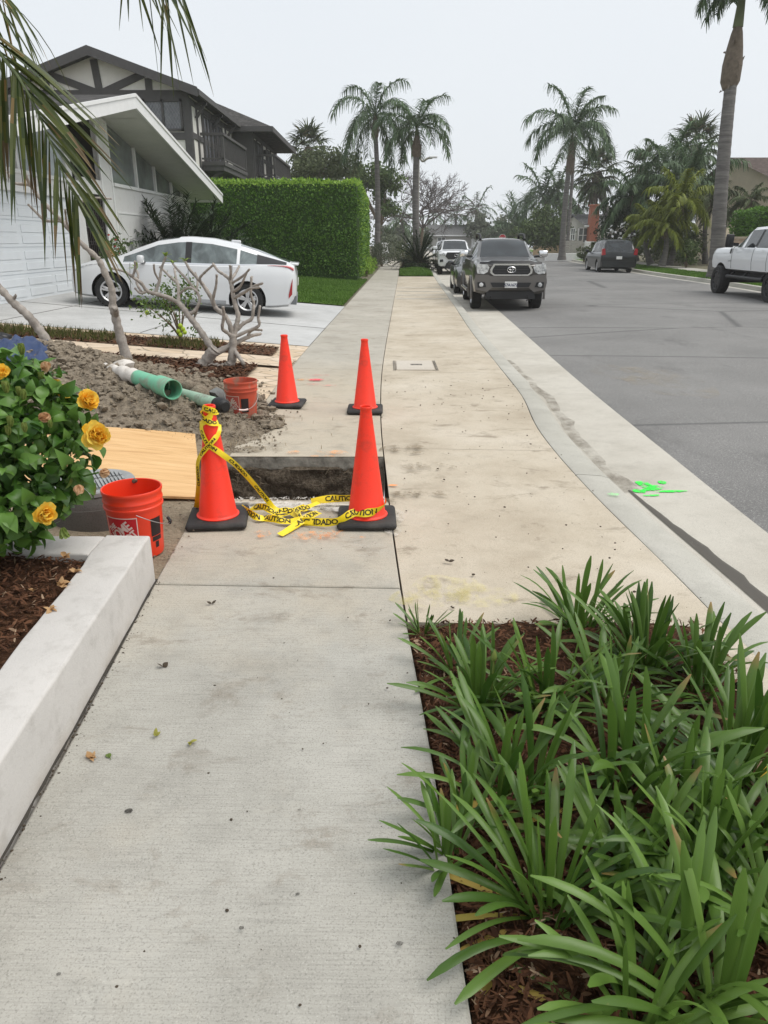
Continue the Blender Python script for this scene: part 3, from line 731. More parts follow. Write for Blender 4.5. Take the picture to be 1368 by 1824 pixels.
# ================================================================ caution tape
m_tape = mat('tape_yellow', (.86, .66, .015), .35, .06, 8, spec=.5)
m_ink = mat('tape_ink', (.012, .011, .01), .5)
def catmull(P, n=10):
    out = []
    for i in range(len(P) - 1):
        p0, p1, p2, p3 = P[max(i - 1, 0)], P[i], P[i + 1], P[min(i + 2, len(P) - 1)]
        for k in range(n):
            t = k / n; out.append(.5 * ((2 * p1) + (-p0 + p2) * t + (2 * p0 - 5 * p1 + 4 * p2 - p3) * t * t + (-p0 + 3 * p1 - 3 * p2 + p3) * t ** 3))
    out.append(P[-1].copy()); return out
def tape(t, pts, ups, w=.052, words=('CAUTION', 'CUIDADO'), start=.05, gap=.09, size=.05):
    rj = random.Random(len(pts) * 31 + int(w * 1e4) + int(pts[0][0] * 97)); P = catmull([Vector(p) for p in pts]); U = catmull([Vector(u).normalized() + Vector((rj.gauss(0, .3), rj.gauss(0, .3), rj.gauss(0, .3))) for u in ups])
    S_ = [0]
    for a, c in zip(P[:-1], P[1:]): S_.append(S_[-1] + (c - a).length)
    def fr(s):
        s = max(0, min(S_[-1] - 1e-6, s)); i = max(k for k in range(len(S_) - 1) if S_[k] <= s)
        f = (s - S_[i]) / max(1e-9, S_[i + 1] - S_[i]); p = P[i].lerp(P[i + 1], f); d = (P[i + 1] - P[i]).normalized()
        u = U[i].lerp(U[i + 1], f); u = (u - d * u.dot(d)).normalized(); return p, u, d.cross(u)
    b = B(); n = max(8, int(S_[-1] / .012)); vs = []
    for k in range(n + 1):
        p, u, nn = fr(S_[-1] * k / n)
        for e in (-.5, 0, .5): vs.append(tuple(p + u * w * e + nn * (.003 * (1 - 4 * e * e))))
    b.add(vs, [(3 * k + j, 3 * k + j + 1, 3 * k + j + 4, 3 * k + j + 3) for k in range(n) for j in (0, 1)])
    rb = b.build('tape_strip', m_tape, t, smooth=60)
    b = B(); s = start; i = 0
    while s < S_[-1] - .12:
        tv, tf_ = textmesh(words[i % len(words)], size, .0012, 0, .92, 'LEFT'); i += 1
        L = max(v.x for v in tv)
        if s + L > S_[-1] - .01: break
        for sg in (1, -1):
            q = []
            for v in tv:
                x = v.x
                p, u, nn = fr(s + (x if sg > 0 else L - x)); e = v.y * w / .052
                q.append(tuple(p + u * e * 1.0 + nn * (.003 * (1 - 4 * (e / w) ** 2) + .0015 * sg)))
            b.add(q, tf_)
        s += L + gap
    if b.v: b.build('lettering', m_ink, rb)
up = (0, 0, 1)
t = thing('caution_tape', 'yellow caution tape crossed round the left cone and trailing tangled to the right cone', 'caution tape', (-.6, 4.1, .05))
def con(c, z, a, off=.004):     # point on a cone's surface
    r = .112 + (.0345 - .112) * (z - .06) / .61 + off
    return Vector((c[0] + r * math.cos(R(a)), c[1] + r * math.sin(R(a)), c[2] + z))
# wraps at the tip
tape(t, [con(CL, z, a, .006) for z, a in ((.70, -160), (.695, -100), (.68, -40), (.67, 30), (.665, 100), (.66, 170), (.64, 230), (.62, 290), (.61, 350))], [(0, .1, 1)] * 9, .04, size=.036, start=.02, gap=.03)
tape(t, [con(CL, z, a, .008) for z, a in ((.69, -10), (.665, -60), (.63, -110), (.61, -160))], [(.3, 0, 1)] * 4, .035, size=.03, start=.01, gap=.02)
# from the tip's left side down across the front to the lower right ground
tape(t, [con(CL, .62, 200, .006), con(CL, .57, -150, .008), con(CL, .50, -100, .010), con(CL, .45, -50, .012), (-.87, 4.10, .39), (-.80, 4.17, .27), (-.735, 4.24, .14), (-.68, 4.29, .045), (-.60, 4.27, .03)],
     [(.3, 0, 1), (.5, 0, 1), (.8, 0, .8), (.8, 0, .6), (.8, .1, .6), (.8, .2, .5), (.7, .3, .4), (.3, .9, .2), (0, 1, .3)], .034, size=.036)
# the other strand: from the right of the cone across the front to the lower left
tape(t, [con(CL, .60, 10, .006), con(CL, .55, -40, .010), con(CL, .50, -85, .014), con(CL, .44, -130, .016), con(CL, .36, -165, .02), (-1.115, 4.17, .24), (-1.145, 4.22, .12), (-1.165, 4.25, .065)],
     [(-.3, 0, 1), (-.6, 0, 1), (-.8, 0, .8), (-.8, 0, .7), (-.8, .2, .5), (-1, .2, .3), (-1, .2, .3), (-1, .3, .2)], .032, start=.1, size=.034)
# tangle on the slab
tape(t, [(-.90, 4.30, .05), (-.83, 4.20, .055), (-.76, 4.13, .045), (-.70, 4.19, .03), (-.62, 4.25, .05), (-.55, 4.20, .045), (-.50, 4.13, .03)], [(.1, .6, .6), (0, .2, 1), (.2, .8, .5), (.1, .9, .3), (0, .5, .8), (.3, .8, .3), (.4, .8, .3)], .042, start=.02, gap=.03)
tape(t, [(-.84, 4.33, .035), (-.74, 4.25, .07), (-.64, 4.20, .03), (-.55, 4.25, .05), (-.47, 4.36, .03), (-.42, 4.44, .03)], [(0, .7, .7), (0, .3, .9), (.2, .9, .2), (-.4, .8, .5), (-.7, .6, .3), (-.8, .5, .3)], .042, start=.03, gap=.03)
tape(t, [(-.50, 4.33, .04), (-.535, 4.22, .06), (-.50, 4.10, .04), (-.55, 3.99, .03), (-.60, 3.90, .028)], [(-.8, .1, .5), (-.7, 0, .7), (-.7, .2, .6), (-.8, .5, .2), (-.8, .6, .1)], .042, start=.03, gap=.02)
tape(t, [(-.40, 4.22, .05), (-.45, 4.12, .06), (-.52, 4.05, .035), (-.57, 3.96, .028)], [(-.6, .2, .6), (-.6, .3, .6), (-.7, .6, .2), (-.7, .7, .1)], .045, start=.03, gap=.03)
tape(t, [(-.74, 4.17, .03), (-.66, 4.10, .05), (-.58, 4.08, .04), (-.50, 4.09, .045), (-.42, 4.055, .05)], [(.1, .9, .2), (0, .6, .7), (0, .7, .5), (0, .5, .8), (0, .4, .9)], .045, start=.0, gap=.02)
# strand along the slab to the right cone and round its foot
tape(t, [(-.50, 4.09, .035), (-.42, 4.06, .045), (-.34, 4.04, .05), (-.27, 4.03, .065), con(CR, .085, -130, .008), con(CR, .092, -95, .008), con(CR, .10, -60, .008), con(CR, .112, -25, .008), con(CR, .12, 15, .008)], [(0, .4, .9), (0, .3, .95), (0, .2, 1), (0, .1, 1), up, up, up, up, up], .05, ('CUIDADO', 'CAUTION'), start=.02, gap=.05)
# rear strand lying along the slab's broken edge
tape(t, [(-.47, 4.45, .03), (-.36, 4.46, .05), (-.25, 4.455, .055), (-.14, 4.42, .075), con(CR, .10, 120, .01), con(CR, .10, 60, .01)], [(0, .5, .8), (0, .3, 1), (0, .2, 1), (0, .1, 1), up, up], .05, ('CAUTION',), start=.09, gap=.05)

# ================================================================ paint marks, wet streak, specks
def paintmat(name, c, lo=.42, hi=.55, sc=18, a=1.):
    m = MT(name); v = m.vec(); m.col(c); m.set(.8, 0, .2)
    f = m.ramp(m.noise(m.mapv(v, (1, .6, 1)), sc, 8, .75), [(lo, 0.), (hi, a)])
    tr = m.n('ShaderNodeBsdfTransparent'); mx_ = m.n('ShaderNodeMixShader')
    m.l(f, mx_.inputs[0]); m.l(tr.outputs[0], mx_.inputs[1]); m.l(m.p.outputs[0], mx_.inputs[2]); m.l(mx_.outputs[0], m.out.inputs['Surface']); return m.m
def blob(b, c, rx, ry, z, a=0, n=22, seed=0, zf=None):
    pts = []
    for k in range(n):
        t_ = 2 * math.pi * k / n; f = 1 + .28 * mnoise.noise(Vector((math.cos(t_) * 1.7, math.sin(t_) * 1.7, seed)))
        x, y = rx * f * math.cos(t_), ry * f * math.sin(t_)
        X, Y_ = c[0] + x * math.cos(a) - y * math.sin(a), c[1] + x * math.sin(a) + y * math.cos(a)
        pts.append((X, Y_, zf(X, Y_) if zf else z))
    b.add(pts, [tuple(range(n))])
def mark(label, blobs, m, z, zf=None):
    b = B(); c = None
    for k, (px, py, rx, ry, a) in enumerate(blobs):
        p = gd(px, py, z); blob(b, (p.x, p.y), rx, ry, z, a, seed=k * 3.1 + px * .1, zf=zf)
    b.build('paint_mark', m, kind='structure')
sz = .028
gz = lambda x, y: lerp(-.128, -.110, (x - kb(y) - .05) / (xa(y) - kb(y) - .05)) + .006
mark('', [(1150, 862, .045, .10, .3), (1165, 868, .10, .05, .5), (1195, 874, .11, .022, -.05), (1140, 872, .05, .04, 0), (1180, 858, .03, .04, 0), (1160, 880, .06, .02, 0)], paintmat('paint_green', (.06, .80, .09), .40, .53, 24), -.11, gz)
mark('', [(1092, 880, .04, .03, 0)], paintmat('paint_green_faint', (.3, .8, .3), .42, .6, 20, .6), kz(5) + .008)
mark('', [(563, 676, .09, .07, 0), (585, 686, .09, .012, 0), (570, 668, .12, .012, 0), (560, 684, .1, .012, 0)], paintmat('paint_red', (.85, .06, .10), .38, .62, 12, .9), sz)
mark('', [(540, 676, .08, .07, 0)], paintmat('paint_orange', (.9, .35, .08), .42, .7, 10, .8), sz)
mark('', [(592, 805, .13, .05, 0), (575, 812, .1, .03, 0), (522, 805, .06, .04, 0)], paintmat('paint_orange_pale', (.85, .36, .12), .42, .66, 12, .7), sz)
mark('', [(560, 953, .16, .07, 0), (468, 950, .05, .06, 0), (640, 957, .05, .015, 0), (590, 950, .10, .05, .1)], paintmat('paint_orange_thin', (.9, .33, .08), .48, .70, 26, .75), sz)
mark('', [(700, 864, .035, .012, 0)], paintmat('paint_orange_dab', (.9, .28, .05), .2, .3, 20), .008)
mark('', [(790, 1050, .22, .16, .2), (760, 1062, .18, .12, 0), (850, 1062, .2, .1, 0)], paintmat('lichen_yellow', (.66, .58, .20), .45, .74, 9, .55), .008)
mark('', [(716, 885, .14, .12, .2), (735, 876, .1, .07, 0), (795, 878, .10, .05, 0), (720, 800, .2, .15, 0), (760, 830, .2, .1, 0)], paintmat('soil_stain', (.19, .145, .09), .47, .62, 9, .6), .0085)
mark('', [(702, 920, .07, .15, 0), (700, 945, .05, .08, 0)], paintmat('dust_white', (.62, .58, .52), .42, .65, 20, .7), .0095)
mark('', [(425, 775, .20, .35, 0), (455, 745, .16, .2, 0), (440, 800, .30, .10, 0)], paintmat('soil_dusting', (.27, .22, .155), .42, .64, 9, .85), .0265)
mark('', [(520, 899, .42, .06, -.02), (430, 900, .2, .06, 0), (610, 905, .25, .06, 0)], paintmat('dust_rim', (.66, .63, .57), .34, .56, 16, .85), .0262)
mark('', [(1180, 675, .5, 1.1, 0), (1110, 660, .4, .7, 0)], paintmat('road_scuff', (.40, .35, .27), .45, .8, 2.2, .55), -.07, lambda x, y: -.118 + .06 * (1 - (2 * min(1, max(0, (x - xa(y)) / (xf(y) - xa(y)))) - 1) ** 2) + .005)
# wet dark streak in the gutter
b = B(); N = 40
def ws(u, v):
    y = lerp(5.15, 1.2, v); x = kb(y) + .055 + u * (.02 + .065 * min(1, v * 3.2) * (1 + .35 * fbm(y * 5, 1))); return (x, y, gz(x, y))
b.grid(3, N, ws); m_wet = MT('wet_streak'); m_wet.col((.075, .07, .062)); m_wet.set(.35, 0, .5); b.build('wet_streak', paintmat('wet_streak', (.10, .092, .08), .22, .42, 14, .9), kind='structure')
b = B()
def ws2(u, v):
    y = lerp(11.5, 5.1, v); x = kb(y) + .02 + .04 * fbm(y * 1.1, 5) + u * (.11 + .05 * fbm(y * 2, 9)); return (x, y, gz(x, y) - .002)
b.grid(3, N, ws2); b.build('gutter_stain', paintmat('gutter_stain', (.22, .19, .15), .40, .66, 5, .6), kind='structure')

# leaf litter on the slab
def leaf_verts(L, W, fold=.25, curl=.2, n=6):
    vs = []; fs = []
    for k in range(n + 1):
        t_ = k / n; w_ = W * (math.sin(math.pi * t_ ** .8) ** .9 if 0 < t_ < 1 else 0); x = L * t_; z = curl * L * t_ * (1 - t_) - curl * L * .6 * t_ * t_
        vs += [(x, -w_, z + fold * w_), (x, 0, z), (x, w_, z + fold * w_)]
    for k in range(n):
        a = 3 * k; fs += [(a, a + 3, a + 4, a + 1), (a + 1, a + 4, a + 5, a + 2)]
    return vs, fs
m_gleaf = leafmat('fallen_green', (.09, .15, .03), (.20, .27, .06), .6, .2)
m_oleaf = leafmat('fallen_olive', (.30, .30, .05), (.42, .38, .10), .6, .2)
m_dry = leafmat('dried_petal', (.50, .30, .14), (.66, .44, .24), .8, .25, .2)
m_dk = mat('dark_litter', (.06, .045, .03), .9)
def crumple(b, c, r, rnd, n=7):
    for k in range(n):
        vs, fs = leaf_verts(r * rnd.uniform(1.2, 1.9), r * rnd.uniform(.35, .6), rnd.uniform(-.5, .8), rnd.uniform(-.2, .5))
        M = Matrix.Translation(c) @ Matrix.Rotation(rnd.uniform(0, 6.28), 4, 'Z') @ Matrix.Rotation(rnd.uniform(-.9, .1), 4, 'Y') @ Matrix.Rotation(rnd.uniform(-.6, .6), 4, 'X')
        b.add([tuple(M @ Vector(v)) for v in vs], fs)
def litter(nm, label, cat, px, py, r, m, n, rz=None, z=.018, seed=1):
    p = gd(px, py, z); b = B(); rnd = random.Random(seed)
    if n > 1: crumple(b, Vector((p.x, p.y, z + r * .25)), r, rnd, n)
    else:
        vs, fs = leaf_verts(r * 2, r * .55, .3, .25); M = Matrix.Translation((p.x, p.y, z + .004)) @ Matrix.Rotation(rz or 0, 4, 'Z'); b.add([tuple(M @ Vector(v)) for v in vs], fs)
        b.tube([M @ Vector((-.012, 0, .002)), M @ Vector((.01, 0, .004))], .0012, 5)
    tag(b.build(nm, m, smooth=180), label, cat)
litter('dried_flower', 'dried tan hibiscus flower fallen on the near slab beside the planter wall', 'dried flower', 163, 1352, .017, m_dry, 8)
litter('fallen_leaf', 'small dark green leaf on the slab beside the dried tan flower', 'leaf', 196, 1352, .017, m_gleaf, 1, 2.2)
litter('fallen_leaf', 'curled olive leaf on the slab with a brown scrap under it', 'leaf', 277, 1312, .016, m_oleaf, 3, seed=4)
litter('fallen_leaf', 'ragged yellow green leaf lying alone in the middle of the slab', 'leaf', 338, 1323, .016, m_oleaf, 3, seed=6)
litter('fallen_leaf', 'dark curled leaf on the slab just below the cross joint', 'leaf', 377, 1077, .018, m_dk, 2, seed=7)
litter('fallen_leaf', 'dark thin twig like leaf on the slab halfway down the planter wall', 'leaf', 290, 1190, .02, m_dk, 2, seed=8)
litter('fallen_leaf', 'dark leaf on the tan paving between the pit and the strap leaved plants', 'leaf', 799, 1002, .022, m_dk, 2, z=.004, seed=9)
crumbs('grit', lambda r: (lambda y: (r.uniform(xl(y), xr(y)), y, .014))(r.uniform(1.0, 4.4)), 150, 8, m_dk, .0015, .005)
crumbs('grit', lambda r: (lambda y: (r.uniform(xr(y), xk(y)), y, .004))(r.uniform(3.0, 9)), 260, 10, m_dk, .002, .010)
for k, (px, py, r) in enumerate(((230, 1446, .013), (712, 1678, .009), (530, 1590, .006), (533, 1440, .005), (430, 1655, .007), (105, 1737, .006))):
    p = gd(px, py, .016); b = B(); blob(b, (p.x, p.y), r, r * .7, .0205 if p.x < -.3 else .012, 0, 14, k * 2.); b.build('stain', paintmat('stain_%s' % 'abcdef'[k], (.04, .035, .03), .2, .6, 60, .85), kind='structure')
# ================================================================ white planter wall with mulch
def plaster(name, c):
    m = MT(name); v = m.vec(); k = m.ramp(m.noise(v, 3, 6, .6), [(.3, tuple(x * .9 for x in c)), (.7, c)])
    k = m.mix(m.ramp(m.noise(m.mapv(v, (1, 1, 1)), 9, 8, .7), [(.50, 0.), (.70, .55)]), k, (.36, .34, .31))
    k = m.mix(m.ramp(m.noise(v, 90, 3, .7), [(.28, .3), (.42, 0.)]), k, (.40, .38, .35))
    z = m.sep(v)[2]; k = m.mix(m.math('MULTIPLY', m.ramp(m.noise(v, 5, 5), [(.4, 0.), (.6, .8)]), m.ramp(z, [(.015, .6), (.09, 0.)])), k, (.40, .34, .27))
    m.col(k); m.set(.85, 0, .2); m.bump(m.math('ADD', m.noise(v, 26, 5), m.math('MULTIPLY', m.noise(v, 160, 3), .6)), .35, .006); return m.m
m_wall = plaster('planter_plaster', (.57, .545, .515))
t = thing('planter_wall', 'low white plastered planter wall along the left edge of the sidewalk', 'planter wall', (-1.1, 2.5, 0))
b = B()
wx = lambda y: -1.145 + (3.33 - y) * .05 if y < 3.33 else -1.145      # outer face
def cap(b, P, z0, z1, r=.012):
    n = len(P); 
    def inset(d):
        out = []
        for i in range(n):
            a, c, e = Vector(P[i - 1]), Vector(P[i]), Vector(P[(i + 1) % n])
            n1 = (c - a).normalized(); n2 = (e - c).normalized(); p1 = Vector((-n1.y, n1.x)); p2 = Vector((-n2.y, n2.x))
            m_ = (p1 + p2); m_ = m_ / max(.3, m_.dot(p1)); out.append(c + m_ * d)
        return out
    L = [[(p[0], p[1], z0) for p in P], [(p[0], p[1], z1 - r) for p in P]]
    for k in (1, 2, 3): a = k / 3 * 1.57; L.append([(q.x, q.y, z1 - r + r * math.sin(a)) for q in inset(r * (1 - math.cos(a)))])
    b.add([v for l in L for v in l], [(j * n + i, j * n + (i + 1) % n, (j + 1) * n + (i + 1) % n, (j + 1) * n + i) for j in range(4) for i in range(n)] + [tuple(4 * n + i for i in range(n))])
N = 40
out = [(wx(y) + .006 * fbm(y * 3, 1), y) for y in [lerp(-2, 3.3, k / N) for k in range(N + 1)]]
inn = [(wx(y) - .215 + .012 * fbm(y * 4, 7), y) for y in [lerp(3.08, -2, k / N) for k in range(N + 1)]]
cap(b, out + [(-1.36, 3.31), (-1.36, 3.085)] + inn[1:], -.05, .27); b.build('side_wall', m_wall, t, smooth=50)
b = B(); cap(b, [(-1.364, 3.08)] + [(-1.364, 3.305)] + [(lerp(-1.4, -4.5, k / 10), 3.31 + .006 * fbm(k, 2)) for k in range(11)] + [(lerp(-4.5, -1.4, k / 10), 3.09) for k in range(11)], -.05, .265); b.build('return_wall', m_wall, t, smooth=50)
b = B(); b.grid(120, 1, lambda u, v: (wx(lerp(-1, 3.32, u)) - .004 + v * (.014 + .006 * fbm(u * 60, 3)), lerp(-1, 3.32, u), .0255)); b.build('wall_joint', mat('joint_dirt', (.045, .04, .033), .95, .3, 30), kind='structure')
crumbs('grit', lambda r: (lambda y: (wx(y) + abs(r.gauss(0, .02)), y, .022))(r.uniform(1.3, 3.3)), 260, 91, m_dk, .0015, .006)
mzf = lambda x, y: .225 + .03 * fbm(x * 3, y * 3) + .03 * max(0, min(1, (-1.4 - x) * 2))
b = B(); b.grid(50, 60, lambda u, v: (lerp(-4.5, wx(lerp(-2, 3.1, v)) - .20, u), lerp(-2, 3.1, v), mzf(lerp(-4.5, wx(lerp(-2, 3.1, v)) - .2, u), lerp(-2, 3.1, v)) + .012 * fbm(u * 60, v * 70)))
b.build('mulch_bed', m_mulch, smooth=70, kind='structure')
chips('mulch', lambda r: (r.uniform(-2.5, -1.36), r.uniform(1.6, 3.09)), 9000, lambda x, y: mzf(x, y) + .01, .035, 41)
b = B(); rnd = random.Random(77)
def dried(label, px, py, Y=None, z=.27, r=.02, seed=1):
    p = gd(px, py, z); b = B(); crumple(b, p + Vector((0, 0, r * .2)), r, random.Random(seed), 8); tag(b.build('dried_flower', m_dry, smooth=180), label, 'dried flower', 'dried flowers on the planter mulch')
dried('dried tan flower at the corner of the mulch nearest the wall joint', 118, 993, seed=2)
dried('dried tan flower on the inner edge of the planter wall', 133, 1020, seed=3)
dried('large crumpled dried flower against the planter wall, below the two others', 108, 1045, r=.026, seed=4)
dried('dried flower on the planter wall edge, lowest of the row', 90, 1088, r=.018, seed=5)
dried('pale brown petal scrap lying out on the dark mulch', 60, 1052, z=.25, r=.014, seed=6)

# ================================================================ foliage helpers
def leaf_cloud(b, pts, L, W, rnd, up=.3, fold=.25, mi=0, droop=0.):
    """one folded four-point leaf per point"""
    for p in pts:
        d = Vector((rnd.gauss(0, 1), rnd.gauss(0, 1), rnd.gauss(up, 1) - droop)).normalized()
        s = d.cross(Vector((rnd.gauss(0, 1), rnd.gauss(0, 1), rnd.gauss(0, 1)))).normalized(); n_ = d.cross(s)
        l = L * rnd.uniform(.6, 1.25); w_ = W * rnd.uniform(.7, 1.2); p = Vector(p)
        b.add([tuple(p), tuple(p + d * l * .5 - s * w_ + n_ * w_ * fold), tuple(p + d * l), tuple(p + d * l * .5 + s * w_ + n_ * w_ * fold)], [(0, 1, 2), (0, 2, 3)], mi)
def clumps(c, rad, k, n, rnd, spread=.3, shell=.55):
    c = Vector(c); out = []; cs = []
    while len(cs) < k:
        d = Vector((rnd.gauss(0, 1), rnd.gauss(0, 1), rnd.gauss(0, 1))).normalized() * (shell + (1 - shell) * rnd.random())
        cs.append(Vector((d.x * rad[0], d.y * rad[1], d.z * rad[2])))
    m = sum(rad) / 3
    for i in range(n):
        q = cs[i % k]; out.append(c + q + Vector((rnd.gauss(0, 1), rnd.gauss(0, 1), rnd.gauss(0, .8))) * m * spread)
    return out

# ================================================================ hibiscus bush
m_hib = leafmat('hibiscus_leaf', (.04, .115, .014), (.16, .31, .055), .38, .25, .4)
m_bud = leafmat('hibiscus_bud', (.16, .24, .05), (.30, .34, .09), .5, .2)
def petalmat(name, a, c):
    m = MT(name); v = m.vec(False); k = m.ramp(m.noise(v, 22, 3), [(.35, a), (.65, c)]); m.col(k); m.set(.6, 0, .25)
    t_ = m.n('ShaderNodeBsdfTranslucent'); m.l(k, t_.inputs['Color']); mx_ = m.n('ShaderNodeMixShader'); mx_.inputs[0].default_value = .3
    m.l(m.p.outputs[0], mx_.inputs[1]); m.l(t_.outputs[0], mx_.inputs[2]); m.l(mx_.outputs[0], m.out.inputs['Surface']); return m.m
m_yel = petalmat('petal_yellow', (.94, .54, .03), (.97, .78, .16)); m_pale = petalmat('petal_faded', (.62, .36, .18), (.74, .52, .32))
m_stem = mat('woody_stem', (.17, .13, .09), .9, .25, 20, .5, 60)
HB = (-1.75, 3.0, .25)
hib = thing('hibiscus_bush', 'dense green hibiscus bush with yellow flowers growing in the white planter', 'bush', HB)
b = B(); rnd = random.Random(5)
for k in range(9):
    a = rnd.uniform(1.6, 4.7); p = Vector(HB) + Vector((rnd.uniform(-.3, .1), rnd.uniform(-.15, .1), -.05)); pts = [p]
    for j in range(6): p = p + Vector((math.cos(a) * .07, math.sin(a) * .06, .12)) + Vector((rnd.uniform(-.03, .03), rnd.uniform(-.03, .03), 0)); pts.append(p)
    b.tube(pts, [.014 - .0017 * i for i in range(7)], 6)
b.build('stem', m_stem, hib, smooth=60)
b = B(); rnd = random.Random(15)
lumps = [(20, 690, 3.25, .16), (58, 722, 3.2, .19), (115, 745, 3.25, .13), (85, 790, 3.2, .22), (115, 850, 3.2, .11), (60, 860, 3.15, .18), (15, 805, 3.1, .25), (10, 890, 3.0, .20), (38, 930, 3.02, .10), (-60, 780, 3.2, .30), (-80, 880, 3.05, .3), (-60, 720, 3.4, .24), (-150, 820, 3.3, .36)]
hl = []
for (px, py, Y, r) in lumps:
    c = at(px, py, Y); hl.append((c, r))
for (c, r) in hl:
    for _ in range(int(230 * (r / .2) ** 2)):
        d = Vector((rnd.gauss(0, 1), rnd.gauss(0, 1), rnd.gauss(.15, 1))).normalized(); rr_ = r * rnd.uniform(.55, 1.0)
        p = c + d * rr_
        if any((p - c2).length < r2 * .5 for c2, r2 in hl): continue
        ax = (d * .55 + Vector((rnd.gauss(0, .5), rnd.gauss(0, .5), rnd.gauss(-.15, .45)))).normalized()
        L = rnd.uniform(.038, .095); vs, fs = leaf_verts(L, L * .36, rnd.uniform(.15, .5), rnd.uniform(.2, .9), 5)
        up_ = (d + Vector((rnd.gauss(0, .4), rnd.gauss(0, .4), .5 + rnd.gauss(0, .4)))); yv = up_.cross(ax)
        if yv.length < .05: continue
        yv.normalize(); zv = ax.cross(yv)
        M = Matrix(((ax.x, yv.x, zv.x, p.x), (ax.y, yv.y, zv.y, p.y), (ax.z, yv.z, zv.z, p.z), (0, 0, 0, 1)))
        b.add([tuple(M @ Vector(v)) for v in vs], fs)
b.build('foliage', m_hib, hib, smooth=180)
def petal(b, c, ax, side, L, W, rnd, mi=0, ruff=.25):
    n, m_ = 5, 4; vs = []
    zv = ax.cross(side)
    for i in range(n + 1):
        t_ = i / n; w_ = W * (math.sin(math.pi * min(1, .12 + t_ * .72)) ** .8)
        for j in range(m_ + 1):
            s_ = j / m_ * 2 - 1; z = L * (.10 * t_ * t_) + ruff * W * t_ * t_ * mnoise.noise(Vector((s_ * 1.8, t_ * 2.5, c.x * 31 + L * 77 + ax.x * 5)))  * 2 + .12 * W * s_ * s_
            vs.append(tuple(c + ax * (L * t_ * (1 - .06 * s_ * s_)) + side * (w_ * s_) + zv * z))
    b.add(vs, [(i * (m_ + 1) + j, i * (m_ + 1) + j + 1, (i + 1) * (m_ + 1) + j + 1, (i + 1) * (m_ + 1) + j) for i in range(n) for j in range(m_)], mi)
def flower(name, px, py, Y, face, size, m, n=14, seed=1, cone_=(8, 88)):
    c = at(px, py, Y); rnd = random.Random(seed); f = Vector(face).normalized(); u = f.orthogonal().normalized(); w_ = f.cross(u); b = B()
    for k in range(n):
        a = k * 2.4 + rnd.uniform(-.2, .2); e = R(lerp(cone_[1], cone_[0], k / n)); d = (u * math.cos(a) + w_ * math.sin(a))
        ax = d * math.sin(e) + f * math.cos(e); side = (-u * math.sin(a) + w_ * math.cos(a))
        petal(b, c - f * size * .25, ax, side, size * rnd.uniform(.8, 1.15), size * rnd.uniform(.42, .6), rnd)
    o = b.build(name, m, hib, smooth=180)
    return o
flower('flower', 172, 775, 3.0, (.6, -.75, .35), .062, m_yel, 30, 1)
flower('flower', 157, 714, 3.12, (.7, -.4, .5), .052, m_yel, 26, 2)
flower('flower', 96, 690, 3.2, (.2, -.4, .9), .045, m_yel, 18, 3)
flower('flower', 114, 702, 3.2, (.3, -.5, .8), .036, m_yel, 8, 4)
flower('flower', 80, 915, 2.85, (.7, -.6, -.1), .052, m_yel, 22, 5)
flower('flower', 4, 660, 3.05, (.3, -.9, .2), .040, m_yel, 9, 6)
for k, (px, py, Y, f) in enumerate(((75, 744, 2.9, (.8, -.3, .2)), (78, 655, 3.15, (.8, -.2, .4)), (182, 842, 3.0, (1, -.2, .05)), (139, 868, 2.98, (.35, -.3, -.85)))):
    flower('dried_flower', px, py, Y, f, .040, m_pale, 8, 20 + k, (8, 30))
b = B(); rnd = random.Random(8)
for (px, py, Y, l) in ((40, 632, 3.2, .05), (12, 700, 2.95, .05), (43, 712, 3.0, .045), (35, 705, 3.02, .04), (112, 940, 2.9, .05), (76, 683, 3.2, .05), (20, 760, 2.85, .045), (45, 770, 2.85, .04), (90, 762, 2.9, .035), (16, 775, 2.86, .04)):
    c = at(px, py, Y)
    for k in range(7):
        a = k * .9; d = Vector((math.cos(a) * .35, math.sin(a) * .35, 1 if py < 900 else -1)).normalized(); petal(b, c, d, Vector((-math.sin(a), math.cos(a), 0)), l, l * .28, rnd)
o = b.build('bud', m_bud, hib, smooth=180); o['kind'] = 'stuff'
b = B()
for (px, py, Y) in ((170, 850, 3.05),):
    b.tube([at(120, 835, 3.15), at(150, 848, 3.08), at(175, 842, 3.0)], .004, 5)
b.build('twig', m_hib, hib)

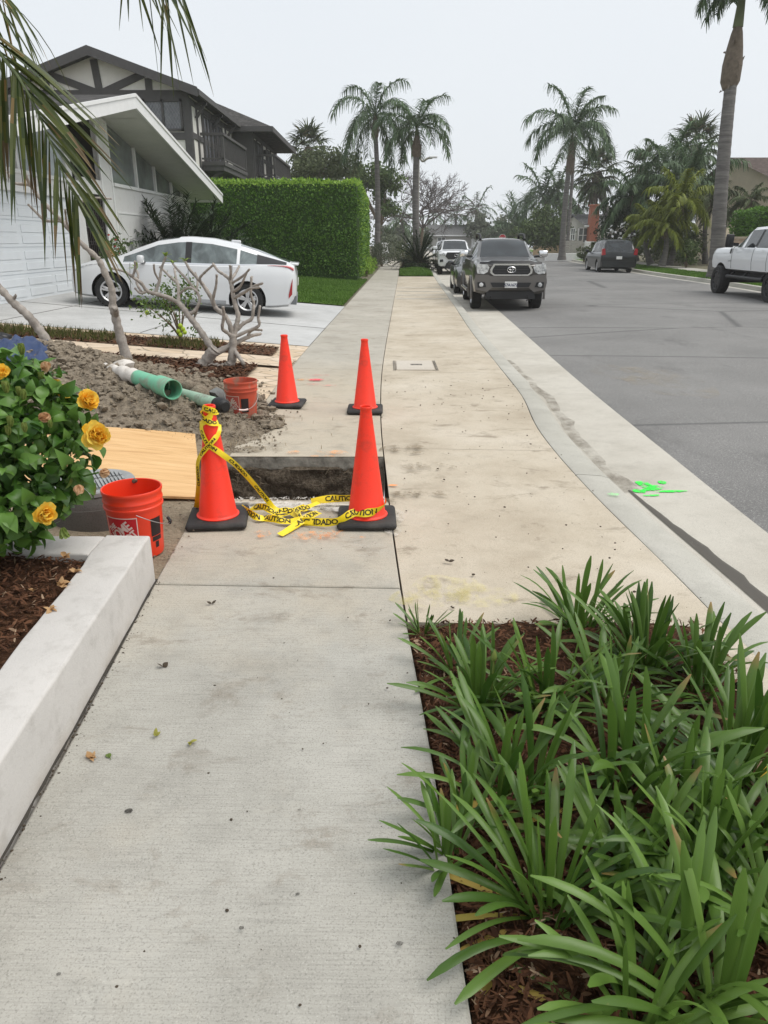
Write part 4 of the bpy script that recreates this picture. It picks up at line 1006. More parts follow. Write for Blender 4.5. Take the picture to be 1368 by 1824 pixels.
# ================================================================ strap-leaved plants in the near bed
m_aga = [leafmat('strap_leaf', (.054, .125, .018), (.155, .275, .045), .36, .28, .45, (.16, .25, .06), True),
         leafmat('strap_leaf_pale', (.090, .175, .028), (.20, .34, .065), .36, .28, .45, (.20, .30, .07), True)]
m_yleaf = leafmat('yellowed_leaf', (.38, .30, .06), (.50, .34, .08), .6, .2)
def strap(b, base, az, el, L, W, droop, rnd, twist=0., mi=0):
    n = 9; p = Vector(base); d0 = Vector((math.cos(az) * math.cos(el), math.sin(az) * math.cos(el), math.sin(el)))
    side = Vector((-math.sin(az), math.cos(az), 0)); d = d0.copy(); vs = []; ds = L / n
    side = (side + Vector((0, 0, twist))).normalized(); yaw = rnd.uniform(-.35, .35)
    for k in range(n + 1):
        t_ = k / n; w_ = W * (.62 + .55 * t_ - .12 * t_ * t_) * (1 if t_ < .72 else math.sqrt(max(0.0, 1 - ((t_ - .72) / .285) ** 2)))
        s_ = (side - d * side.dot(d)).normalized(); nn = s_.cross(d); f = .32 * w_ * (1 - .5 * t_)
        vs += [tuple(p - s_ * w_ * .5 + nn * -f * 0 + nn * f), tuple(p), tuple(p + s_ * w_ * .5 + nn * f)]
        p = p + d * ds; d = (d + Vector((-math.sin(az) * yaw * .05, math.cos(az) * yaw * .05, -droop * ds * (0.5 + 1.6 * t_)))).normalized()
    b.add(vs, [(3 * k + j, 3 * k + j + 1, 3 * k + j + 4, 3 * k + j + 3) for k in range(n) for j in (0, 1)], mi)
def clump(label, px, py, L, n, lean=0., spread=1., pale=0, seed=1, bud=False, yellow=0, z=-.03):
    rnd = random.Random(seed); p = gd(px, py, z)
    t = thing('strap_leaved_plant', label, 'plant', tuple(p), 0, 'strap leaved plants in the near mulch bed')
    b = B()
    nf = max(1, n // 11)
    for f in range(nf):
        ca = rnd.uniform(0, 6.28); off = Vector((rnd.gauss(0, .035), rnd.gauss(0, .035), 0)) if nf > 1 else Vector()
        m_ = n // nf; fan = rnd.uniform(0, 3.14)
        for k in range(m_):
            q = k / m_      # inner leaves stand up, outer leaves arch over
            az = fan + (math.pi if k % 2 else 0) + rnd.gauss(0, .75); el = R(lerp(86, 26, q ** .8)) + rnd.gauss(0, .12)
            el = el if el < 1.5 else 1.5
            l = L * lerp(.82, 1.05, rnd.random()) * (1 - .18 * abs(q - .5)); 
            strap(b, p + off + Vector((math.cos(az) * .012, math.sin(az) * .012, .0)), az + lean, el, l, rnd.uniform(.019, .030) * (L / .42) ** .5, rnd.uniform(1.2, 3.0) * spread, rnd, rnd.gauss(0, .25))
    lv = b.build('leaves', m_aga[pale], t, smooth=180); nv = len(b.v)
    for nm, fn in (('along', lambda i: (i % 30) // 3 / 9), ('across', lambda i: (i % 3) - 1)):
        lv.data.attributes.new(nm, 'FLOAT', 'POINT').data.foreach_set('value', [float(fn(i)) for i in range(nv)])
    if yellow:
        b = B()
        for k in range(yellow): strap(b, p, rnd.uniform(2.4, 4.2), R(rnd.uniform(4, 14)), L * .7, .022, 1.2, rnd)
        b.build('yellowed_leaves', m_yleaf, t, smooth=180)
    if bud:
        b = B(); h = L * .62; b.tube([p, p + Vector((.01, 0, h * .5)), p + Vector((.012, 0, h))], [.005, .0045, .004], 6)
        b.lathe([(.001, 0), (.009, .008), (.011, .02), (.008, .034), (.001, .052)], 10, tuple(p + Vector((.012, 0, h - .004)))); b.build('flower_bud', m_bud, t, smooth=60)
PL = [  # label, pixel of the base, leaf length, leaves, options
 ('small tuft at the far left corner of the bed beside the slab joint', 752, 1130, .17, 13, dict(seed=1)),
 ('thin upright plant just right of the small corner tuft', 812, 1200, .26, 16, dict(seed=2)),
 ('full clump with a closed yellow bud at the far left of the bed', 868, 1275, .36, 30, dict(seed=3, bud=True)),
 ('farthest clump of the bed, its tips against the tan paving', 1020, 1130, .33, 28, dict(seed=4)),
 ('dense rounded clump at the far right of the bed beside the kerb', 1150, 1195, .36, 46, dict(seed=5)),
 ('low clump spilling right over the paving towards the kerb', 1225, 1225, .34, 30, dict(seed=6)),
 ('clump with a bright upright leaf in the middle of the far row', 985, 1275, .38, 30, dict(seed=7, yellow=2)),
 ('clump standing behind the middle gap of bare mulch', 1085, 1285, .34, 26, dict(seed=8)),
 ('wide clump at the right edge of the frame beside a yellow petal', 1305, 1385, .40, 42, dict(seed=9)),
 ('tall clump in the centre of the bed with long arching tips', 1110, 1430, .44, 30, dict(seed=10, yellow=2)),
 ('full clump left of centre with leaves arching to the slab', 930, 1420, .38, 34, dict(seed=11, yellow=2)),
 ('thin dark plant leaning out over the sidewalk edge', 806, 1525, .25, 20, dict(seed=12)),
 ('second thin plant close behind the one leaning over the sidewalk', 835, 1470, .27, 15, dict(seed=13)),
 ('clump low on the left with yellowed leaves at its foot', 978, 1635, .38, 34, dict(seed=14, yellow=4)),
 ('upright fan of broad leaves right of the yellow footed clump', 1095, 1585, .34, 24, dict(seed=15, pale=1)),
 ('broad pale clump at the lower right with upright wide leaves', 1265, 1600, .40, 34, dict(seed=16, pale=1)),
 ('large pale clump in the bottom right corner with long leaves', 1230, 1800, .44, 40, dict(seed=17, pale=1)),
 ('pale clump at the bottom edge reaching left over bare mulch', 1130, 1850, .36, 30, dict(seed=18, pale=1, yellow=2)),
 ('clump cut by the right edge low in the frame', 1390, 1680, .42, 34, dict(seed=19, pale=1)),
 ('clump cut by the right edge beside the central tall clump', 1375, 1520, .38, 30, dict(seed=20)),
 ('clump at the right of the centre, behind the broad pale clump', 1215, 1490, .36, 26, dict(seed=21)),
]
for lb, px, py, L, n, kw in PL: clump(lb, px, py, L * (1.16 if px > 900 else 1.05), int(n * 1.2), **kw)
b = B(); petal(b, gd(1352, 1383, .03), Vector((.8, .5, .3)).normalized(), Vector((-.5, .8, 0)).normalized(), .05, .016, random.Random(1))
tag(b.build('fallen_petal', m_yel, smooth=180), 'single yellow orange petal lying among the plants at the right edge', 'petal')

# ================================================================ bare frangipani trees in the front yard
m_bark = mat('frangipani_bark', (.34, .305, .27), .9, .25, 16, .6, 50, dirt=(.19, .165, .14), dsc=5)
m_newleaf = leafmat('new_leaf', (.16, .26, .04), (.30, .36, .07), .5, .3)
def bare_tree(label, Y, limbs, seed, tips=True, leafy=(), jit=.3):
    rnd = random.Random(seed); base = at(limbs[0][0][0], limbs[0][0][1], Y)
    t = thing('frangipani_tree', label, 'tree', tuple(base)); 
    bt = B(); bl = B()
    depth = {}
    def dep(px, py):            # neighbouring limbs share depth where they join
        best = None
        for (x, y), d in depth.items():
            q = (x - px) ** 2 + (y - py) ** 2
            if q < 260 and (best is None or q < best[0]): best = (q, d)
        return best[1] if best else None
    for li, lim in enumerate(limbs):
        pts2 = lim[:-1]; r0, r1 = lim[-1]; d0 = dep(*pts2[0]); d0 = Y if d0 is None else d0; sl_ = rnd.uniform(-jit, jit) if li else 0
        P = []
        for k, (px, py) in enumerate(pts2):
            d = d0 + sl_ * k / max(1, len(pts2) - 1); P.append(at(px, py, d))
            depth[(px, py)] = d
        C = catmull(P, 5); n = len(C) - 1
        rad = [.80 * lerp(r0, r1, k / n) * (1 + .10 * math.sin(k * 2.3 + li) + rnd.uniform(-.09, .13)) for k in range(n + 1)]
        (bt if li == 0 else bl).tube(C, rad, 8)
        if tips and li: clod(bl, tuple(C[-1]), r1 * .9, rnd, sq=1)
    bt.build('trunk', m_bark, t, smooth=60); bl.build('limbs', m_bark, t, smooth=60)
    if leafy:
        b = B()
        for (px, py) in leafy:
            c = at(px, py, dep(px, py) or Y)
            for k in range(5):
                vs, fs = leaf_verts(rnd.uniform(.07, .13), .02, .3, .4, 5)
                M = Matrix.Translation(c) @ Matrix.Rotation(rnd.uniform(0, 6.28), 4, 'Z') @ Matrix.Rotation(-rnd.uniform(.2, 1.2), 4, 'Y'); b.add([tuple(M @ Vector(v)) for v in vs], fs)
        b.build('new_leaves', m_newleaf, t, smooth=180)
    return t
bare_tree('low spreading bare frangipani with many stubby grey branches beside the muddy bucket', 9.35, [
 [(356, 657), (366, 645), (376, 630), (384, 620), (.10, .085)],
 [(366, 652), (384, 656), (402, 655), (412, 645), (415, 622), (415, 600), (.09, .055)],
 [(378, 632), (398, 622), (418, 612), (440, 601), (452, 597), (464, 595), (.055, .02)],
 [(440, 601), (449, 588), (466, 588), (.022, .018)],
 [(380, 626), (368, 606), (350, 580), (335, 561), (326, 548), (318, 540), (.055, .04)],
 [(318, 540), (300, 530), (280, 524), (262, 518), (252, 505), (236, 493), (220, 483), (200, 478), (.036, .018)],
 [(236, 493), (241, 478), (240, 466), (.02, .016)],
 [(252, 520), (244, 505), (246, 490), (243, 482), (.022, .018)],
 [(262, 518), (250, 522), (241, 514), (.022, .015)],
 [(276, 522), (284, 500), (287, 480), (295, 458), (.026, .017)],
 [(284, 500), (276, 486), (274, 472), (.018, .015)],
 [(318, 540), (318, 520), (316, 505), (302, 492), (286, 476), (.03, .018)],
 [(316, 505), (312, 488), (311, 478), (.02, .016)],
 [(318, 524), (336, 512), (352, 520), (.02, .016)],
 [(335, 561), (347, 553), (356, 535), (350, 520), (333, 498), (318, 482), (308, 470), (.03, .016)],
 [(356, 535), (352, 548), (346, 566), (.02, .018)],
 [(350, 520), (352, 500), (348, 486), (.018, .015)],
 [(415, 605), (410, 580), (400, 562), (384, 548), (376, 530), (362, 508), (350, 494), (338, 480), (330, 466), (.045, .018)],
 [(362, 508), (356, 496), (366, 484), (380, 472), (.022, .018)],
 [(384, 548), (380, 532), (385, 508), (386, 490), (.024, .018)],
 [(415, 600), (404, 592), (396, 584), (399, 562), (397, 548), (.03, .022)],
 [(415, 604), (421, 580), (424, 562), (418, 540), (414, 520), (410, 500), (400, 490), (388, 482), (380, 470), (.045, .018)],
 [(410, 500), (411, 486), (410, 474), (.022, .018)],
 [(410, 500), (420, 486), (426, 474), (.022, .018)],
 [(414, 520), (428, 510), (440, 484), (.024, .017)],
 [(412, 505), (432, 492), (444, 480), (.02, .016)],
 [(418, 530), (436, 520), (452, 510), (467, 505), (.026, .017)],
 [(436, 520), (446, 514), (462, 512), (.02, .016)],
 [(419, 590), (434, 576), (448, 568), (451, 552), (452, 540), (447, 524), (448, 494), (.034, .018)],
 [(419, 600), (440, 590), (461, 580), (460, 566), (463, 546), (.028, .018)],
 [(415, 620), (423, 632), (430, 642), (434, 648), (.04, .025)],
 [(434, 646), (433, 655), (430, 662), (.018, .012)]], 3, leafy=((295, 458), (308, 470), (243, 480), (330, 466)))
bare_tree('slender bare frangipani leaning left in front of the white car, its top against the garage', 9.25, [
 [(230, 652), (222, 625), (214, 598), (206, 566), (201, 545), (199, 515), (188, 488), (176, 462), (.085, .042)],
 [(206, 562), (205, 550), (.05, .045)],
 [(176, 462), (152, 440), (133, 421), (112, 395), (98, 382), (70, 351), (53, 330), (26, 326), (14, 307), (.042, .017)],
 [(53, 330), (46, 312), (42, 298), (.022, .016)],
 [(112, 395), (102, 393), (81, 393), (66, 380), (51, 365), (.025, .016)],
 [(126, 412), (132, 385), (140, 363), (165, 353), (198, 354), (.022, .014)],
 [(133, 421), (120, 400), (116, 374), (.02, .015)]], 5)
bare_tree('bare frangipani stem at the left edge rising from behind the soil heap', 8.9, [
 [(92, 622), (82, 605), (66, 582), (48, 560), (28, 543), (8, 522), (-12, 500), (-40, 470), (.075, .045)],
 [(22, 538), (26, 530), (28, 526), (.025, .018)]], 6, jit=.1)

# ================================================================ small citrus shrub
m_cit = leafmat('citrus_leaf', (.055, .11, .02), (.16, .25, .05), .4, .25, .4)
c0 = at(322, 603, 11.0)
t = thing('citrus_shrub', 'small airy citrus shrub with green fruit behind the spreading bare tree', 'shrub', tuple(c0))
b = B(); rnd = random.Random(3)
for (px, py) in ((262, 545), (285, 520), (300, 535), (318, 528), (332, 548), (280, 560), (310, 555), (332, 520)):
    e = at(px, py, 11.0 + rnd.uniform(-.3, .3)); b.tube(catmull([c0, c0.lerp(e, .4) + Vector((.0, 0, .06)), e], 4), [.016 - .0014 * k for k in range(9)], 5)
b.build('stem', m_stem, t, smooth=60)
b = B(); pts = []
for (px, py, r, n) in ((258, 545, .14, 70), (278, 530, .17, 90), (300, 520, .15, 80), (318, 515, .17, 90), (335, 530, .13, 60), (290, 550, .18, 90), (312, 545, .15, 50), (302, 572, .12, 30), (340, 510, .1, 36), (340, 590, .07, 16)):
    c = at(px, py, 11.0)
    for _ in range(n): pts.append(c + Vector((rnd.gauss(0, .6), rnd.gauss(0, .9), rnd.gauss(0, .6))) * r)
leaf_cloud(b, pts, .075, .017, rnd, .3); b.build('foliage', m_cit, t)
m_fruit = mat('green_fruit', (.34, .46, .03), .45, .15, 8)
for (px, py) in ((321, 580), (326, 586), (318, 590), (322, 596), (329, 592), (262, 557)):
    b = B(); c = at(px, py, 10.85); b.lathe([(.001, -.034), (.02, -.028), (.033, -.008), (.033, .01), (.02, .029), (.001, .036)], 12, tuple(c)); b.build('fruit', m_fruit, t, smooth=180)

# ================================================================ palm whose fronds hang in from the upper left
m_fr = leafmat('frond_leaflet', (.028, .050, .012), (.105, .125, .025), .4, .22, .4, (.26, .16, .05))
m_frtip = mat('leaflet_tip', (.12, .085, .04), .7, .3, 20)
m_rach = mat('frond_rachis', (.10, .13, .05), .5, .2)
PB = (-1.72, 2.15, .2)
t = thing('planter_palm', 'dark green palm at the left edge whose long fronds droop in front of the house', 'palm', PB)
crown = at(-290, -120, 2.3)
b = B(); b.tube(catmull([Vector(PB), Vector(PB).lerp(crown, .5) + Vector((-.03, 0, 0)), crown], 8), [.07 + .006 * (k % 2) for k in range(17)], 12); b.build('trunk', m_bark, t, smooth=60)
def leaflet(b, p, d, L, W, droop, rnd, tipped=False):
    n = 6; vs = []; d = d.normalized(); q = Vector(p); side = d.cross(Vector((0, -.5, 1)) + Vector((rnd.gauss(0, .3), rnd.gauss(0, .3), rnd.gauss(0, .3)))).normalized()
    for k in range(n + 1):
        t_ = k / n; w_ = W * min(1, .35 + 2.2 * t_) * (1 - t_ ** 2.2) + .0006
        s_ = (side - d * side.dot(d)).normalized(); nn = s_.cross(d); vs += [tuple(q - s_ * w_ * .5 + nn * w_ * .22), tuple(q), tuple(q + s_ * w_ * .5 + nn * w_ * .22)]
        q = q + d * L / n; d = (d + Vector((0, 0, -droop / n))).normalized()
    for k in range(n):
        for j in (0, 1): b.add([vs[3 * k + j], vs[3 * k + j + 1], vs[3 * k + j + 4], vs[3 * k + j + 3]], [(0, 1, 2, 3)], 1 if (tipped and k >= n - 2) else 0)
def frond(path, spec, seed, rw=.008):
    rnd = random.Random(seed); P = catmull([at(*q) for q in path], 12)
    b = B(); n = len(P); b.tube(P, [rw * (1 - .8 * k / n) for k in range(n)], 6); fr_ = b.build('frond', m_rach, t, smooth=60)
    b = B(); spec(b, P, rnd); b.build('leaflets', [m_fr, m_frtip], fr_, smooth=180)
def pxd(dx, dy, dY=0):       # direction in the world of a step in the picture at arm's length
    return (at(300 + dx, 300 + dy, 2.2 + dY) - at(300, 300, 2.2)).normalized()
def spec1(b, P, rnd):
    n = len(P)
    for k in range(30, n):
        q = (k - 30) / (n - 30)
        if k % 3 != 0 and (k % 2 == 0 or q > .93):
            L = lerp(.40, .24, q) * rnd.uniform(.85, 1.12)
            leaflet(b, P[k], pxd(lerp(205, 120, q) + rnd.uniform(-18, 18), lerp(135, 215, q) + rnd.uniform(-15, 15), rnd.uniform(-.12, .12)), L, rnd.uniform(.013, .018), rnd.uniform(.15, .5), rnd, rnd.random() < .45)
        if k % 4 in (0, 2) and rnd.random() < .8:
            L = lerp(.42, .26, q) * rnd.uniform(.8, 1.12)
            leaflet(b, P[k], pxd(rnd.uniform(-12, 16), 200, rnd.uniform(-.1, .1)), L, rnd.uniform(.013, .018), .1, rnd, rnd.random() < .5)
frond([(-290, -120, 2.3), (-190, -80, 2.28), (-95, -10, 2.26), (-35, 48, 2.24), (12, 111, 2.22), (41, 150, 2.2), (76, 220, 2.18), (113, 310, 2.16), (140, 362, 2.14)], spec1, 3)
def spec2(b, P, rnd):
    n = len(P)
    for k in range(14, n, 2):
        for s in (0, 1):
            L = rnd.uniform(.30, .42); leaflet(b, P[k], pxd(rnd.uniform(60, 130), rnd.uniform(40, 110), rnd.uniform(-.2, .2)) if s else pxd(rnd.uniform(-10, 60), 140, rnd.uniform(-.2, .2)), L, rnd.uniform(.006, .011), rnd.uniform(.9, 2.0), rnd, False)
frond([(-290, -120, 2.3), (-200, -120, 2.35), (-110, -80, 2.4), (-50, -40, 2.45), (10, 0, 2.5)], spec2, 4)
def spec3(b, P, rnd):
    n = len(P)
    for k in range(int(n * .66), n, 2):
        for s in (0, 1):
            L = rnd.uniform(.20, .33); leaflet(b, P[k], pxd(rnd.uniform(-25, 95), 150, rnd.uniform(-.15, .15)), L, rnd.uniform(.006, .011), rnd.uniform(.1, .5), rnd, False)
frond([(-290, -120, 2.3), (-150, -190, 2.35), (30, -190, 2.4), (180, -130, 2.4), (260, -75, 2.4), (318, -30, 2.4)], spec3, 5)
# ================================================================ white gabled house with the garage
m_hw = mat('house_white', (.66, .655, .64), .75, .05, 3, .15, 60, dirt=(.58, .57, .55), dsc=3)
m_trim = mat('trim_white', (.74, .74, .73), .6, .04, 4)
m_sof = mat('soffit_white', (.60, .59, .57), .8, .05, 4)
m_gar = mat('garage_door_paint', (.68, .71, .73), .5, .03, 3)
m_dark = mat('dark_interior', (.03, .027, .025), .8)
m_iron = mat('dark_iron', (.03, .022, .022), .6)
def glass(name, c=(.05, .06, .065), rough=.08):
    m = MT(name); v = m.vec(); m.col(m.ramp(m.noise(v, 1.1, 3), [(.3, tuple(x * .6 for x in c)), (.7, tuple(x * 1.4 for x in c))])); m.set(rough, 0, .8); return m.m
m_glass = glass('window_glass', (.10, .115, .12)); m_frost = glass('frosted_glass', (.36, .40, .42), .35); m_cglass = glass('clerestory_glass', (.16, .18, .18), .15)
def shingle(name, a, c):
    m = MT(name); v = m.vec(); k = m.ramp(m.noise(m.mapv(v, (3, 3, 9)), 2.5, 5, .7), [(.3, a), (.7, c)])
    k = m.mix(m.ramp(m.vor(m.mapv(v, (3.5, 3.5, 8)), 1.0, 'F1', 'Distance'), [(.25, 0.), (.6, .5)]), k, tuple(x * .5 for x in a)); m.col(k); m.set(.95, 0, .15); m.bump(m.noise(v, 30, 4), .6, .03); return m.m
m_shin = shingle('roof_shingle', (.05, .048, .046), (.12, .115, .11)); m_shin2 = shingle('roof_shingle_brown', (.07, .052, .045), (.16, .125, .11)); m_shin3 = shingle('roof_shingle_grey', (.10, .10, .10), (.17, .17, .165))
FX, WX = -6.0, -7.2; AY, AZ = 20.0, 4.89; SR, SL = .18, .211; YL, YR = 10.4, 29.5
rz_ = lambda y: AZ - (SR * (y - AY) if y > AY else SL * (AY - y))
h1 = thing('white_house', 'low white house with a broad overhanging gable and a panelled garage door', 'house', (-7.2, 20, .48))
b = B()     # roof slab top
for y0, y1 in ((YL, AY), (AY, YR)): b.grid(1, 1, lambda u, v: (lerp(FX, -18, u), lerp(y0, y1, v), rz_(lerp(y0, y1, v)) + .02))
b.build('roof', m_shin, h1)
b = B()
for y0, y1 in ((YL, AY), (AY, YR)):
    for k in range(9):
        ya, yb = lerp(y0, y1, k / 9) + .012, lerp(y0, y1, (k + 1) / 9) - .012
        b.add([(FX - .04, ya, rz_(ya) - .16), (-18, ya, rz_(ya) - .16), (-18, yb, rz_(yb) - .16), (FX - .04, yb, rz_(yb) - .16)], [(0, 1, 2, 3)])
    b.add([(FX - .04, y0, rz_(y0) - .14), (-18, y0, rz_(y0) - .14), (-18, y1, rz_(y1) - .14), (FX - .04, y1, rz_(y1) - .14)], [(0, 1, 2, 3)])
b.build('soffit', m_sof, h1)
b = B()
for y0, y1 in ((YL, AY), (AY, YR)):     # barge board, two stepped pieces
    for (xa_, xb_, za, zb) in ((FX - .05, FX, -.27, .03), (FX - .02, FX + .025, -.02, .05)):
        vs = [(x, y, rz_(y) + z) for y in (y0, y1) for x, z in ((xa_, za), (xb_, za), (xb_, zb), (xa_, zb))]
        b.add(vs, [(0, 1, 2, 3), (4, 7, 6, 5), (0, 4, 5, 1), (1, 5, 6, 2), (2, 6, 7, 3), (3, 7, 4, 0)])
b.box((-18, YR - .02, rz_(YR) - .24), (FX - .05, YR + .02, rz_(YR) + .0))
b.box((-18, YL - .02, rz_(YL) - .24), (FX - .05, YL + .02, rz_(YL) + .0))
b.build('fascia', m_trim, h1)
def wallseg(b, y0, y1, z0, z1=None, x=WX, th=.12):      # wall piece; z1 None = up to the sloping soffit
    top = lambda y: (rz_(y) - .17) if z1 is None else z1
    ys = [y0] + ([AY] if z1 is None and y0 < AY < y1 else []) + [y1]
    for a, c in zip(ys[:-1], ys[1:]):
        vs = [(xx, y, z) for xx in (x, x - th) for y, z in ((a, z0), (c, z0), (c, top(c)), (a, top(a)))]
        b.add(vs, [(0, 1, 2, 3), (7, 6, 5, 4), (0, 4, 5, 1), (1, 5, 6, 2), (2, 6, 7, 3), (3, 7, 4, 0)])
GY0, GY1, GZ = 12.9, 18.15, 2.52
b = B()
wallseg(b, YL + .6, GY0, .3, 2.93); wallseg(b, GY0, GY1, GZ, 2.93); wallseg(b, GY1, 18.95, .3, 2.93)
wallseg(b, 18.95, 20.35, 2.70, 3.04); wallseg(b, 20.35, 21.2, .3); wallseg(b, 21.2, YR - .1, .3, 3.04)
wallseg(b, 18.2, 18.5, 2.93)
wallseg(b, YL + .6, YL + .75, 2.93)
b.box((-18, YR - .22, .3), (WX - .12, YR - .1, rz_(YR) - .17)); b.box((-18, YL + .6, .3), (WX - .12, YL + .72, 2.5)); b.box((-18, YL + .6, .3), (-17.9, YR - .1, 3.0))
b.build('wall', m_hw, h1)
b = B()
for (y0, y1, z0, z1) in ((GY0 - .12, GY0, .4, GZ + .1), (GY1, GY1 + .12, .4, GZ + .1), (GY0 - .0, GY1, GZ, GZ + .1), (YL + .6, 18.9, 2.86, 2.93), (YL + .6, 18.9, 2.62, 2.66)):
    b.box((WX - .0, y0, z0), (WX + .035 + (.01 if z1 > 2.9 else 0), y1, z1))
for y in (20.35, 21.12): b.box((WX - .01, y - .04, .4), (WX + .03, y + .04, rz_(y) - .2))
b.box((WX + .0, 21.2, 2.97), (WX + .05, YR - .1, 3.05)); b.box((WX, 21.3, 2.3), (WX + .02, 28.9, 2.34)); b.box((WX, 21.3, .5), (WX + .02, 21.34, 2.3))
b.build('trim', m_trim, h1)
b = B()         # garage door: four rows of embossed panels
b.box((WX - .09, GY0, .46), (WX - .05, GY1, GZ))
for r_ in range(4):
    z0 = .50 + r_ * .505
    b.box((WX - .05, GY0 + .02, z0 - .012), (WX - .036, GY1 - .02, z0 + .475))
    for k in range(4):
        y0 = GY0 + .12 + k * 1.28
        for q in range(2): b.bbox((WX - .037, y0, z0 + .05 + q * .21), (WX - .022, y0 + 1.1, z0 + .20 + q * .21), .006, 1)
b.build('garage_door', m_gar, h1)
b = B(); b.box((WX - .06, GY0, .44), (WX - .03, GY1, .475)); b.build('door_seal', m_blk, h1)
def pane(nm, y0, y1, z0, mt, x=WX - .06, z1=None):
    top = lambda y: rz_(y) - .17 if z1 is None else z1
    b = B(); ys = [y0] + ([AY] if y0 < AY < y1 else []) + [y1]
    for a, c in zip(ys[:-1], ys[1:]): b.quad((x, a, z0), (x, c, z0), (x, c, top(c)), (x, a, top(a)))
    return b.build(nm, mt, h1)
for y0, y1 in ((YL + .75, 13.4), (13.5, 15.8), (15.9, 18.2)): pane('window', y0, y1, 2.93, m_frost)
for y0, y1 in ((21.2, 23.3), (23.4, 25.15), (25.25, 27.0), (27.1, 28.3), (28.4, YR - .1)): pane('window', y0, y1, 3.04, m_cglass)
for y in (13.45, 15.85): b = B(); b.box((WX - .07, y - .05, 2.93), (WX - .0, y + .05, rz_(y) - .17)); b.build('mullion', m_trim, h1)
for y in (23.35, 25.2, 27.05, 28.35): b = B(); b.box((WX - .07, y - .05, 3.04), (WX + .01, y + .05, rz_(y) - .17)); b.build('mullion', m_trim, h1)
b = B(); b.box((WX - 1.6, 18.4, .3), (WX - 1.5, 21.0, 4.6)); b.box((WX - 1.6, 18.95, .3), (WX - .13, 19.0, 4.5)); b.box((WX - 1.6, 20.4, .3), (WX - .13, 20.45, 4.5)); b.build('entry_recess', m_dark, h1)
b = B()         # wrought iron gate in the entry
for k in range(11): b.tube([(WX - .05, 19.0 + k * .132, .5), (WX - .05, 19.0 + k * .132, 2.68)], .016, 5)
for z in (.55, 1.2, 1.9, 2.64): b.box((WX - .066, 18.97, z), (WX - .034, 20.34, z + .045))
for k in range(10):
    for z in (1.55, 2.25): b.lathe([(.045, -.012), (.055, 0), (.045, .012), (.04, 0), (.045, -.012)], 10, M=Matrix.Translation((WX - .05, 19.066 + k * .132, z)) @ Matrix.Rotation(R(90), 4, 'Y'))
b.build('gate', m_iron, h1)
vs, fs = textmesh('32', .23, .006); b = B(); b.add([(WX + .01, 15.13 + v.x, 2.765 + v.y) for v in vs], fs); b.build('house_number', m_blk, h1)

# ================================================================ half timbered house with balconies
m_tim = mat('dark_timber', (.082, .078, .077), .75, .12, 4, .2, 40); m_stu = mat('stucco', (.74, .715, .665), .9, .06, 3, .25, 40)
m_lat = MT('leaded_glass'); _v = m_lat.vec(); 
_k = m_lat.ramp(m_lat.noise(_v, 3, 4), [(.3, (.10, .105, .12)), (.7, (.19, .195, .21))]); m_lat.col(_k); m_lat.set(.25, 0, .6)
h2 = thing('half_timbered_house', 'tall white stucco house with dark timber framing, balconies and a gable', 'house', (-12.8, 40, .6))
GYF = 37.0; AX, AZ2 = -12.75, 9.42; EX, EZ = -8.15, 7.85; WXL, WXR = -16.7, -8.75
sl2 = (AZ2 - EZ) / (EX - AX); rz2 = lambda x: AZ2 - sl2 * abs(x - AX)
b = B()
for s in (-1, 1):
    xe = AX + s * (EX - AX)
    for z, f in ((.0, 0), (-.22, 1)): b.quad((AX, GYF - .7, AZ2 + z), (xe, GYF - .7, EZ + z), (xe, 48, EZ + z), (AX, 48, AZ2 + z))
    b.quad((xe, GYF - .7, EZ), (xe, GYF - .7, EZ - .22), (xe, 48, EZ - .22), (xe, 48, EZ))
b.build('roof', m_shin, h2)
b = B()
for s in (-1, 1):
    xe = AX + s * (EX - AX); n = Vector((0, -1, 0))
    vs = [(x, y, z + dz) for y in (GYF - .76, GYF - .70) for x, z in ((AX, AZ2), (xe, EZ)) for dz in (.04, -.34)]
    b.add(vs, [(0, 2, 3, 1), (4, 5, 7, 6), (0, 4, 6, 2), (1, 3, 7, 5), (0, 1, 5, 4), (2, 6, 7, 3)])
    b.box((xe - .06, GYF - .69, EZ - .26), (xe + .06, 48, EZ - .03))
b.build('fascia', m_tim, h2)
b = B()     # stucco walls
b.add([(WXL, GYF, .3), (WXR, GYF, .3), (WXR, GYF, rz2(WXR) - .2), (AX, GYF, AZ2 - .2), (WXL, GYF, rz2(WXL) - .2)], [(0, 1, 2, 3, 4)])
b.quad((WXR, GYF, .3), (WXR, 47, .3), (WXR, 47, 7.7), (WXR, GYF, 7.7)); b.quad((WXL, GYF, .3), (WXL, 47, .3), (WXL, 47, 7.7), (WXL, GYF, 7.7))
W2X = -7.6; b.quad((W2X, 47.02, .3), (W2X, 57, .3), (W2X, 57, 7.6), (W2X, 47.02, 7.6))
b.quad((WXL, 57, .3), (W2X, 57, .3), (W2X, 57, 7.6), (WXL, 57, 7.6))
b.build('wall', m_stu, h2)
b = B()     # timbers on the gable front
y0, y1 = GYF - .07, GYF + .02
def beam(xa_, za, xb_, zb, w_=.30): b.bar((xa_, GYF - .03, za), (xb_, GYF - .03, zb), .08 + .004 * random.random(), w_, up=(0, -1, 0)) if False else b.add(*_bm(xa_, za, xb_, zb, w_))
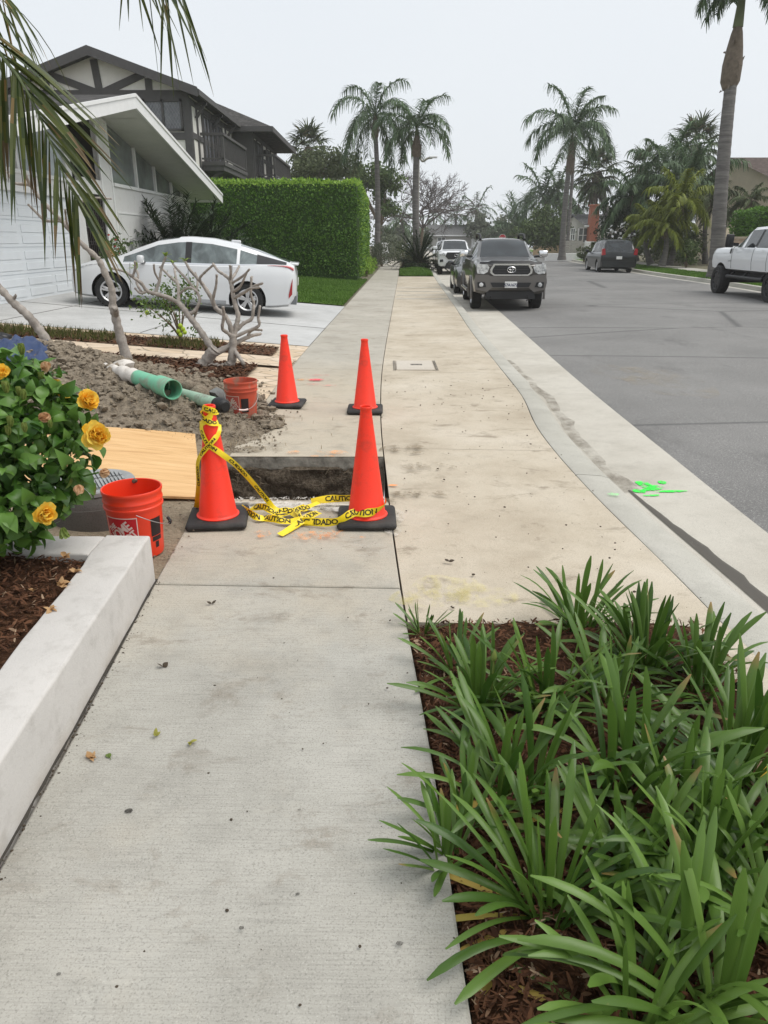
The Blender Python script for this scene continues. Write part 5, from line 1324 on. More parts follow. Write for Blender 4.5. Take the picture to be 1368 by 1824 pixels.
def _bm(xa_, za, xb_, zb, w_):
    d = Vector((xb_ - xa_, 0, zb - za)).normalized(); n_ = Vector((-d.z, 0, d.x)) * w_ / 2; yy = GYF - .05 - .012 * random.random()
    q = [Vector((xa_, 0, za)) - n_, Vector((xb_, 0, zb)) - n_, Vector((xb_, 0, zb)) + n_, Vector((xa_, 0, za)) + n_]
    return [(p.x, yy, p.z) for p in q] + [(p.x, GYF + .01, p.z) for p in q], [(0, 1, 2, 3), (0, 4, 5, 1), (1, 5, 6, 2), (2, 6, 7, 3), (3, 7, 4, 0)]
beam(WXL, 7.72, WXR + .02, 7.72, .32); beam(AX + .1, 7.7, AX - .02, AZ2 - .35, .32); beam(AX + .05, 7.75, AX - 2.1, 8.5, .30); beam(AX + .15, 7.75, AX + 2.1, 8.5, .30)
for x in (AX - 2.25, AX + 2.3): beam(x, 7.7, x, rz2(x) - .3, .30)
for x in (WXL + .15, AX - 2.25, -10.95, WXR - .12): beam(x, .4, x, 7.65, .32)
beam(WXL, 6.05, WXR, 6.05, .30); beam(WXL, 4.6, WXR, 4.6, .35); beam(-10.8, 7.5, WXR - .2, 7.5, .14)
# timbers on the street side
for (yy, w_) in ((37.12, .26), (38.3, .2), (39.35, .18), (41.0, .2), (42.4, .2), (44.9, .22), (46.85, .26)): b.box((WXR - .01, yy - w_ / 2, .4), (WXR + .06, yy + w_ / 2, 7.6))
for z in (4.55, 6.0, 7.35): b.box((WXR - .01, 37, z), (WXR + .05, 47, z + .25))
for (yy, w_) in ((47.15, .26), (48.4, .18), (50.4, .5), (52.2, .2), (54, .3), (56.8, .26)): b.box((W2X - .01, yy - w_ / 2, .4), (W2X + .06, yy + w_ / 2, 7.4))
for z in (4.55, 6.2, 7.2): b.box((W2X - .01, 47.05, z), (W2X + .05, 57, z + .22))
b.box((WXR - 1, 46.95, .3), (W2X, 47.05, 7.55))     # dark boarded return wall
# brackets under the eaves
for yy in (38.0, 41.5, 45): b.bar((WXR + .05, yy, 6.9), (EX - .05, yy, 7.55), .12, .12); b.bar((WXR, yy, 7.5), (EX, yy, 7.5), .12, .12)
b.build('timber_frame', m_tim, h2)
def win2(y0, y1, z0, z1, x=WXR, sx=1):
    f = B(); 
    for (a, c, e, g) in ((y0, y1, z0, z0 + .09), (y0, y1, z1 - .09, z1), (y0, y0 + .08, z0, z1), (y1 - .08, y1, z0, z1), ((y0 + y1) / 2 - .03, (y0 + y1) / 2 + .03, z0, z1)): f.box((x + .0, a, e), (x + .085, c, g))
    fr_ = f.build('window', m_tim, h2); p = B(); p.quad((x + .03, y0, z0), (x + .03, y1, z0), (x + .03, y1, z1), (x + .03, y0, z1)); p.build('pane', m_lat.m, fr_)
for (y0, y1, z0, z1) in ((39.4, 40.9, 5.2, 7.3), (41.1, 42.3, 5.2, 7.3), (42.5, 43.9, 5.2, 7.3)): win2(y0, y1, z0, z1)
for (y0, y1, z0, z1) in ((47.3, 48.3, 5.2, 7.1), (48.5, 50.1, 5.2, 7.1), (52.3, 53.8, 5.2, 7.1)): win2(y0, y1, z0, z1, W2X)
f = B(); X0_, X1_, Z0, Z1 = -10.78, -9.05, 6.25, 7.52
for (a, c, e, g) in ((X0_, X1_, Z0, Z0 + .1), (X0_, X1_, Z1 - .1, Z1), (X0_, X0_ + .1, Z0, Z1), (X1_ - .1, X1_, Z0, Z1), (-9.98, -9.88, Z0, Z1)): f.box((a, GYF - .10, e), (c, GYF, g))
fr_ = f.build('window', m_tim, h2)
p = B(); p.quad((X0_, GYF - .03, Z0), (X1_, GYF - .03, Z0), (X1_, GYF - .03, Z1), (X0_, GYF - .03, Z1)); p.build('pane', m_lat.m, fr_)
p = B()
for xa_, xb_ in ((-10.68, -9.98), (-9.88, -9.15)):      # lead lattice
    for k in range(-5, 9):
        for s in (1, -1):
            pts = []
            x0 = xa_ + k * .14
            for t_ in (0, 1.0): pts.append((x0 + s * t_ * .62 if s > 0 else x0 + .62 - t_ * .62, Z0 + .1 + t_ * 1.07))
            (ax_, az_), (bx_, bz_) = pts
            # clip to the pane
            def clip(x, z, X, Z):
                if x < xa_: z += (xa_ - x) / (X - x) * (Z - z); x = xa_
                if x > xb_: z += (xb_ - x) / (X - x) * (Z - z); x = xb_
                return x, z
            if (ax_ < xa_ and bx_ < xa_) or (ax_ > xb_ and bx_ > xb_): continue
            a2 = clip(ax_, az_, bx_, bz_); b2 = clip(bx_, bz_, ax_, az_)
            if abs(a2[1] - b2[1]) > .05: p.bar((a2[0], GYF - .035, a2[1]), (b2[0], GYF - .035, b2[1]), .012, .012)
p.build('lead_lattice', mat('lead_grey', (.27, .27, .28), .6), fr_)
def balcony(x0, x1, y0, y1, z0, z1, zr):
    b = B(); b.box((x0, y0, z0), (x1, y1, z0 + .28)); b.box((x0, y0 - .06, z0 + .22), (x1 + .06, y1 + .06, z1)); 
    for yy in (y0 + .4, (y0 + y1) / 2, y1 - .4): b.bar((x0, yy, z0 - .5), (x1 - .15, yy, z0), .14, .14)
    fl = b.build('balcony', m_tim, h2)
    b = B(); b.box((x0, y0 - .04, zr - .12), (x1 + .08, y0 + .10, zr)); b.box((x1 - .08, y0 + .1, zr - .12), (x1 + .08, y1 + .04, zr)); b.box((x0, y1 - .1, zr - .12), (x1 - .08, y1 + .04, zr))
    b.box((x0, y0, z1 + .08), (x1 - .02, y0 + .06, z1 + .16)); b.box((x1 - .05, y0, z1 + .08), (x1 + .01, y1, z1 + .16))
    for xx, yy in ((x1 - .09, y0), (x1 - .09, y1 - .12)): b.box((xx, yy, z1), (xx + .13, yy + .13, zr - .12))
    n = int((y1 - y0) / .17)
    for k in range(1, n): b.box((x1 - .045, y0 + k * (y1 - y0) / n - .025, z1 + .16), (x1 + .0, y0 + k * (y1 - y0) / n + .025, zr - .12))
    for k in range(1, 6): b.box((x0 + k * (x1 - x0) / 6 - .02, y0 + .005, z1 + .16), (x0 + k * (x1 - x0) / 6 + .02, y0 + .05, zr - .12))
    b.build('railing', m_tim, fl)
balcony(WXR + .07, -7.65, 38.5, 44.6, 4.75, 5.15, 6.38); balcony(W2X + .07, -6.5, 47.9, 55.3, 4.75, 5.15, 6.40)
b = B()     # hipped roof of the second wing
E0, E1, Fy0, Fy1, ez, rz3 = -15.5, -6.35, 46.3, 58, 7.65, 9.5
A_, C_, D_, F_ = (E0, Fy0, ez), (E1, Fy0, ez), (E1, Fy1, ez), (E0, Fy1, ez); R0, R1 = (-10.5, 49.5, rz3), (-10.5, 55, rz3); Cc = (-8.2, Fy0, 8.3)
b.add([A_, C_, D_, F_, R0, R1], [(0, 1, 4), (1, 2, 5, 4), (2, 3, 5), (3, 0, 4, 5)]); dz = -.2
b.add([(p[0], p[1], p[2] + dz) for p in (A_, C_, D_, F_)], [(0, 1, 2, 3)])
b.build('roof', m_shin, h2)
b = B(); b.box((E1 - .03, Fy0, ez - .25), (E1 + .06, Fy1, ez + .02)); b.box((E0, Fy0 - .06, ez - .25), (E1 + .06, Fy0 + .03, ez + .02)); b.build('fascia', m_tim, h2)
b = B(); b.box((-7.58, 51.0, 6.6), (-7.4, 51.2, 6.95)); b.build('wall_lamp', m_blk, h2)
# ================================================================ clipped hedge
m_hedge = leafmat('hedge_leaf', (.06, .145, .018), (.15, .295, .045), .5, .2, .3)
m_hedget = leafmat('hedge_bright_leaf', (.22, .38, .05), (.36, .54, .08), .5, .3, .3)
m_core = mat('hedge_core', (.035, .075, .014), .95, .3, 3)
m_core2 = mat('leafy_core', (.022, .038, .014), .95, .3, 3)
def hedge(name, label, P0, P1, depth, zf0, h, n, L, mts, seed, hx=None, topn=.12):
    """box hedge between two ground points, growing to the right-hand side by depth"""
    t = thing(name, label, 'hedge', (P0[0], P0[1], zf0)); rnd = random.Random(seed)
    d = Vector((P1[0] - P0[0], P1[1] - P0[1], 0)); w_ = d.length; d /= w_; q = Vector((-d.y, d.x, 0)); O = Vector((P0[0], P0[1], zf0))
    def S(u, v, s): 
        wob = .07 * fbm(u * 1.3, v * 1.3, s * 3.1)
        bow = .05 * math.sin(min(1, v / h) * 3)
        return {0: (O + d * u + q * (-wob - bow) + Vector((0, 0, v)), -q), 1: (O + d * (w_ + wob + bow) + q * u + Vector((0, 0, v)), d), 2: (O + d * u + q * v + Vector((0, 0, h + wob)), Vector((0, 0, 1))), 3: (O + d * (-wob - bow) + q * u + Vector((0, 0, v)), -d)}[s]
    b = B(); e = .10
    A = [O + d * e + q * e, O + d * (w_ - e) + q * e, O + d * (w_ - e) + q * (depth - e), O + d * e + q * (depth - e)]
    b.poly([(p.x, p.y) for p in A], zf0 - .3, zf0 + h - e); b.build('core', m_core, t)
    bl = B(); bt_ = B(); area = [w_ * h, depth * h, w_ * depth, depth * h]; tot = sum(area)
    for s in range(4):
        for _ in range(int(n * area[s] / tot)):
            U = rnd.random() * (w_ if s in (0, 2) else depth); V = rnd.random() * (depth if s == 2 else h)
            p, nn = S(U, V, s); p = p - nn * rnd.uniform(-.04, .07)
            ax = (nn * .7 + Vector((rnd.gauss(0, .6), rnd.gauss(0, .6), rnd.gauss(.35, .5)))).normalized(); sd = ax.cross(nn + Vector((rnd.gauss(0, .4), rnd.gauss(0, .4), rnd.gauss(0, .4))))
            if sd.length < .05: continue
            sd.normalize(); l = L * rnd.uniform(.6, 1.3); w2 = l * .28
            brightf = (V > h - topn * rnd.random() and s != 2) or (s == 2 and rnd.random() < .75) or (s == 1 and rnd.random() < .25)  # brighter leaves on top and one end: daylight put into the colour
            (bt_ if brightf else bl).add([tuple(p), tuple(p + ax * l * .5 - sd * w2), tuple(p + ax * l), tuple(p + ax * l * .5 + sd * w2)], [(0, 1, 2, 3)])
    bl.build('foliage', mts[0], t); bt_.build('top_end_leaves', mts[1], t); return t
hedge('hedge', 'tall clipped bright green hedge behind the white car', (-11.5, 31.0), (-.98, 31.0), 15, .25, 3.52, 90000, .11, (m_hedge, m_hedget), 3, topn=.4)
# ================================================================ vegetation kit
m_ptr = mat('palm_trunk', (.155, .145, .135), .95, .22, 3, .5, 25); m_boot = mat('palm_boot', (.15, .12, .092), .95, .3, 6, .6, 30)
def ringtrunk():
    m = MT('ringed_palm_trunk'); v = m.vec(); k = m.ramp(m.noise(m.mapv(v, (1, 1, 9)), 1.2, 5, .65), [(.3, (.10, .093, .09)), (.55, (.175, .165, .155)), (.75, (.24, .225, .21))])
    m.col(k); m.set(.95, 0, .15); m.bump(m.noise(m.mapv(v, (1, 1, 12)), 1.5, 3), .8, .04); return m.m
m_ring = ringtrunk()
m_qp = leafmat('queen_palm', (.055, .10, .045), (.14, .21, .10), .5, .2, .3)
m_qpy = leafmat('yellow_palm', (.13, .17, .02), (.28, .32, .05), .5, .3, .3)
m_fp = leafmat('fan_palm', (.055, .08, .036), (.13, .165, .075), .6, .15, .25, (.20, .16, .09))
m_tr = [leafmat('tree_leaf', (.058, .095, .028), (.15, .21, .075), .6, .2, .25), leafmat('grey_green_leaf', (.09, .11, .07), (.19, .21, .145), .7, .2, .2), leafmat('dark_leaf', (.018, .034, .014), (.05, .08, .032), .6, .1, .25), leafmat('olive_leaf', (.08, .105, .05), (.17, .20, .10), .6, .2, .2)]  # tree greens lightened in colour, standing in for thicker distance haze
def ribbonleaf(b, p, d, L, W, droop, n=3):
    q = Vector(p); vs = []; side = d.cross(Vector((.1, .2, 1))); side = side.normalized() if side.length > .05 else Vector((1, 0, 0))
    for k in range(n + 1):
        t_ = k / n; w_ = W * (1 - .85 * t_); vs += [tuple(q - side * w_ * .5), tuple(q + side * w_ * .5)]
        q = q + d * (L / n); d = (d + Vector((0, 0, -droop / n))).normalized()
    b.add(vs, [(2 * k, 2 * k + 1, 2 * k + 3, 2 * k + 2) for k in range(n)])
def feather_crown(b, c, n, L, rnd, lw=.05, nl=30, droop=1.0, lmin=-25, lmax=80, ll=.28, hang=1.2, bias=0):
    c = Vector(c)
    for f in range(n):
        q = (f + .5) / n; az = f * 2.39996 + rnd.uniform(-.3, .3); el = R(lerp(lmax, lmin, q ** .85)) + rnd.gauss(0, .08)
        d = Vector((math.cos(az) * math.cos(el), math.sin(az) * math.cos(el), math.sin(el))); l = L * rnd.uniform(.85, 1.1); p = c + d * .1; ns = 14; P = [p.copy()]; D = [d.copy()]
        for k in range(ns):
            p = p + d * l / ns; d = (d + Vector((0, 0, -droop * (.05 + .13 * k / ns) * (1.1 - .5 * abs(math.sin(el)))))).normalized(); P.append(p.copy()); D.append(d.copy())
        b.tube(P, [.022 * (1 - .85 * k / ns) * L / 3 for k in range(ns + 1)], 4)
        for k in range(nl):
            t_ = .10 + .90 * (k + rnd.random() * .6) / nl; i = min(ns - 1, int(t_ * ns)); pp = P[i].lerp(P[i + 1], t_ * ns - i) if t_ < 1 else P[-1]; dd = D[i]
            s_ = dd.cross(Vector((0, 0, 1))); s_ = s_.normalized() if s_.length > .1 else Vector((1, 0, 0)); u_ = s_.cross(dd)
            for sg in (-1, 1):
                ld = (s_ * sg * .7 + dd * .55 + u_ * rnd.uniform(-.4, .55)).normalized(); ribbonleaf(b, pp, ld, l * ll * (1.2 - .75 * abs(t_ - .45)) * rnd.uniform(.75, 1.15), lw * 1.25, hang * 1.5 * rnd.uniform(.6, 1.3), 4)
def trunk_tube(b, p, q, r0, r1, rnd, flare=1.5, bend=.15, rings=True, n=14):
    p = Vector(p); q = Vector(q); off = Vector((rnd.uniform(-bend, bend), rnd.uniform(-bend, bend), 0)); L = (q - p).length; m = max(8, int(L / .16)); P = []; Rr = []
    for k in range(m + 1):
        t_ = k / m; P.append(p.lerp(q, t_) + off * math.sin(t_ * 3.1416)); r = lerp(r0, r1, t_) * (1 + (flare - 1) * math.exp(-t_ * L / .45)); Rr.append(r * (1 + (.035 if rings and k % 2 else 0) + rnd.uniform(-.012, .012)))
    b.tube(P, Rr, n)
def feather_palm(label, base, crown, r0, r1, n, L, seed, mt=None, boots=1.2, group=None, name='palm_tree', lift=0., **kw):
    rnd = random.Random(seed); t = thing(name, label, 'palm tree', tuple(base), 0, group)
    b = B(); trunk_tube(b, base, crown, r0, r1, rnd); b.build('trunk', m_ring, t, smooth=60)
    c = Vector(crown)
    if boots:
        b = B(); P = [c + Vector((0, 0, z * boots)) for z in (-.75, -.6, -.3, 0, .25, .45)]; b.tube(P, [r1 * k for k in (1.1, 1.7, 1.75, 1.4, 1.0, .5)], 12)
        for k in range(16):
            a = rnd.uniform(0, 6.28); z = rnd.uniform(-.75, .1) * boots; p = c + Vector((math.cos(a) * r1 * 1.5, math.sin(a) * r1 * 1.5, z)); b.tube([p, p + Vector((math.cos(a) * .08, math.sin(a) * .08, rnd.uniform(-.3, .35)))], [.05, .015], 4)
        b.build('leaf_bases', m_boot, t, smooth=60)
    if lift: b = B(); b.tube([c + Vector((0, 0, .35 * boots)), c + Vector((0, 0, .6 * lift + .2)), c + Vector((0, 0, lift + .5))], [r1 * .9, r1 * .62, r1 * .25], 10); b.build('crownshaft', m_tr[3], t, smooth=60)
    b = B(); feather_crown(b, c + Vector((0, 0, .2 * boots + lift)), n, L, rnd, **kw); b.build('crown', mt or m_qp, t); return t
def fan_palm(label, base, crown, r, n, L, seed, skirt=True, name='fan_palm'):
    rnd = random.Random(seed); t = thing(name, label, 'palm tree', tuple(base)); b = B(); trunk_tube(b, base, crown, r, r * .8, rnd); b.build('trunk', m_ring, t, smooth=60); c = Vector(crown); b = B()
    for f in range(n):
        q = (f + .5) / n; az = f * 2.39996; el = R(lerp(80, -60, q)); d = Vector((math.cos(az) * math.cos(el), math.sin(az) * math.cos(el), math.sin(el))); p0 = c + d * .1; p1 = c + d * L * .55 + Vector((0, 0, -.12 * L * q))
        b.tube([p0, p1], .02, 4); s_ = d.cross(Vector((0, 0, 1))); s_ = s_.normalized() if s_.length > .1 else Vector((1, 0, 0)); u_ = s_.cross(d)
        for k in range(17):
            a = R(lerp(-115, 115, k / 16)); ld = (d * math.cos(a) + s_ * math.sin(a) + u_ * rnd.uniform(-.1, .1)).normalized(); ribbonleaf(b, p1, ld, L * .55 * rnd.uniform(.8, 1.1), L * .09, rnd.uniform(.6, 1.5))
    b.build('crown', m_fp, t)
    if skirt:
        b = B()
        for k in range(60):
            a = rnd.uniform(0, 6.28); p = c + Vector((math.cos(a) * r * .9, math.sin(a) * r * .9, rnd.uniform(-.9, .0) * L * .8)); ribbonleaf(b, p, Vector((math.cos(a) * .5, math.sin(a) * .5, -.9)).normalized(), L * .6, L * .16, .6, 2)
        b.build('skirt', m_boot, t)
    return t
def broad_tree(label, base, blobs, n, L, seed, mt=0, group=None, name='tree', cat='tree', tr=.16, W=.34, up=.2):
    """blobs: list of (centre, radii) making up an uneven crown"""
    rnd = random.Random(seed); t = thing(name, label, cat, tuple(base), 0, group); base = Vector(base); b = B()
    top = sum((Vector(c) for c, r in blobs), Vector()) / len(blobs); fork = base.lerp(top, .45); fork.x, fork.y = lerp(base.x, top.x, .3), lerp(base.y, top.y, .3)
    b.tube([base - Vector((0, 0, .1)), base.lerp(fork, .5) + Vector((rnd.uniform(-.1, .1), 0, 0)), fork], [tr * 1.3, tr, tr * .8], 8)
    for c, r in blobs:
        c = Vector(c)
        for k in range(3):
            e = c + Vector((rnd.uniform(-.6, .6) * r[0], rnd.uniform(-.6, .6) * r[1], rnd.uniform(-.2, .6) * r[2])); b.tube([fork, fork.lerp(e, .5) + Vector((rnd.uniform(-.15, .15), 0, .12)), e], [tr * .55, tr * .35, tr * .1], 5)
    b.build('trunk', m_stem, t, smooth=60); b = B(); vol = [r[0] * r[2] for c, r in blobs]; s = sum(vol)
    for (c, r), v in zip(blobs, vol): m_ = int(n * v / s); leaf_cloud(b, clumps(c, r, max(5, int(m_ / 60)), m_, rnd, .20, .45), L, L * W, rnd, up)
    b.build('crown', m_tr[mt] if isinstance(mt, int) else mt, t); return t
def shrub(label, base, r, n, L, seed, mt, name='shrub', cat='shrub', W=.3, up=.3, group=None):
    rnd = random.Random(seed); t = thing(name, label, cat, tuple(base), 0, group); b = B(); base = Vector(base)
    for k in range(6): b.tube([base + Vector((rnd.uniform(-.1, .1), rnd.uniform(-.1, .1), -.08)), base + Vector((rnd.uniform(-.6, .6) * r[0], rnd.uniform(-.6, .6) * r[1], r[2] * rnd.uniform(.9, 1.5)))], [.025, .008], 5)
    b.build('stem', m_stem, t); b = B(); pts = [p for p in clumps(base + Vector((0, 0, r[2])), r, max(8, n // 40), n, rnd, .16, .5) if p.z > base.z]; leaf_cloud(b, pts, L, L * W, rnd, up); b.build('foliage', mt, t); return t
def frond_shrub(label, base, n, L, seed, mt, name='palm_shrub', cat='palm shrub', **kw):
    rnd = random.Random(seed); t = thing(name, label, cat, tuple(base)); b = B(); kw = dict(dict(lmin=8, lmax=85, droop=1.1, ll=.2, hang=.6, nl=26, lw=.03), **kw); feather_crown(b, Vector(base) + Vector((0, 0, .15)), n, L, rnd, **kw); b.build('fronds', mt, t)
    b = B(); b.lathe([(.0, -.1), (.16, -.1), (.18, .1), (.1, .3), (0, .35)], 10, tuple(base)); b.build('trunk', m_boot, t, smooth=60); return t
def gp(x, y, z=.05): return Vector((x, y, z))

# beside the white house
frond_shrub('dark green palm shrub against the white wall beyond the car', (-6.3, 23.6, .45), 90, 2.2, 4, m_tr[2], lw=.032, nl=44, lmin=-5)
frond_shrub('second dark palm shrub beneath the low end of the white eave', (-5.9, 25.8, .4), 80, 2.1, 5, m_tr[2], lw=.032, nl=44, lmin=-5)
rb = shrub('green shrub with small red flowers in front of the dark iron gate', (-6.55, 18.75, .45), (.55, .6, .62), 900, .10, 6, m_tr[0])
b = B(); rnd = random.Random(2)
for k in range(5): c = at(206 + rnd.uniform(-14, 6), 425 + rnd.uniform(-8, 30), 18.6); petal(b, c, Vector((.5, -.6, .4)).normalized(), Vector((.7, .6, 0)).normalized(), .06, .03, rnd)
b.build('flower', mat('red_petal', (.65, .03, .06), .6), rb); 
# little round bushes and planting along the walk beyond the hedge
for k, (y, r, lb) in enumerate(((36.2, .33, 'nearest bright green ball shrub at the foot of the tall hedge'), (38.6, .36, 'middle bright green ball shrub at the foot of the tall hedge'), (41.2, .36, 'farthest bright green ball shrub at the foot of the tall hedge'))):
    shrub(lb, (xl(y) - .30, y, .0), (r * .9, r * 1.0, r * 1.15), 700, .09, 50 + k, m_hedget, group='ball shrubs along the walk')
frond_shrub('blue green agave like shrub beside the walk past the hedge', (-.55, 46, .05), 30, 1.15, 8, m_tr[1], lw=.04, ll=.1, droop=.5)
shrub('grey green shrub beside the walk before the white pillar', (-.1, 50, .05), (.75, 1.2, .75), 900, .14, 9, m_tr[1])
t = thing('pillar', 'white gate pillar at the left of the far walk', 'pillar', (.05, 56, 0)); b = B(); b.bbox((-.12, 55.8, -.1), (.28, 56.2, 1.35), .02, 1); b.build('shaft', m_trim, t); b = B(); b.bbox((-.17, 55.75, 1.352), (.33, 56.25, 1.45), .02, 1); b.build('cap', m_trim, t)
t = thing('garden_wall', 'low white garden wall running on behind the white pillar', 'wall', (.3, 64, 0)); b = B(); b.bbox((.12, 56.3, -.1), (.32, 66, .75), .02, 1); b.build('wall_body', m_hw, t); b = B(); b.bbox((.09, 56.3, .752), (.35, 66, .80), .01, 1); b.build('coping', m_trim, t)
# sago palm, its skirt planting and street palms in the parkway
frond_shrub('dark green sago palm in the grass strip in front of the grey palm trunk', (2.05, 45.2, .12), 44, 1.75, 10, m_tr[2], name='sago_palm', cat='sago palm', lw=.05, ll=.12, nl=46, hang=.1, droop=.75, lmin=-8, lmax=86)
b = B(); rnd = random.Random(4); leaf_cloud(b, [(lerp(1.2, 2.55, rnd.random()), rnd.uniform(43.5, 48), .12 + rnd.random() * .22) for _ in range(1800)], .14, .03, rnd, .6); tag(b.build('ground_cover', m_tr[2]), kind='stuff')
frond_shrub('pale spiky grass clump at the left of the sago palm', (1.2, 46.5, .05), 40, .85, 12, m_tr[1], name='grass_clump', cat='grass clump', lw=.02, ll=.05, droop=1.3)
shrub('olive green shrub with yellowish top behind the pale grass clump', (1.35, 50.5, .05), (.8, .9, .78), 1300, .13, 13, m_tr[3])
feather_palm('street palm with grey trunk directly behind the dark sago palm', (2.2, 50, .0), at(742, 254, 50), .25, .16, 15, 2.7, 21, boots=1.1, lift=.55, lw=.06, lmax=70, lmin=-5, droop=1.9, nl=46, group='tall street palms')
feather_palm('taller street palm whose trunk rises from behind the hedge corner', (-.55, 58, .0), at(668, 222, 58), .23, .15, 17, 4.0, 22, boots=1.2, lift=.3, lw=.065, lmax=78, nl=46, lmin=-30, hang=2.2, droop=2.4, group='tall street palms')
t = thing('street_lamp', 'street lamp with a curved arm rising beside the street palm', 'street lamp', (2.28, 53, 0)); P = [Vector((2.28, 53, 0)), Vector((2.28, 53, 4)), Vector((2.28, 53, 7.0)), at(752, 287, 53), at(762, 282, 53), at(770, 281, 53)]
b = B(); b.tube(P[:3], [.10, .08, .065], 10); b.build('pole', m_kerb, t, smooth=60); b = B(); b.tube(catmull(P[2:], 6), .07, 8); b.build('arm', m_kerb, t, smooth=60); b = B(); e = at(771, 280, 53); b.bbox((e.x - .25, e.y - .12, e.z - .06), (e.x + .3, e.y + .12, e.z + .06), .04, 2); b.build('lamp_head', m_trim, t)

# big palm on the right
feather_palm('very tall palm at the right edge with a thick grey trunk behind the white pickup', (14.75, 34, .05), at(1309, 85, 34), .31, .22, 24, 2.2, 31, boots=2.0, lift=2.5, lw=.06, nl=52, lmin=-38, hang=1.5, droop=1.2, lmax=80, group='tall street palms')
# queen palm mid right and the thinner one behind it
feather_palm('tall palm with a long grey trunk standing at the far right bend', (15.2, 66, .05), at(1017, 272, 66), .26, .18, 17, 4.3, 32, boots=2.2, lift=1.2, lw=.085, nl=46, lmin=2, lmax=76, hang=1.8, droop=1.7, group='tall street palms')
feather_palm('thinner palm trunk leaning close behind the tall palm at the right bend', (17.0, 72, .05), at(1024, 250, 72), .16, .13, 9, 3.2, 33, boots=.8, lw=.08, nl=28)
feather_palm('king palm with a flat spreading crown left of the tall palm at the bend', (21.3, 98, .3), at(969, 352, 98), .20, .16, 16, 4.6, 34, boots=.6, lw=.15, nl=30, lmin=-35)
feather_palm('slim palm half hidden between the king palm and the tall palm', (22.6, 96, .3), at(994, 345, 96), .18, .14, 13, 3.6, 35, boots=.6, lw=.15, nl=26, lmin=-35)
feather_palm('short drooping palm over the roof right of the tall palm', (24.5, 92, .3), at(1030, 368, 92), .18, .14, 13, 3.2, 36, boots=.6, lw=.15, nl=26, lmin=-55, hang=1.8)
fan_palm('fan palm standing alone to the right of the tall bend palm', (25.2, 84, .3), at(1063, 305, 84), .42, 34, 2.9, 41)
fan_palm('fan palm towering above the thick palm grove on the right', (33.6, 78, .3), at(1240, 256, 78), .3, 34, 2.9, 42)
fan_palm('small fan palm showing through the top of the palm grove', (26.8, 76, .3), at(1146, 298, 76), .3, 24, 2.2, 43)
fan_palm('fan palm rising above the trees left of the street palms', (-8.2, 78, .3), at(549, 262, 78), .34, 34, 2.5, 44)
feather_palm('wide date palm low behind the stop sign corner', (20.5, 112, .2), at(925, 415, 112), .4, .34, 26, 5.0, 45, boots=1.2, lw=.12, nl=26, lmin=5, lmax=85, droop=.7, hang=.4)
# palm grove right of the van
G = [('arching green palm at the left of the grove over the dark bush', 1128, 356, 55, 1130, 468, 18, 2.8, 51, 0), ('tallest green palm in the middle of the grove', 1190, 318, 57, 1192, 468, 20, 3.7, 52, 0), ('green palm at the right of the grove beside the thick trunk', 1228, 330, 53, 1222, 470, 18, 3.3, 53, 0),
     ('yellow green palm in the front right of the grove', 1212, 366, 47, 1193, 466, 18, 2.3, 54, 1), ('low yellow green palm directly behind the dark van', 1152, 402, 48, 1160, 464, 14, 1.7, 55, 1), ('low yellow green palm in the middle of the grove front', 1186, 408, 46, 1180, 466, 14, 1.7, 56, 1), ('green palm in front of the beige house window', 1262, 362, 50, 1258, 462, 14, 2.0, 57, 2), ('small green palm below the beige house gutter', 1335, 362, 48, 1335, 420, 12, 1.3, 58, 2)]
for lb, cx, cy, Y, bx, by, n, L, sd, k in G:
    c = at(cx, cy, Y); p = at(bx, by, Y); p.z = .2
    feather_palm(lb, p, c, .24 if L > 2.5 else .16, .16 if L > 2.5 else .12, n, L, sd, mt=(m_qp, m_qpy, m_tr[3])[k], boots=.7, lw=.085, nl=46, lmin=-30, hang=1.7, droop=1.25, ll=.3)
shrub('very dark rounded bush with white blossoms behind the dark van', gp(*at(1108, 450, 56).xy, .2), (2.0, 1.6, 2.5), 5200, .22, 61, m_tr[2])
b = B(); rnd = random.Random(6)
for k in range(26): c = at(rnd.uniform(1085, 1140), rnd.uniform(395, 425), 53.8); petal(b, c, Vector((rnd.gauss(0, 1), -.5, rnd.gauss(0, 1))).normalized(), Vector((1, .2, .3)).normalized(), .17, .09, rnd)
b.build('blossom', m_trim, bpy.data.objects['shrub.007'] if False else [o for o in bpy.data.objects if o.get('label') == 'very dark rounded bush with white blossoms behind the dark van'][0])
shrub('tangled undergrowth below the palm grove between the trunks', gp(*at(1188, 462, 50).xy, .15), (2.6, .9, 1.15), 3200, .2, 62, m_tr[3])
shrub('low green shrub at the foot of the palm grove', gp(*at(1222, 470, 46).xy, .15), (.8, .7, .8), 1200, .16, 63, m_tr[0])
shrub('low spiky shrub on the corner bed left of the dark van', gp(*at(1040, 462, 60).xy, .1), (.6, .6, .55), 600, .2, 64, m_tr[3]); shrub('taller spiky shrub nearer the van on the corner bed', gp(*at(1056, 464, 58).xy, .1), (.7, .6, .7), 700, .2, 65, m_tr[3])
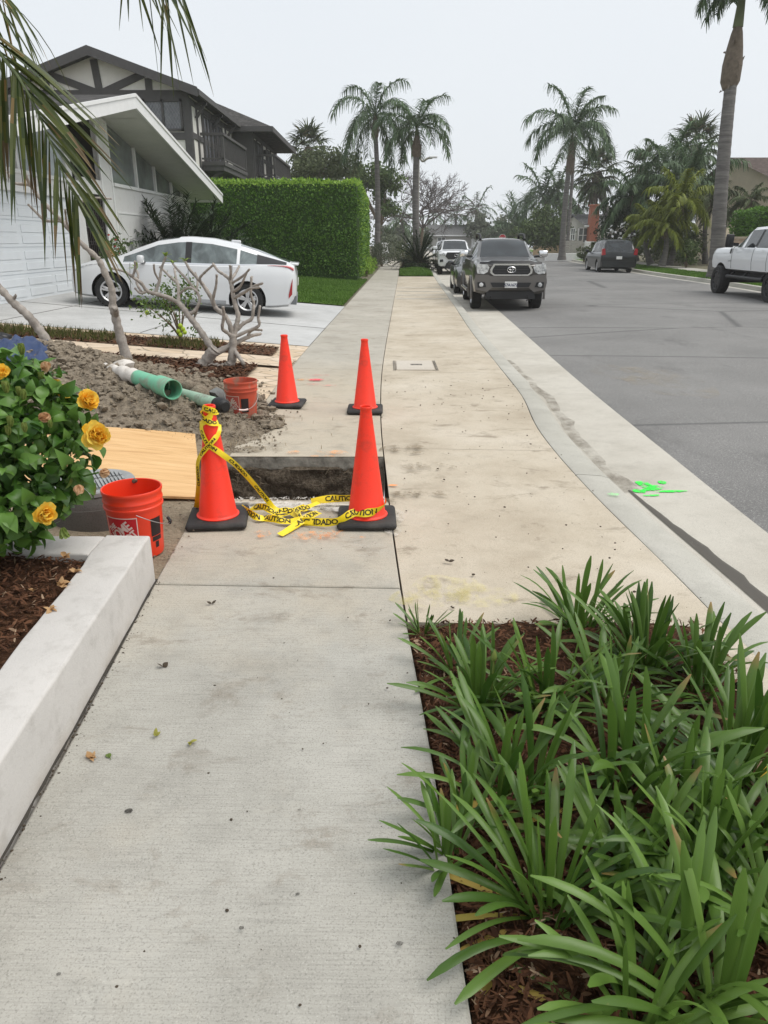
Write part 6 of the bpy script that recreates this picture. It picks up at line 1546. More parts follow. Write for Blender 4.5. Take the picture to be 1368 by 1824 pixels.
# round trees, far trees
broad_tree('round green tree in front of the tan wooden fence', (19.6, 84, .1), [(at(955, 415, 84), (2.0, 1.8, 1.6)), (at(975, 405, 84), (2.2, 1.8, 1.9)), (at(990, 418, 83), (1.6, 1.6, 1.5))], 5200, .34, 71, 0)
def far_tree(lb, px, Y, top, half, bot, n, L, sd, mt):
    b_ = at(px, 452, Y); b_.z = 0; k = Y * 1.09 / FPX; zc = (at(px, (top + bot) / 2, Y)); hz = (bot - top) / 2 * k
    rnd = random.Random(sd); w_ = half * k; bl = [(zc + Vector((rnd.uniform(-.35, .35) * w_, 0, rnd.uniform(-.3, .25) * hz)), (w_ * .62, w_ * .6, hz * .72)) for _ in range(3)] + [(zc + Vector((s * w_ * .5, 0, -.2 * hz)), (w_ * .5, w_ * .5, hz * .6)) for s in (-1, 1)]
    broad_tree(lb, b_, bl, n, L, sd, mt, tr=.2)
far_tree('grey green tree at the end of the street left of the far white house', 700, 128, 398, 26, 442, 1800, .55, 81, 1); far_tree('grey green tree low behind the far parked cars', 745, 136, 412, 30, 440, 1600, .55, 82, 1); far_tree('tree with a rounded top right of the far white house', 858, 132, 384, 22, 436, 1800, .55, 83, 1)
far_tree('wide grey green tree behind the stop sign', 890, 126, 392, 34, 440, 2400, .55, 84, 1); far_tree('dense tree behind the brown pickup roof', 925, 122, 398, 30, 440, 2000, .55, 85, 3); far_tree('low tree behind the round tree at the bend', 1000, 118, 408, 28, 440, 1600, .55, 86, 3); far_tree('pale tree between the far house and the stop sign', 832, 140, 394, 14, 436, 1200, .55, 87, 1)
feather_palm('far palm with a pointed crown at the end of the street', at(849, 440, 138), at(849, 375, 138), .3, .25, 14, 4.2, 91, boots=.5, lw=.16, nl=18, lmin=-50); feather_palm('far slim palm standing over the far white house', at(812, 440, 140), at(812, 385, 140), .25, .2, 12, 3.4, 92, boots=.5, lw=.16, nl=18, lmin=-30); feather_palm('small far palm seen under the bare tree', at(772, 440, 145), at(772, 388, 145), .22, .18, 10, 2.6, 93, boots=.4, lw=.16, nl=16, lmin=-40); feather_palm('far palm left of the grey palm trunk above the walk', at(722, 440, 100), at(716, 392, 100), .22, .18, 14, 3.0, 94, boots=.4, lw=.12, nl=20, lmin=-40)
broad_tree('dark leafy tree behind the hedge corner with clumped foliage', (-.3, 72, .1), [(at(690, 318, 72), (1.5, 1.5, 1.2)), (at(660, 312, 73), (2.0, 1.6, 1.1)), (at(686, 348, 72), (1.3, 1.3, 1.1)), (at(694, 375, 71), (1.0, 1.0, .8)), (at(640, 325, 73), (1.6, 1.5, 1.0))], 4800, .30, 95, 0)
broad_tree('broad olive green tree above the hedge beside the balconies', (-6.2, 62, .2), [(at(548, 300, 62), (1.3, 1.5, 1.1)), (at(585, 290, 62), (1.9, 1.8, 1.2)), (at(615, 298, 63), (1.5, 1.5, 1.0)), (at(565, 312, 61), (1.7, 1.5, 1.0)), (at(530, 312, 61), (.8, 1.0, .7))], 5200, .27, 96, 3)
shrub('low dark shrub row along the far left walk', (.5, 72, .05), (1.0, 4.5, 1.0), 1600, .3, 97, m_tr[1])
# bare winter tree
def twiggy(label, base, h, seed, spread):
    rnd = random.Random(seed); t = thing('bare_tree', label, 'tree', tuple(base)); bt = B(); bb = B(); bt.tube([base, base + Vector((.05, 0, h * .16)), base + Vector((.15, 0, h * .3))], [.22, .17, .14], 8); root = base + Vector((.15, 0, h * .3))
    def grow(p, d, L, r, lv):
        if lv == 0 or r < .006: return
        P = [p]; q = p.copy(); dd = d.copy()
        for k in range(3): dd = (dd + Vector((rnd.gauss(0, .18), rnd.gauss(0, .18), rnd.gauss(.02, .1)))).normalized(); q = q + dd * L / 3; P.append(q.copy())
        bb.tube(P, [r, r * .85, r * .75, r * .62], 5 if lv > 3 else 3, cap=False)
        for k in range(3 if lv > 2 else 5):
            nd = (dd + Vector((rnd.gauss(0, .62), rnd.gauss(0, .62), rnd.gauss(.0, .42)))).normalized(); grow(P[rnd.choice((2, 3, 3))], nd, L * rnd.uniform(.62, .82), r * .70, lv - 1)
    for k in range(6): a = k * 1.05 + rnd.uniform(-.3, .3); grow(root, Vector((math.cos(a) * spread, math.sin(a) * spread, .75)).normalized(), h * .27, .10, 6)
    bt.build('trunk', m_stem, t, smooth=60); bb.build('branches', mat('bare_twig', (.10, .082, .078), .9), t)
twiggy('bare leafless tree with a dense web of twigs behind the street palm', Vector((4.0, 84, 0)), 9.4, 7, .95)
HAZE = 0.0006
# ================================================================ vehicles (local axes: +y forward, z up, origin on the ground at the centre)
def paint(name, c, rough=.28, coat=.7, metal=0.):
    m = MT(name); m.col(c); m.set(rough, metal, .5, coat); return m.m
m_pw = paint('car_white', (.78, .79, .80)); m_pw2 = paint('car_pearl', (.64, .65, .66)); m_brn = paint('car_dark_bronze', (.070, .063, .056), .3, .8, .3); m_bmp = paint('bumper_bronze', (.135, .125, .115), .4, .4, .3); m_drk = paint('car_dark', (.018, .019, .021), .25, .8); m_van = paint('van_dark_green', (.008, .011, .012), .3, .35); m_gry = paint('car_charcoal', (.03, .031, .034), .3, .8)
def cglass(name, c, rough=.06):
    m = MT(name); v = m.vec(False); m.col(m.ramp(m.noise(m.mapv(v, (1, 1.6, 1.2)), 2.2, 4, .55, .6), [(.34, tuple(x * .45 for x in c)), (.52, c), (.7, tuple(x * 1.7 for x in c))])); m.set(rough, 0, .6, .25); return m.m  # noise paints blurry interior reflections into the glass colour
m_cgl = cglass('car_glass', (.022, .027, .029)); m_cgl2 = cglass('car_glass_light', (.10, .12, .12), .1); m_cblk = mat('car_black', (.016, .016, .017), .5, .1); m_tyre = mat('tyre', (.020, .020, .020), .8, .2, 12); m_rim = mat('alloy', (.55, .55, .56), .3, .05, metal=.8); m_rimd = mat('black_rim', (.02, .02, .022), .4, .1)
m_chr = mat('chrome', (.80, .80, .80), .12, .02, metal=1.); m_lamp = MT('headlamp'); m_lamp.col(m_lamp.ramp(m_lamp.noise(m_lamp.vec(False), 14, 3), [(.35, (.30, .31, .32)), (.6, (.75, .76, .76))])); m_lamp.set(.12, .2, .8, .6); m_lamp = m_lamp.m
m_red = mat('tail_lamp', (.33, .010, .018), .2, .1, coat=.7); m_plate = mat('plate_white', (.72, .72, .70), .5); m_pltx = mat('plate_ink', (.05, .06, .12), .6)
def wheel(t, x, y, r, w_, mr, spokes=5, side=1, dbl=True):
    """tyre outer face towards side*x"""
    M = Matrix.Translation((x, y, r)) @ Matrix.Rotation(R(90) * side, 4, 'Y'); h = w_ / 2; ri = r * .66
    b = B(); b.lathe([(ri, -h), (r * .9, -h), (r * .97, -h * .8), (r, -h * .55), (r, h * .55), (r * .97, h * .8), (r * .90, h), (ri, h * .92), (ri, -h)], 40, M=M)
    for k in range(30): a = k * math.pi / 15; b.box((r - .012, -.012, -h * .7), (r + .006, .012, h * .7), 0, M @ Matrix.Rotation(a, 4, 'Z'))
    wt = b.build('wheel', m_tyre, t, True, 40)
    b = B(); b.lathe([(ri + .002, h * .90), (ri - .015, h * .93), (ri - .03, h * .80), (ri - .035, -h * .9)], 36, M=M); b.lathe([(0, h * .80), (r * .13, h * .80), (r * .15, h * .6)], 20, M=M)
    for k in range(spokes):
        for o in ((-.16, .16) if dbl else (0,)):
            a = 2 * math.pi * k / spokes + o; b.bbox((r * .1, -.022 * r / .32, h * .52), (ri - .018, .022 * r / .32, h * .80), .006, 1, M @ Matrix.Rotation(a, 4, 'Z'))
    b.build('rim', mr, wt, True, 40); b = B(); b.lathe([(0, -h * .3), (ri - .03, -h * .3)], 24, M=M); b.build('brake_disc', m_cblk, wt, True)
    return wt
def vehicle(name, label, cat, loc, rz, keys, axles, rw, tw, track, mts, side=(), screen=(), rear=(), smooth=False, arch=1.16, gl=None, rimm=None, spokes=5, group=None, arch_trim=None, sub=3):
    """keys: (y, z_bottom, z_belt, z_top, half-width bottom, half-width belt, half-width roof) from the front backwards"""
    t = thing(name, label, cat, loc, rz, group); K = sorted(keys, key=lambda k: k[0])
    if smooth: F = [interp([(k[0], k[i]) for k in K]) for i in range(1, 7)]
    else:
        ys = [k[0] for k in K]; F = [(lambda y, i=i: float(np.interp(y, ys, [k[i] for k in K]))) for i in range(1, 7)]
    yy = []
    for a, c in zip(K[:-1], K[1:]):
        n = sub if c[0] - a[0] > .12 else 1; yy += [lerp(a[0], c[0], k / n) for k in range(n)]
    yy.append(K[-1][0])
    def ring(y):
        zb, zs, zt, wb, ws, wt = [f(y) for f in F]; g = max(.004, zt - zs); wm = max(wb, ws) + .02; e = min(.10, .35 * g)
        return [(0, zb), (wb - .14, zb), (wb - .015, zb + .05), (wm, zb + .40 * (zs - zb)), (wm - .003, zb + .74 * (zs - zb)), (ws, zs - .012), (ws - .03, zs + min(.015, g * .2)), (wt + .015, zt - e), (wt - .07, zt - e * .22), (wt * .55, zt + .004), (0, zt + .014)]
    nr = 11; b = B(); V = []
    for y in yy:
        h = ring(y); V += [(x, y, z) for x, z in h] + [(-x, y, z) for x, z in h[-2:0:-1]]
    N = 20; fs = []; mi = []
    inn = lambda y, L: any(a <= y <= c for a, c in L)
    for i in range(len(yy) - 1):
        ym = (yy[i] + yy[i + 1]) / 2
        for k in range(N):
            k2 = (k + 1) % N; fs.append((i * N + k, (i + 1) * N + k, (i + 1) * N + k2, i * N + k2))
            q = k if k < 10 else 19 - k; m_ = 0
            if q == 6 and inn(ym, side): m_ = 1
            if q >= 8 and inn(ym, screen): m_ = 2
            if q >= 8 and inn(ym, rear): m_ = 4
            mi.append(m_)
    fs.append(tuple(range(N))); mi.append(0); fs.append(tuple(reversed([(len(yy) - 1) * N + k for k in range(N)]))); mi.append(0)
    me = bpy.data.meshes.new('tmp'); me.from_pydata(V, [], fs); [me.materials.append(x) for x in (mts[0], m_cgl, m_cgl, m_cblk, m_cgl)]; me.polygons.foreach_set('material_index', mi)
    bm = bmesh.new(); bm.from_mesh(me); bmesh.ops.recalc_face_normals(bm, faces=bm.faces); bm.to_mesh(me); bm.free()
    ob = bpy.data.objects.new('tmp', me); COL.objects.link(ob); cut = []
    for ay in axles:
        for s in (-1, 1):
            c = B(); M = Matrix.Translation((s * (track + .0), ay, rw)) @ Matrix.Rotation(R(90), 4, 'Y'); n = 28; ra = rw * arch; D = tw * 1.25
            ringv = [(ra * math.cos(2 * math.pi * k / n), ra * math.sin(2 * math.pi * k / n)) for k in range(n)]
            vs = [tuple(M @ Vector((x, y, z))) for z in (-D, D) for x, y in ringv]
            me2 = bpy.data.meshes.new('cut'); me2.from_pydata(vs, [], [tuple(reversed(range(n))), tuple(range(n, 2 * n))] + [(k, (k + 1) % n, n + (k + 1) % n, n + k) for k in range(n)])
            for x in (mts[0], m_cgl, m_cgl, m_cblk): me2.materials.append(x)
            me2.polygons.foreach_set('material_index', [3] * len(me2.polygons)); co = bpy.data.objects.new('cut', me2); COL.objects.link(co); cut.append(co)
            md = ob.modifiers.new('b', 'BOOLEAN'); md.object = co; md.operation = 'DIFFERENCE'; md.solver = 'EXACT'
    dg = bpy.context.evaluated_depsgraph_get(); dg.update(); ev = ob.evaluated_get(dg); m3 = ev.to_mesh(); VV = [tuple(v.co) for v in m3.vertices]; PP = [(tuple(p.vertices), p.material_index) for p in m3.polygons]; ev.to_mesh_clear()
    for o in cut + [ob]: bpy.data.objects.remove(o)
    def part(nm, ids, ms, off=0, flt=None, par=None):
        b = B(); mp = {}
        for vi, m_ in PP:
            if m_ not in ids: continue
            if flt and not flt(sum(VV[i][0] for i in vi) / len(vi)): continue
            f = []
            for i in vi:
                if i not in mp: mp[i] = len(b.v); b.v.append(VV[i])
                f.append(mp[i])
            b.f.append(tuple(f)); b.m.append(ids.index(m_))
        return b.build(nm, ms, par or t, True, 38) if b.f else None
    body = part('body', [0, 3], [mts[0], m_cblk]); gl = gl or m_cgl
    part('windscreen', [2], gl); part('rear_window', [4], gl); part('side_windows', [1], gl, flt=lambda x: x > 0); part('side_windows', [1], gl, flt=lambda x: x < 0)
    for ay in axles:
        for s in (-1, 1): wheel(t, s * (track - tw * .0), ay, rw, tw, rimm or m_rim, spokes, s)
    if arch_trim:
        for ay in axles:
            for s in (-1, 1): b = B(); b.tube([(s * (F[3](ay) + .03), ay + rw * arch * 1.03 * math.cos(R(a)), rw + rw * arch * 1.03 * math.sin(R(a))) for a in range(-12, 193, 12)], .035, 6); b.build('arch_trim', arch_trim, t, True, 60)
    def surf(y, q, s=1, off=.006):
        h = ring(y); i = min(int(q), nr - 2); f = q - i; x = lerp(h[i][0], h[i + 1][0], f); z = lerp(h[i][1], h[i + 1][1], f); return (s * (x + off), y, z + (off if q > 6 else 0))
    def patch(nm, m_, y0, y1, q0, q1, s, off=.006, nx=8, ny=6, q0b=None, q1b=None, par=None):
        b = B(); b.grid(nx, ny, lambda u, v: surf(lerp(y0, y1, u), lerp(lerp(q0, q0 if q0b is None else q0b, u), lerp(q1, q1 if q1b is None else q1b, u), v), s, off)); return b.build(nm, m_, par or t, True, 60)
    def prism(nm, m_, pts, ya, yb, par=None, bow=0.):      # xz outline between two y planes
        b = B(); n = len(pts); f = lambda x, y: y - math.copysign(bow * x * x, yb if abs(yb) > abs(ya) else ya)
        b.add([(x, f(x, ya), z) for x, z in pts] + [(x, f(x, yb), z) for x, z in pts], [tuple(range(n)), tuple(reversed(range(n, 2 * n)))] + [(i, n + i, n + (i + 1) % n, (i + 1) % n) for i in range(n)]); return b.build(nm, m_, par or t, True, 30)
    def mirror(m_, y, z, x, sz=(.20, .12, .15), arm=True):
        for s in (-1, 1):
            b = B(); b.bbox((s * x - sz[0] / 2, y - sz[1] / 2, z - sz[2] / 2), (s * x + sz[0] / 2, y + sz[1] / 2, z + sz[2] / 2), .035, 2); o = b.build('mirror', m_, t, True, 60)
            b = B(); b.bar((s * (x - sz[0] * .3), y, z - sz[2] * .35), (s * (x - sz[0] * .5 - .12), y - .03, z - sz[2] * .5), .07, .05); b.build('mirror_arm', m_cblk, o, True)
    def plate(y, z, txt, sgn, x=0):
        b = B(); b.bbox((x - .155, y - .006, z - .078), (x + .155, y + .006, z + .078), .004, 1); p = b.build('licence_plate', m_plate, t, True)
        if txt:
            vs, f_ = textmesh(txt, .10, .003, 0, .9); b = B(); b.add([(x + (-v.x if sgn > 0 else v.x), y + sgn * .009, z + v.y - .01) for v in vs], f_); b.build('plate_number', m_pltx, p, True)
    return t, patch, prism, mirror, plate, surf

# white hatchback on the driveway
def yaw(dx, dy): return math.atan2(-dx, dy)
PC = Vector((-4.22, 16.25, .242))
kp = [(2.21, .30, .62, .66, .52, .50, .40), (2.15, .22, .68, .735, .70, .64, .54), (1.98, .19, .75, .80, .79, .74, .62), (1.80, .18, .80, .865, .835, .80, .66), (1.29, .17, .865, .985, .855, .845, .68), (1.12, .17, .875, 1.06, .86, .85, .66), (.93, .17, .885, 1.165, .86, .852, .63), (.46, .17, .90, 1.36, .86, .855, .60), (.06, .17, .915, 1.44, .86, .855, .585), (-.09, .17, .92, 1.455, .86, .855, .58),
      (-.20, .17, .925, 1.46, .86, .855, .58), (-.60, .17, .94, 1.455, .86, .85, .57), (-1.10, .17, .97, 1.39, .86, .845, .55), (-1.16, .17, .975, 1.38, .86, .843, .548), (-1.50, .18, 1.01, 1.30, .855, .83, .54), (-1.86, .20, 1.035, 1.195, .84, .80, .56), (-2.16, .24, 1.045, 1.11, .80, .755, .60), (-2.26, .36, 1.0, 1.075, .77, .73, .60), (-2.31, .45, .86, .90, .72, .68, .56)]
t, patch, prism, mirror, plate, surf = vehicle('hatchback_car', 'white hatchback car parked across the driveway with its nose to the garage', 'car', tuple(PC), R(90) + .03, kp, (1.37, -1.33), .325, .215, .755, (m_pw2,), side=((-.09 + 1e-4, 1.12), (-1.10, -.20), (-1.5, -1.16)), screen=((.06, 1.29),), rear=((-2.16, -1.16),), smooth=False, gl=m_cgl2, sub=4, spokes=5)
t.rotation_euler = (R(0), 0, R(90) + .03); t.rotation_euler[0] = 0
t.rotation_mode = 'QUATERNION'
fw = Vector((-2.74, -.25, .20)).normalized(); rt = fw.cross(Vector((0, 0, 1))).normalized(); upv = rt.cross(fw); t.rotation_quaternion = Matrix(((rt.x, fw.x, upv.x), (rt.y, fw.y, upv.y), (rt.z, fw.z, upv.z))).to_quaternion()
for s in (-1, 1):
    patch('headlight', m_lamp, 2.12, 1.60, 4.6, 5.6, s, .006, q0b=5.25, q1b=5.6); patch('tail_light', m_red, -2.25, -1.72, 4.75, 5.7, s, .012, q0b=5.35, q1b=5.5); patch('rear_reflector', m_red, -2.235, -2.165, 2.5, 3.9, s, .010, q0b=2.4, q1b=2.7)
    patch('door_handle', m_pw2, .26, .10, 4.55, 4.72, s, .022); patch('door_handle', m_pw2, -.86, -1.02, 4.55, 4.72, s, .022)
    patch('sill', mat('sill_grey', (.32, .33, .34), .6), .95, -.9, 1.9, 2.25, s, .004)
    b = B()
    for ys_ in (.98, -.155, -1.02):
        b.tube([surf(ys_ - (.12 if ys_ < -1 and q < 4 else 0) * (4 - q) / 2, q, s, .0015) for q in (2.1, 2.6, 3, 3.5, 4, 4.6, 5, 5.9)], .0045, 4)
    b.build('door_gap', m_cblk, t, True)
    patch('pillar', m_cblk, -.085, -.205, 6.02, 7.0, s, .004); patch('window_trim', m_chr, 1.1, -1.5, 5.92, 6.06, s, .004)
    patch('quarter_panel', m_cblk, -1.5, -2.1, 6.05, 7.2, s, .004)
mirror(m_pw2, .74, .98, .99)
b = B(); b.bbox((-.035, -1.12, 1.395), (.035, -.92, 1.46), .02, 2); b.build('antenna_fin', m_pw2, t, True, 60)
prism('rear_bumper_insert', mat('diffuser_grey', (.20, .21, .22), .6), [(-.62, .28), (.62, .28), (.72, .46), (-.72, .46)], -2.20, -2.325); plate(-2.335, .72, '', -1)
b = B(); b.bbox((-.60, -2.34, 1.06), (.60, -1.98, 1.10), .015, 2); b.build('spoiler', m_pw2, t, True, 60)
prism('lower_grille', m_cblk, [(-.45, .30), (.45, .30), (.40, .42), (-.40, .42)], 2.18, 2.225)

# pickups
def pickup_keys(L=2.65, zb=.42, hood=1.12, belt=1.16, roof=1.75, w=.93, bed=1.13, cab=(1.05, .35, -1.15, -1.42), wr=.66):
    c0, c1, c2, c3 = cab
    return [(L, zb + .12, hood - .20, hood - .10, w - .10, w - .10, w - .30), (L - .06, zb + .02, hood - .13, hood - .05, w - .03, w - .05, w - .24), (L - .3, zb, hood - .06, hood + .0, w, w - .02, w - .22), (c0 + .25, zb, belt - .04, hood + .06, w, w - .01, w - .20), (c0, zb, belt, hood + .08, w, w - .01, w - .18), (c0 - .10, zb, belt, hood + .15, w, w - .01, w - .19),
            (c1 + .12, zb, belt, roof - .10, w, w - .015, wr + .01), (c1 - .05, zb, belt, roof - .02, w, w - .015, wr), (-.28, zb, belt, roof, w, w - .015, wr), (-.40, zb, belt, roof, w, w - .015, wr), (c2, zb, belt, roof - .015, w, w - .015, wr), (c2 - .06, zb, belt, roof - .03, w, w - .015, wr - .01), (c3, zb, belt, belt + .06, w, w - .015, w - .12), (c3 - .02, zb, bed - .02, bed, w, w - .012, w - .06), (-L + .06, zb + .05, bed - .02, bed, w, w - .012, w - .06), (-L, zb + .12, bed - .06, bed - .03, w - .03, w - .03, w - .08)]
kt = pickup_keys(L=2.64, zb=.43, hood=1.24, belt=1.24, roof=1.80)
t, patch, prism, mirror, plate, surf = vehicle('pickup_truck', 'dark bronze pickup truck with a chrome grille parked facing the camera at the kerb', 'pickup truck', (3.36, 22.3, -.128), yaw(-.04, -1), kt, (1.68, -1.55), .385, .27, .80, (m_brn,), side=((.47, 1.0), (-.28, .30), (-1.15, -.40)), screen=((.35, 1.0),), rear=((-1.4, -1.2),), gl=m_cgl, group=None, arch_trim=m_bmp)
YF = 2.64
prism('bumper', m_bmp, [(-.90, .56), (-.60, .50), (-.48, .60), (.48, .60), (.60, .50), (.90, .56), (.93, .74), (.90, .92), (.58, .92), (.52, .885), (-.52, .885), (-.58, .92), (-.90, .92), (-.93, .74)], YF - .22, YF + .09, bow=.10)
prism('lower_intake', m_cblk, [(-.46, .62), (.46, .62), (.52, .73), (-.52, .73)], YF + .06, YF + .112, bow=.08); prism('valance', m_cblk, [(-.66, .32), (.66, .32), (.60, .51), (-.60, .51)], YF - .2, YF + .03)
g = prism('grille', m_chr, [(-.44, .895), (.44, .895), (.53, .96), (.54, 1.05), (.45, 1.19), (-.45, 1.19), (-.54, 1.05), (-.53, .96)], YF - .15, YF + .06); prism('grille_mesh', m_cblk, [(-.42, .93), (.42, .93), (.48, .98), (.485, 1.04), (.42, 1.15), (-.42, 1.15), (-.485, 1.04), (-.48, .98)], YF - .1, YF + .066, par=g)
b = B()
for z in (.985, 1.05, 1.11): b.box((-.44, YF + .06, z - .008), (.44, YF + .074, z + .008))
b.build('grille_bar', m_gry, g, True)
b = B()     # oval badge of three ellipses
def ell(b, cx, cz, rx, rz2_, y, r=.009):
    b.tube([(cx + rx * math.cos(a), y, cz + rz2_ * math.sin(a)) for a in [2 * math.pi * k / 24 for k in range(25)]], r, 6)
ell(b, 0, 1.045, .105, .072, YF + .085); ell(b, 0, 1.045, .036, .068, YF + .088, .008); ell(b, 0, 1.075, .072, .036, YF + .088, .008); b.build('badge', m_chr, g, True, 60)
for s in (-1, 1):
    prism('headlight', m_lamp, [(s * x, z) for x, z in ((.56, 1.10), (.60, .99), (.70, .935), (.86, .95), (.885, 1.08), (.86, 1.185), (.62, 1.17))], YF - .22, YF + .035)
    f = prism('fog_light_pocket', m_cblk, [(s * x, z) for x, z in ((.62, .62), (.84, .60), (.85, .74), (.66, .74))], YF - .02, YF + .055); b = B(); b.lathe([(0, .02), (.045, .015), (.055, 0)], 16, M=Matrix.Translation((s * .75, YF + .055, .675)) @ Matrix.Rotation(R(-90), 4, 'X')); b.build('fog_light', m_lamp, f, True)
    b = B(); b.tube(catmull([Vector((s * .62, .25, 1.77)), Vector((s * .62, .12, 1.87)), Vector((s * .62, -.1, 1.90)), Vector((s * .62, -.9, 1.90)), Vector((s * .62, -1.05, 1.80))], 6), .035, 8); b.build('roof_rail', m_cblk, t, True, 60)
    b = B(); b.tube([(s * .98, .95, .45), (s * .98, -1.1, .45)], .05, 10); b.build('side_step', m_chr, t, True, 60)
b = B(); b.grid(16, 2, lambda u, v: (lerp(-.80, .80, u), YF + .02 - .12 * lerp(-1, 1, u) ** 2 - .05 * v, 1.16 + .07 * v + (.03 if abs(u - .5) < .33 else 0))); b.build('bug_deflector', m_cblk, t, True, 60)
mirror(m_chr, .72, 1.40, 1.10, (.24, .12, .17)); plate(YF + .115, .68, '57A1672', 1)
for s in (-1, 1): b = B(); b.tube([(s * .05, .93, 1.345), (s * .05 - .5, .80, 1.40)], .012, 5); b.build('wiper', m_cblk, t, True)
for s in (-.45, .5): b = B(); b.tube([(s, YF - .05, .40), (s, YF + .06, .37), (s, YF + .06, .30), (s, YF - .05, .28)], .018, 6); b.build('tow_hook', m_cblk, t, True, 60)
patch('hood_line', m_cblk, YF - .3, 1.2, 8.0, 8.03, 1, .002); patch('hood_line', m_cblk, YF - .3, 1.2, 8.0, 8.03, -1, .002)

t, patch, prism, mirror, plate, surf = vehicle('pickup_truck', 'white pickup truck with a black grille parked further up the kerb', 'pickup truck', (3.95, 43.7, -.128), yaw(-.05, -1), pickup_keys(L=2.66, zb=.43, hood=1.20, belt=1.2, roof=1.77), (1.70, -1.55), .385, .26, .80, (m_pw,), side=((.47, 1.0), (-.28, .30), (-1.15, -.40)), screen=((.35, 1.0),), rear=((-1.4, -1.2),), rimm=m_rimd)
YF = 2.66
prism('bumper', m_pw, [(-.92, .55), (.92, .55), (.94, .75), (.90, .90), (-.90, .90), (-.94, .75)], YF - .2, YF + .07, bow=.10); prism('lower_intake', m_cblk, [(-.60, .34), (.60, .34), (.50, .60), (.40, .68), (-.40, .68), (-.50, .60)], YF - .1, YF + .085, bow=.06)
g = prism('grille', m_cblk, [(-.40, .80), (.40, .80), (.56, .95), (.46, 1.15), (-.46, 1.15), (-.56, .95)], YF - .15, YF + .06); b = B(); ell(b, 0, 1.0, .09, .06, YF + .075); b.build('badge', m_chr, g, True, 60)
for s in (-1, 1): prism('headlight', m_lamp, [(s * x, z) for x, z in ((.56, .98), (.86, .96), (.88, 1.06), (.62, 1.13))], YF - .2, YF + .05); prism('fog_light', m_cblk, [(s * x, z) for x, z in ((.66, .68), (.84, .66), (.84, .78), (.68, .80))], YF - .1, YF + .065)
mirror(m_pw, .72, 1.36, 1.08, (.24, .12, .17)); plate(YF + .10, .70, '', 1, .0)

# lifted white pickup on the far side, seen from behind its left shoulder
kf = pickup_keys(L=3.0, zb=.80, hood=1.52, belt=1.50, roof=2.15, w=1.0, bed=1.52, cab=(1.30, .55, -1.30, -1.55), wr=.72)
t, patch, prism, mirror, plate, surf = vehicle('pickup_truck', 'lifted white pickup truck on big black tyres at the far kerb', 'pickup truck', (12.32, 24.0, -.112), yaw(.05, 1), kf, (2.08, -1.98), .47, .33, .94, (m_pw,), side=((.67, 1.25), (-.28, .50), (-1.25, -.40)), screen=((.55, 1.25),), rear=((-1.5, -1.34),), rimm=m_rimd, spokes=8, arch=1.2)
for s in (-1, 1):
    b = B(); b.tube([(s * 1.0, 1.4, .62), (s * 1.0, -1.3, .62)], .06, 8)
    for y in (1.2, .2, -1.1): b.bar((s * 1.0, y, .62), (s * .8, y, .82), .06, .06)
    b.build('side_step', m_cblk, t, True, 60); patch('fender_vent', m_cblk, 1.42, 1.30, 4.2, 5.2, s, .012, q0b=4.0, q1b=5.0); patch('door_badge', m_cblk, 1.45, 1.15, 3.05, 3.12, s, .012)
    patch('pillar', m_cblk, -.285, -.405, 6.05, 6.98, s, .006)
    for y in (.02, -.98): patch('door_handle', m_pw, y, y - .16, 4.65, 4.85, s, .03)
    b = B()
    for y in (1.22, -.35, -1.38): b.tube([surf(y, q, s, .002) for q in (2.1, 3, 4, 4.6, 5, 5.9)], .006, 4)
    b.build('door_gap', m_cblk, t, True); patch('tail_light', m_red, -2.86, -2.96, 3.2, 5.2, s, .012)
    b = B(); b.bbox((s * 1.26 - .12, .88, 1.52), (s * 1.26 + .12, 1.02, 1.92), .04, 2); o = b.build('mirror', m_cblk, t, True, 60); b = B(); b.bar((s * .98, .92, 1.60), (s * 1.2, .95, 1.62), .10, .10); b.build('mirror_arm', m_cblk, o, True)
b = B(); b.box((-.7, -2.7, .55), (.7, 2.7, .80)); b.tube([(-.9, 2.08, .47), (.9, 2.08, .47)], .09, 8); b.tube([(-.9, -1.98, .47), (.9, -1.98, .47)], .10, 8); b.build('chassis', m_cblk, t, True)

# dark minivan on the far side
kv = [(2.55, .35, .62, .68, .75, .72, .5), (2.45, .25, .75, .82, .90, .85, .6), (2.0, .22, .95, 1.02, .97, .93, .72), (1.55, .22, 1.03, 1.12, .98, .95, .76), (.75, .22, 1.06, 1.58, .98, .95, .74), (.35, .22, 1.07, 1.70, .98, .95, .74), (.25, .22, 1.07, 1.72, .98, .95, .74), (-.75, .22, 1.08, 1.77, .98, .95, .73), (-.85, .22, 1.08, 1.77, .98, .95, .73), (-2.05, .22, 1.10, 1.74, .98, .94, .72), (-2.15, .24, 1.10, 1.72, .98, .94, .72), (-2.50, .30, 1.08, 1.12, .96, .93, .84), (-2.56, .40, .98, 1.02, .93, .90, .82)]
t, patch, prism, mirror, plate, surf = vehicle('minivan', 'dark minivan parked at the far kerb with its red tail lights towards the camera', 'minivan', (13.25, 45.5, -.112), yaw(.07, 1), kv, (1.55, -1.45), .34, .22, .86, (m_van,), side=((.25, 1.2), (-.75, .25 - .1), (-2.05, -.85)), screen=((.75, 1.55),), rear=((-2.5, -2.15),), spokes=7)
for s in (-1, 1): prism('tail_light', m_red, [(s * x, z) for x, z in ((.76, .98), (.965, .95), (.97, 1.28), (.82, 1.32))], -2.36, -2.60); b = B(); b.tube([(s * .68, .1, 1.75), (s * .68, 0, 1.81), (s * .68, -1.9, 1.81), (s * .68, -2.0, 1.77)], .018, 6); b.build('roof_rail', m_cblk, t, True, 60); patch('sill', m_chr, 1.1, -1.0, 1.95, 2.1, s, .008)
